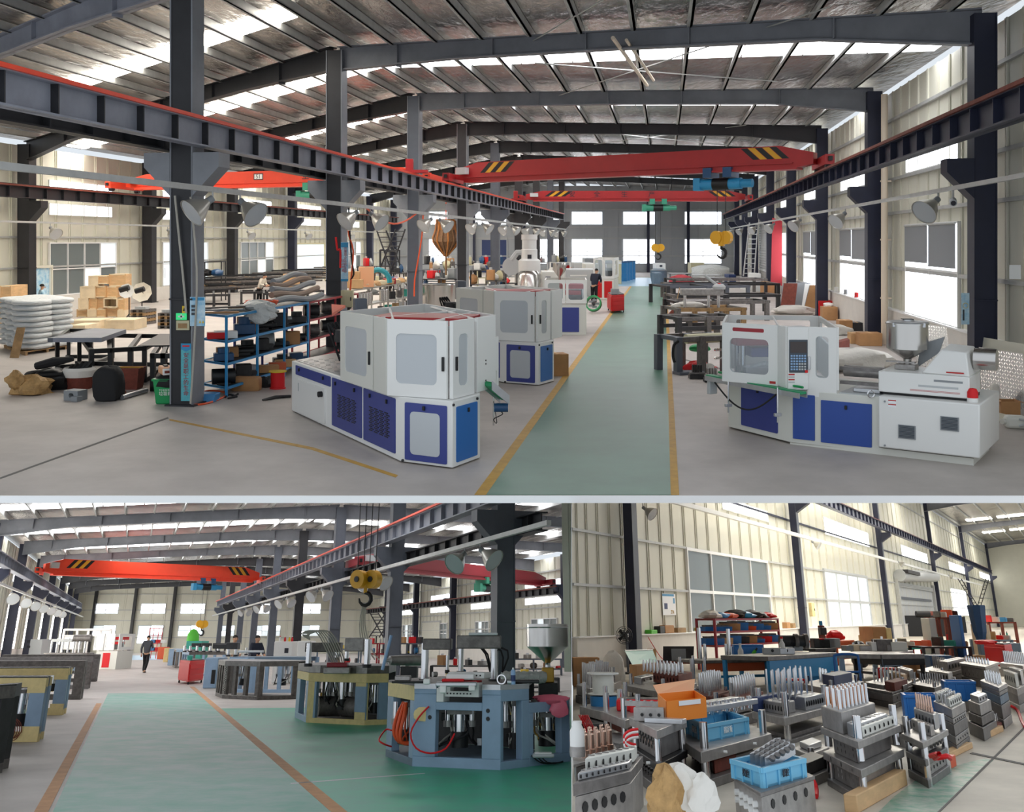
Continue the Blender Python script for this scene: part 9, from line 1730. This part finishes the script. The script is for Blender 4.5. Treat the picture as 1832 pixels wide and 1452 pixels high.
q0, q1 = CUR.fl(1140, 1222), CUR.fl(1186, 1216); t = thing('green_case', 'case with a raised green lid behind the rod rack', 'case', q0); d = q1-q0; h = CUR.z(q0, 1190); obj('base', MB().ext([(0, 0, 0), d, d+V(-.1, .5, 0), (-.1, .5, 0)], (0, 0, h)), 'card', t, sm=False); obj('lid', MB().ext([(-.05, .4, h), d+V(-.05, .4, h), d+V(-.12, .62, h+.26), (-.18, .62, h+.28)], (0, .02, 0)), 'turq', t, sm=False); obj('lid_edge', MB().cyl((-.18, .62, h+.28), d+V(-.12, .62, h+.26), .015, 6), 'white', t)
q = CUR.fl(1220, 1212); t = thing('dark_monitor', 'dark screen with a grey card leaning on a low table', 'screen', V(q.x, q.y, 0)); z0, z1 = CUR.z(q, 1182), CUR.z(q, 1156); obj('screen', MB().ext([(-.42, 0, z0), (.3, .05, z0), (.36, .2, z1), (-.38, .15, z1)], (0, .04, 0)), 'dark', t, sm=False); obj('card', MB().box(-.05, -.03, z0+.14, .34, .02, .26), 'grey', t, sm=False); obj('table', MB().box(.05, .2, z0-.03, 1.3, .7, .05), 'rust', t, bev=.01)
for x in (-.5, .55): bp(t, 'leg', 'dark', (x, .2, 0), (.06, .06, z0-.05))
carton('standing flattened carton against the plinth by the first column', 1160, 1176, 1206, 1160, 'card_l', .05, 0)
tag(obj('red_cable', MB().tube([WQ(x, y, .2) for x, y in ((1160, 1140), (1172, 1160), (1185, 1178), (1198, 1182))], .012, 5), 'redp'), 'thin red cord hanging against the plinth wall', 'cord')
for i, (x, w_, h, m) in enumerate(((1165, .5, .1, 'fluor'), (1180, .4, .2, 'dark'), (1193, .8, .22, 'card'), (1215, .8, .14, 'wood_d'), (1250, .5, .12, 'yel'), (1265, .4, .1, 'putty'), (1408, .6, .24, 'card'), (1418, .5, .2, 'wood_d'))): q = WQ(x, 1134, .08); t = thing('ledge_box', '%s box on the wall ledge, %s from the fan' % ({'fluor': 'green', 'dark': 'dark', 'card': 'brown', 'wood_d': 'tan', 'yel': 'yellow', 'putty': 'pale yellow'}[m], ORD[i]), 'box', V(q.x, q.y, ZP+.03), math.atan2(RU.y, RU.x), 'boxes on the wall ledge'); obj('body', MB().box(0, 0, h/2, w_, .22, h), m, t, bev=.01); obj('lid', MB().box(0, 0, h+.005, w_*.96, .2, .012), m, t, sm=False)
carton('tall brown carton standing before the shutter doorway', 1565, 1590, 1188, 1121, 'card', 1.0, .1); carton('cream panel box beside the tall brown carton', 1590, 1600, 1188, 1123, 'putty', .9, .1, tape=False); carton('small tan carton beside the tall brown carton', 1551, 1564, 1182, 1136, 'card_l', .6)
P, Q = CUR.fl(1499, 1190), CUR.fl(1531, 1187); h = CUR.z(P, 1146); bench('orange wooden desk under the second window', P, Q, .8, h, 'orange_d', 'orange_d', 'orange_d')
t = heap('red_rag', 'red and green bundle on the orange wooden desk', 'rag', 1506, 1188, (.26, .2, .16), 'redp', 7, .7); t.matrix_world = t.matrix_world @ Matrix.Translation((0, .2, h)); P, Q = CUR.fl(1462, 1200), CUR.fl(1498, 1198); h = CUR.z(P, 1160); bench('dark low table with red boxes by the second wall column', P, Q, .8, h, 'dark', 'dark', 'dark')
for i in range(3): q = CUR.fl(1478+9*i, 1198); tag(obj('red_box', MB().box(q.x, q.y+.3, h+.12, .45, .4, .24), ('dark', 'redp', 'grey')[i], bev=.02), '%s box on the dark low table, %s from the left' % (('dark', 'red', 'grey')[i], ORD[i]), 'box')
t = thing('drill_press', 'dark red upright drill press under the second window', 'machine', CUR.fl(1476, 1192)); obj('column', MB().box(0, 0, .55, .16, .16, 1.1), 'rust', t, bev=.02); obj('head', MB().box(0, -.1, .95, .18, .3, .2), 'dark', t, bev=.03); obj('cap', MB().cyl((0, 0, 1.1), (0, 0, 1.22), .05, 10), 'hoist', t)
q = CUR.fl(1522, 1252); t = thing('blue_trolley', 'blue tube trolley handle among the moulds', 'trolley', q); w_, hh = .42, CUR.z(q, 1171)
obj('handle', MB().tube([(-w_/2, 0, .05), (-w_/2, 0, hh*.85), (-w_*.4, 0, hh), (w_*.4, 0, hh), (w_/2, 0, hh*.85), (w_/2, 0, .05)], .022, 8), 'royal', t)
for z in (.3, .62): obj('cross_tube', MB().cyl((-w_/2, 0, hh*z), (w_/2, 0, hh*z), .018, 8), 'royal', t)
obj('deck', MB().box(0, .4, .1, .5, .8, .05), 'hoist_d', t, bev=.01)
for x in (-.2, .2): obj('wheel', MB().cyl((x-.03, .05, .05), (x+.03, .05, .05), .05, 12), 'rubber', t)
def stool(lb, px, py, ty):
    q = CUR.fl(px, py); t = thing('plastic_stool', lb, 'stool', q); h = CUR.z(q, ty); obj('seat', MB().box(0, .15, h, .3, .3, .03), 'redp', t, bev=.012)
    for x in (-.13, .13):
        for y in (.03, .28): obj('leg', MB().cyl((x*1.15, y, 0), (x, y, h), .022, 8, .018), 'redp', t)
stool('red plastic stool beside the bright blue bench', 1430, 1262, 1216); stool('red plastic stool behind the rust box rods', 1598, 1238, 1196)
# background of the lower right hall: racks, hopper, cartons, haze of goods
for i, (lb, x0, x1, py, ty, m, dk) in enumerate((('tall dark red rack right of the shutter door', 1690, 1726, 1188, 1104, 'rust', 'card'), ('dark bench with green machines on it', 1656, 1740, 1194, 1156, 'dark', 'mould_d'), ('grey-blue bench by the plywood boards', 1768, 1816, 1186, 1144, 'bluegrey_d', 'wood_d'), ('rust rack far back at the photo edge', 1778, 1826, 1178, 1112, 'rust', 'pale_wood'), ('low bench with tan cartons behind the tables', 1604, 1655, 1188, 1158, 'turq', 'card'))):
    P, Q = CUR.fl(x0, py), CUR.fl(x1, py); h = CUR.z(P, ty); tt, u, n, l = shelf_rack(lb, P, Q, V(0, 1.0, 0), (h*.36, h*.68, h) if h > 2 else (h*.5, h), m, None, 3, 'bench', dk, 'work_bench', .08)
    for j in range(8):
        p = on(P, u, l, V(0, 1, 0), (j+.5)/8, .35, (h if j % 2 else (h*.68 if h > 2 else h*.5))); s = l/8*(.4+.35*RND.random()); hh = .07+.16*RND.random(); mm = ('turq', 'card', 'redp', 'lightgrey', 'drum', 'iron', 'white', 'hose', 'dark')[(i*2+j*5) % 9]
        t = thing('bench_item', '%s piece on the %s, %s along' % ({'turq': 'green', 'card': 'brown', 'redp': 'red', 'lightgrey': 'grey', 'drum': 'blue', 'iron': 'iron', 'white': 'white', 'hose': 'orange', 'dark': 'dark'}[mm], ('', 'dark bench with green machines', 'grey-blue bench by the boards', 'rust rack far back', 'low bench behind the tables')[i], ORD[j]) if i != 0 else '%s piece on the tall red-brown rack, %s from its left end' % (mm if mm != 'hose' else 'orange', ORD[j]), 'part', p, .1*j, 'goods on the far benches')
        if j % 2: obj('body', MB().box(0, 0, hh/2, s, .4, hh), mm, t, bev=.01); obj('lid', MB().box(0, 0, hh+.01, s*.9, .36, .02), mm, t, sm=False)
        else: obj('body', MB().cyl((0, 0, 0), (0, 0, hh), s*.4, 12), mm, t); obj('cap', MB().cyl((0, 0, hh), (0, 0, hh+.05), s*.2, 10), 'dark', t)
q = CUR.fl(1762, 1190); t = thing('dark_hopper', 'tall dark green hopper on legs far back on the right', 'hopper', q); h = CUR.z(q, 1082); obj('bin', MB().lathe([(.1, h*.35), (.2, h*.55), (.27, h*.98), (.26, h), (.24, h*.98)], n=8), 'hoist_d', t, sm=False); obj('stand', MB().box(0, 0, h*.18, .2, .2, h*.36), 'bluegrey_d', t, bev=.02)
for s in (-1, 1):
    o = thing('ladder', 'dark steel ladder rising from the green hopper, leaning %s' % ('left' if s < 0 else 'right'), 'ladder', q+V(.06*s, 0, h)); e = V(.36*s, 0, .75)
    for k in (0, 1): obj('stile', MB().cyl((.1*k, 0, 0), e+V(.1*k, 0, 0), .012, 6), 'steel_dark', o)
    for k in range(6): obj('rung', MB().cyl(e*((k+.5)/6), e*((k+.5)/6)+V(.1, 0, 0), .01, 6), 'steel_dark', o)
for i, (lb, x0, x1, py, ty, m) in enumerate((('tall plywood board standing far back on the right, left one', 1763, 1771, 1190, 1116, 'pale_wood'), ('tall plywood board standing far back on the right, right one', 1772, 1780, 1190, 1117, 'pale_wood'), ('brown wooden box before the plywood boards', 1741, 1766, 1193, 1172, 'wood_d'), ('blue upright post frame far back on the right', 1727, 1733, 1194, 1100, 'royal'), ('grey stand-up tool cabinet by the shutter door', 1672, 1684, 1188, 1105, 'lightgrey'), ('pile of brown cartons under the steel tables, left', 1612, 1628, 1214, 1182, 'card'), ('pile of brown cartons under the steel tables, right', 1640, 1658, 1212, 1176, 'card'), ('dark grey toolbox stack under the dark bench', 1666, 1706, 1204, 1172, 'hoist_d'), ('pale carton with a white sheet under the dark bench', 1728, 1752, 1200, 1178, 'peach'), ('grey drum boxes at the right photo edge', 1812, 1832, 1192, 1150, 'bluegrey_d'))): carton(lb, x0, x1, py, ty, m, .6, .05, tape=m in ('card', 'peach'))
t = thing('black_backpack', 'dark backpack leaning by the tan carton under the second window', 'bag', CUR.fl(1543, 1196)); o = MB(); blob(o, (0, .1, .35), (.24, .16, .36), 4, 12, 8, .9, .06, 2.6); obj('body', o, 'dark', t); obj('strap', MB().tube([(-.1, -.05, .1), (-.14, -.1, .35), (-.08, -.03, .62)], .03, 6), 'rust', t)
# ------------------------------------------------------------------ lettering becomes plain meshes
bpy.context.view_layer.update(); dg = bpy.context.evaluated_depsgraph_get()
for o in TEXTS:
    me = bpy.data.meshes.new_from_object(o.evaluated_get(dg)); n = o.name; p, ml, cu = o.parent, o.matrix_local.copy(), o.data
    bpy.data.objects.remove(o); bpy.data.curves.remove(cu)
    q = bpy.data.objects.new(n, me); COL.objects.link(q); q.parent = p; q.matrix_local = ml
_d = {k: v for k, v in LABELS.items() if v > 1}
if _d: print('DUP LABELS', _d)
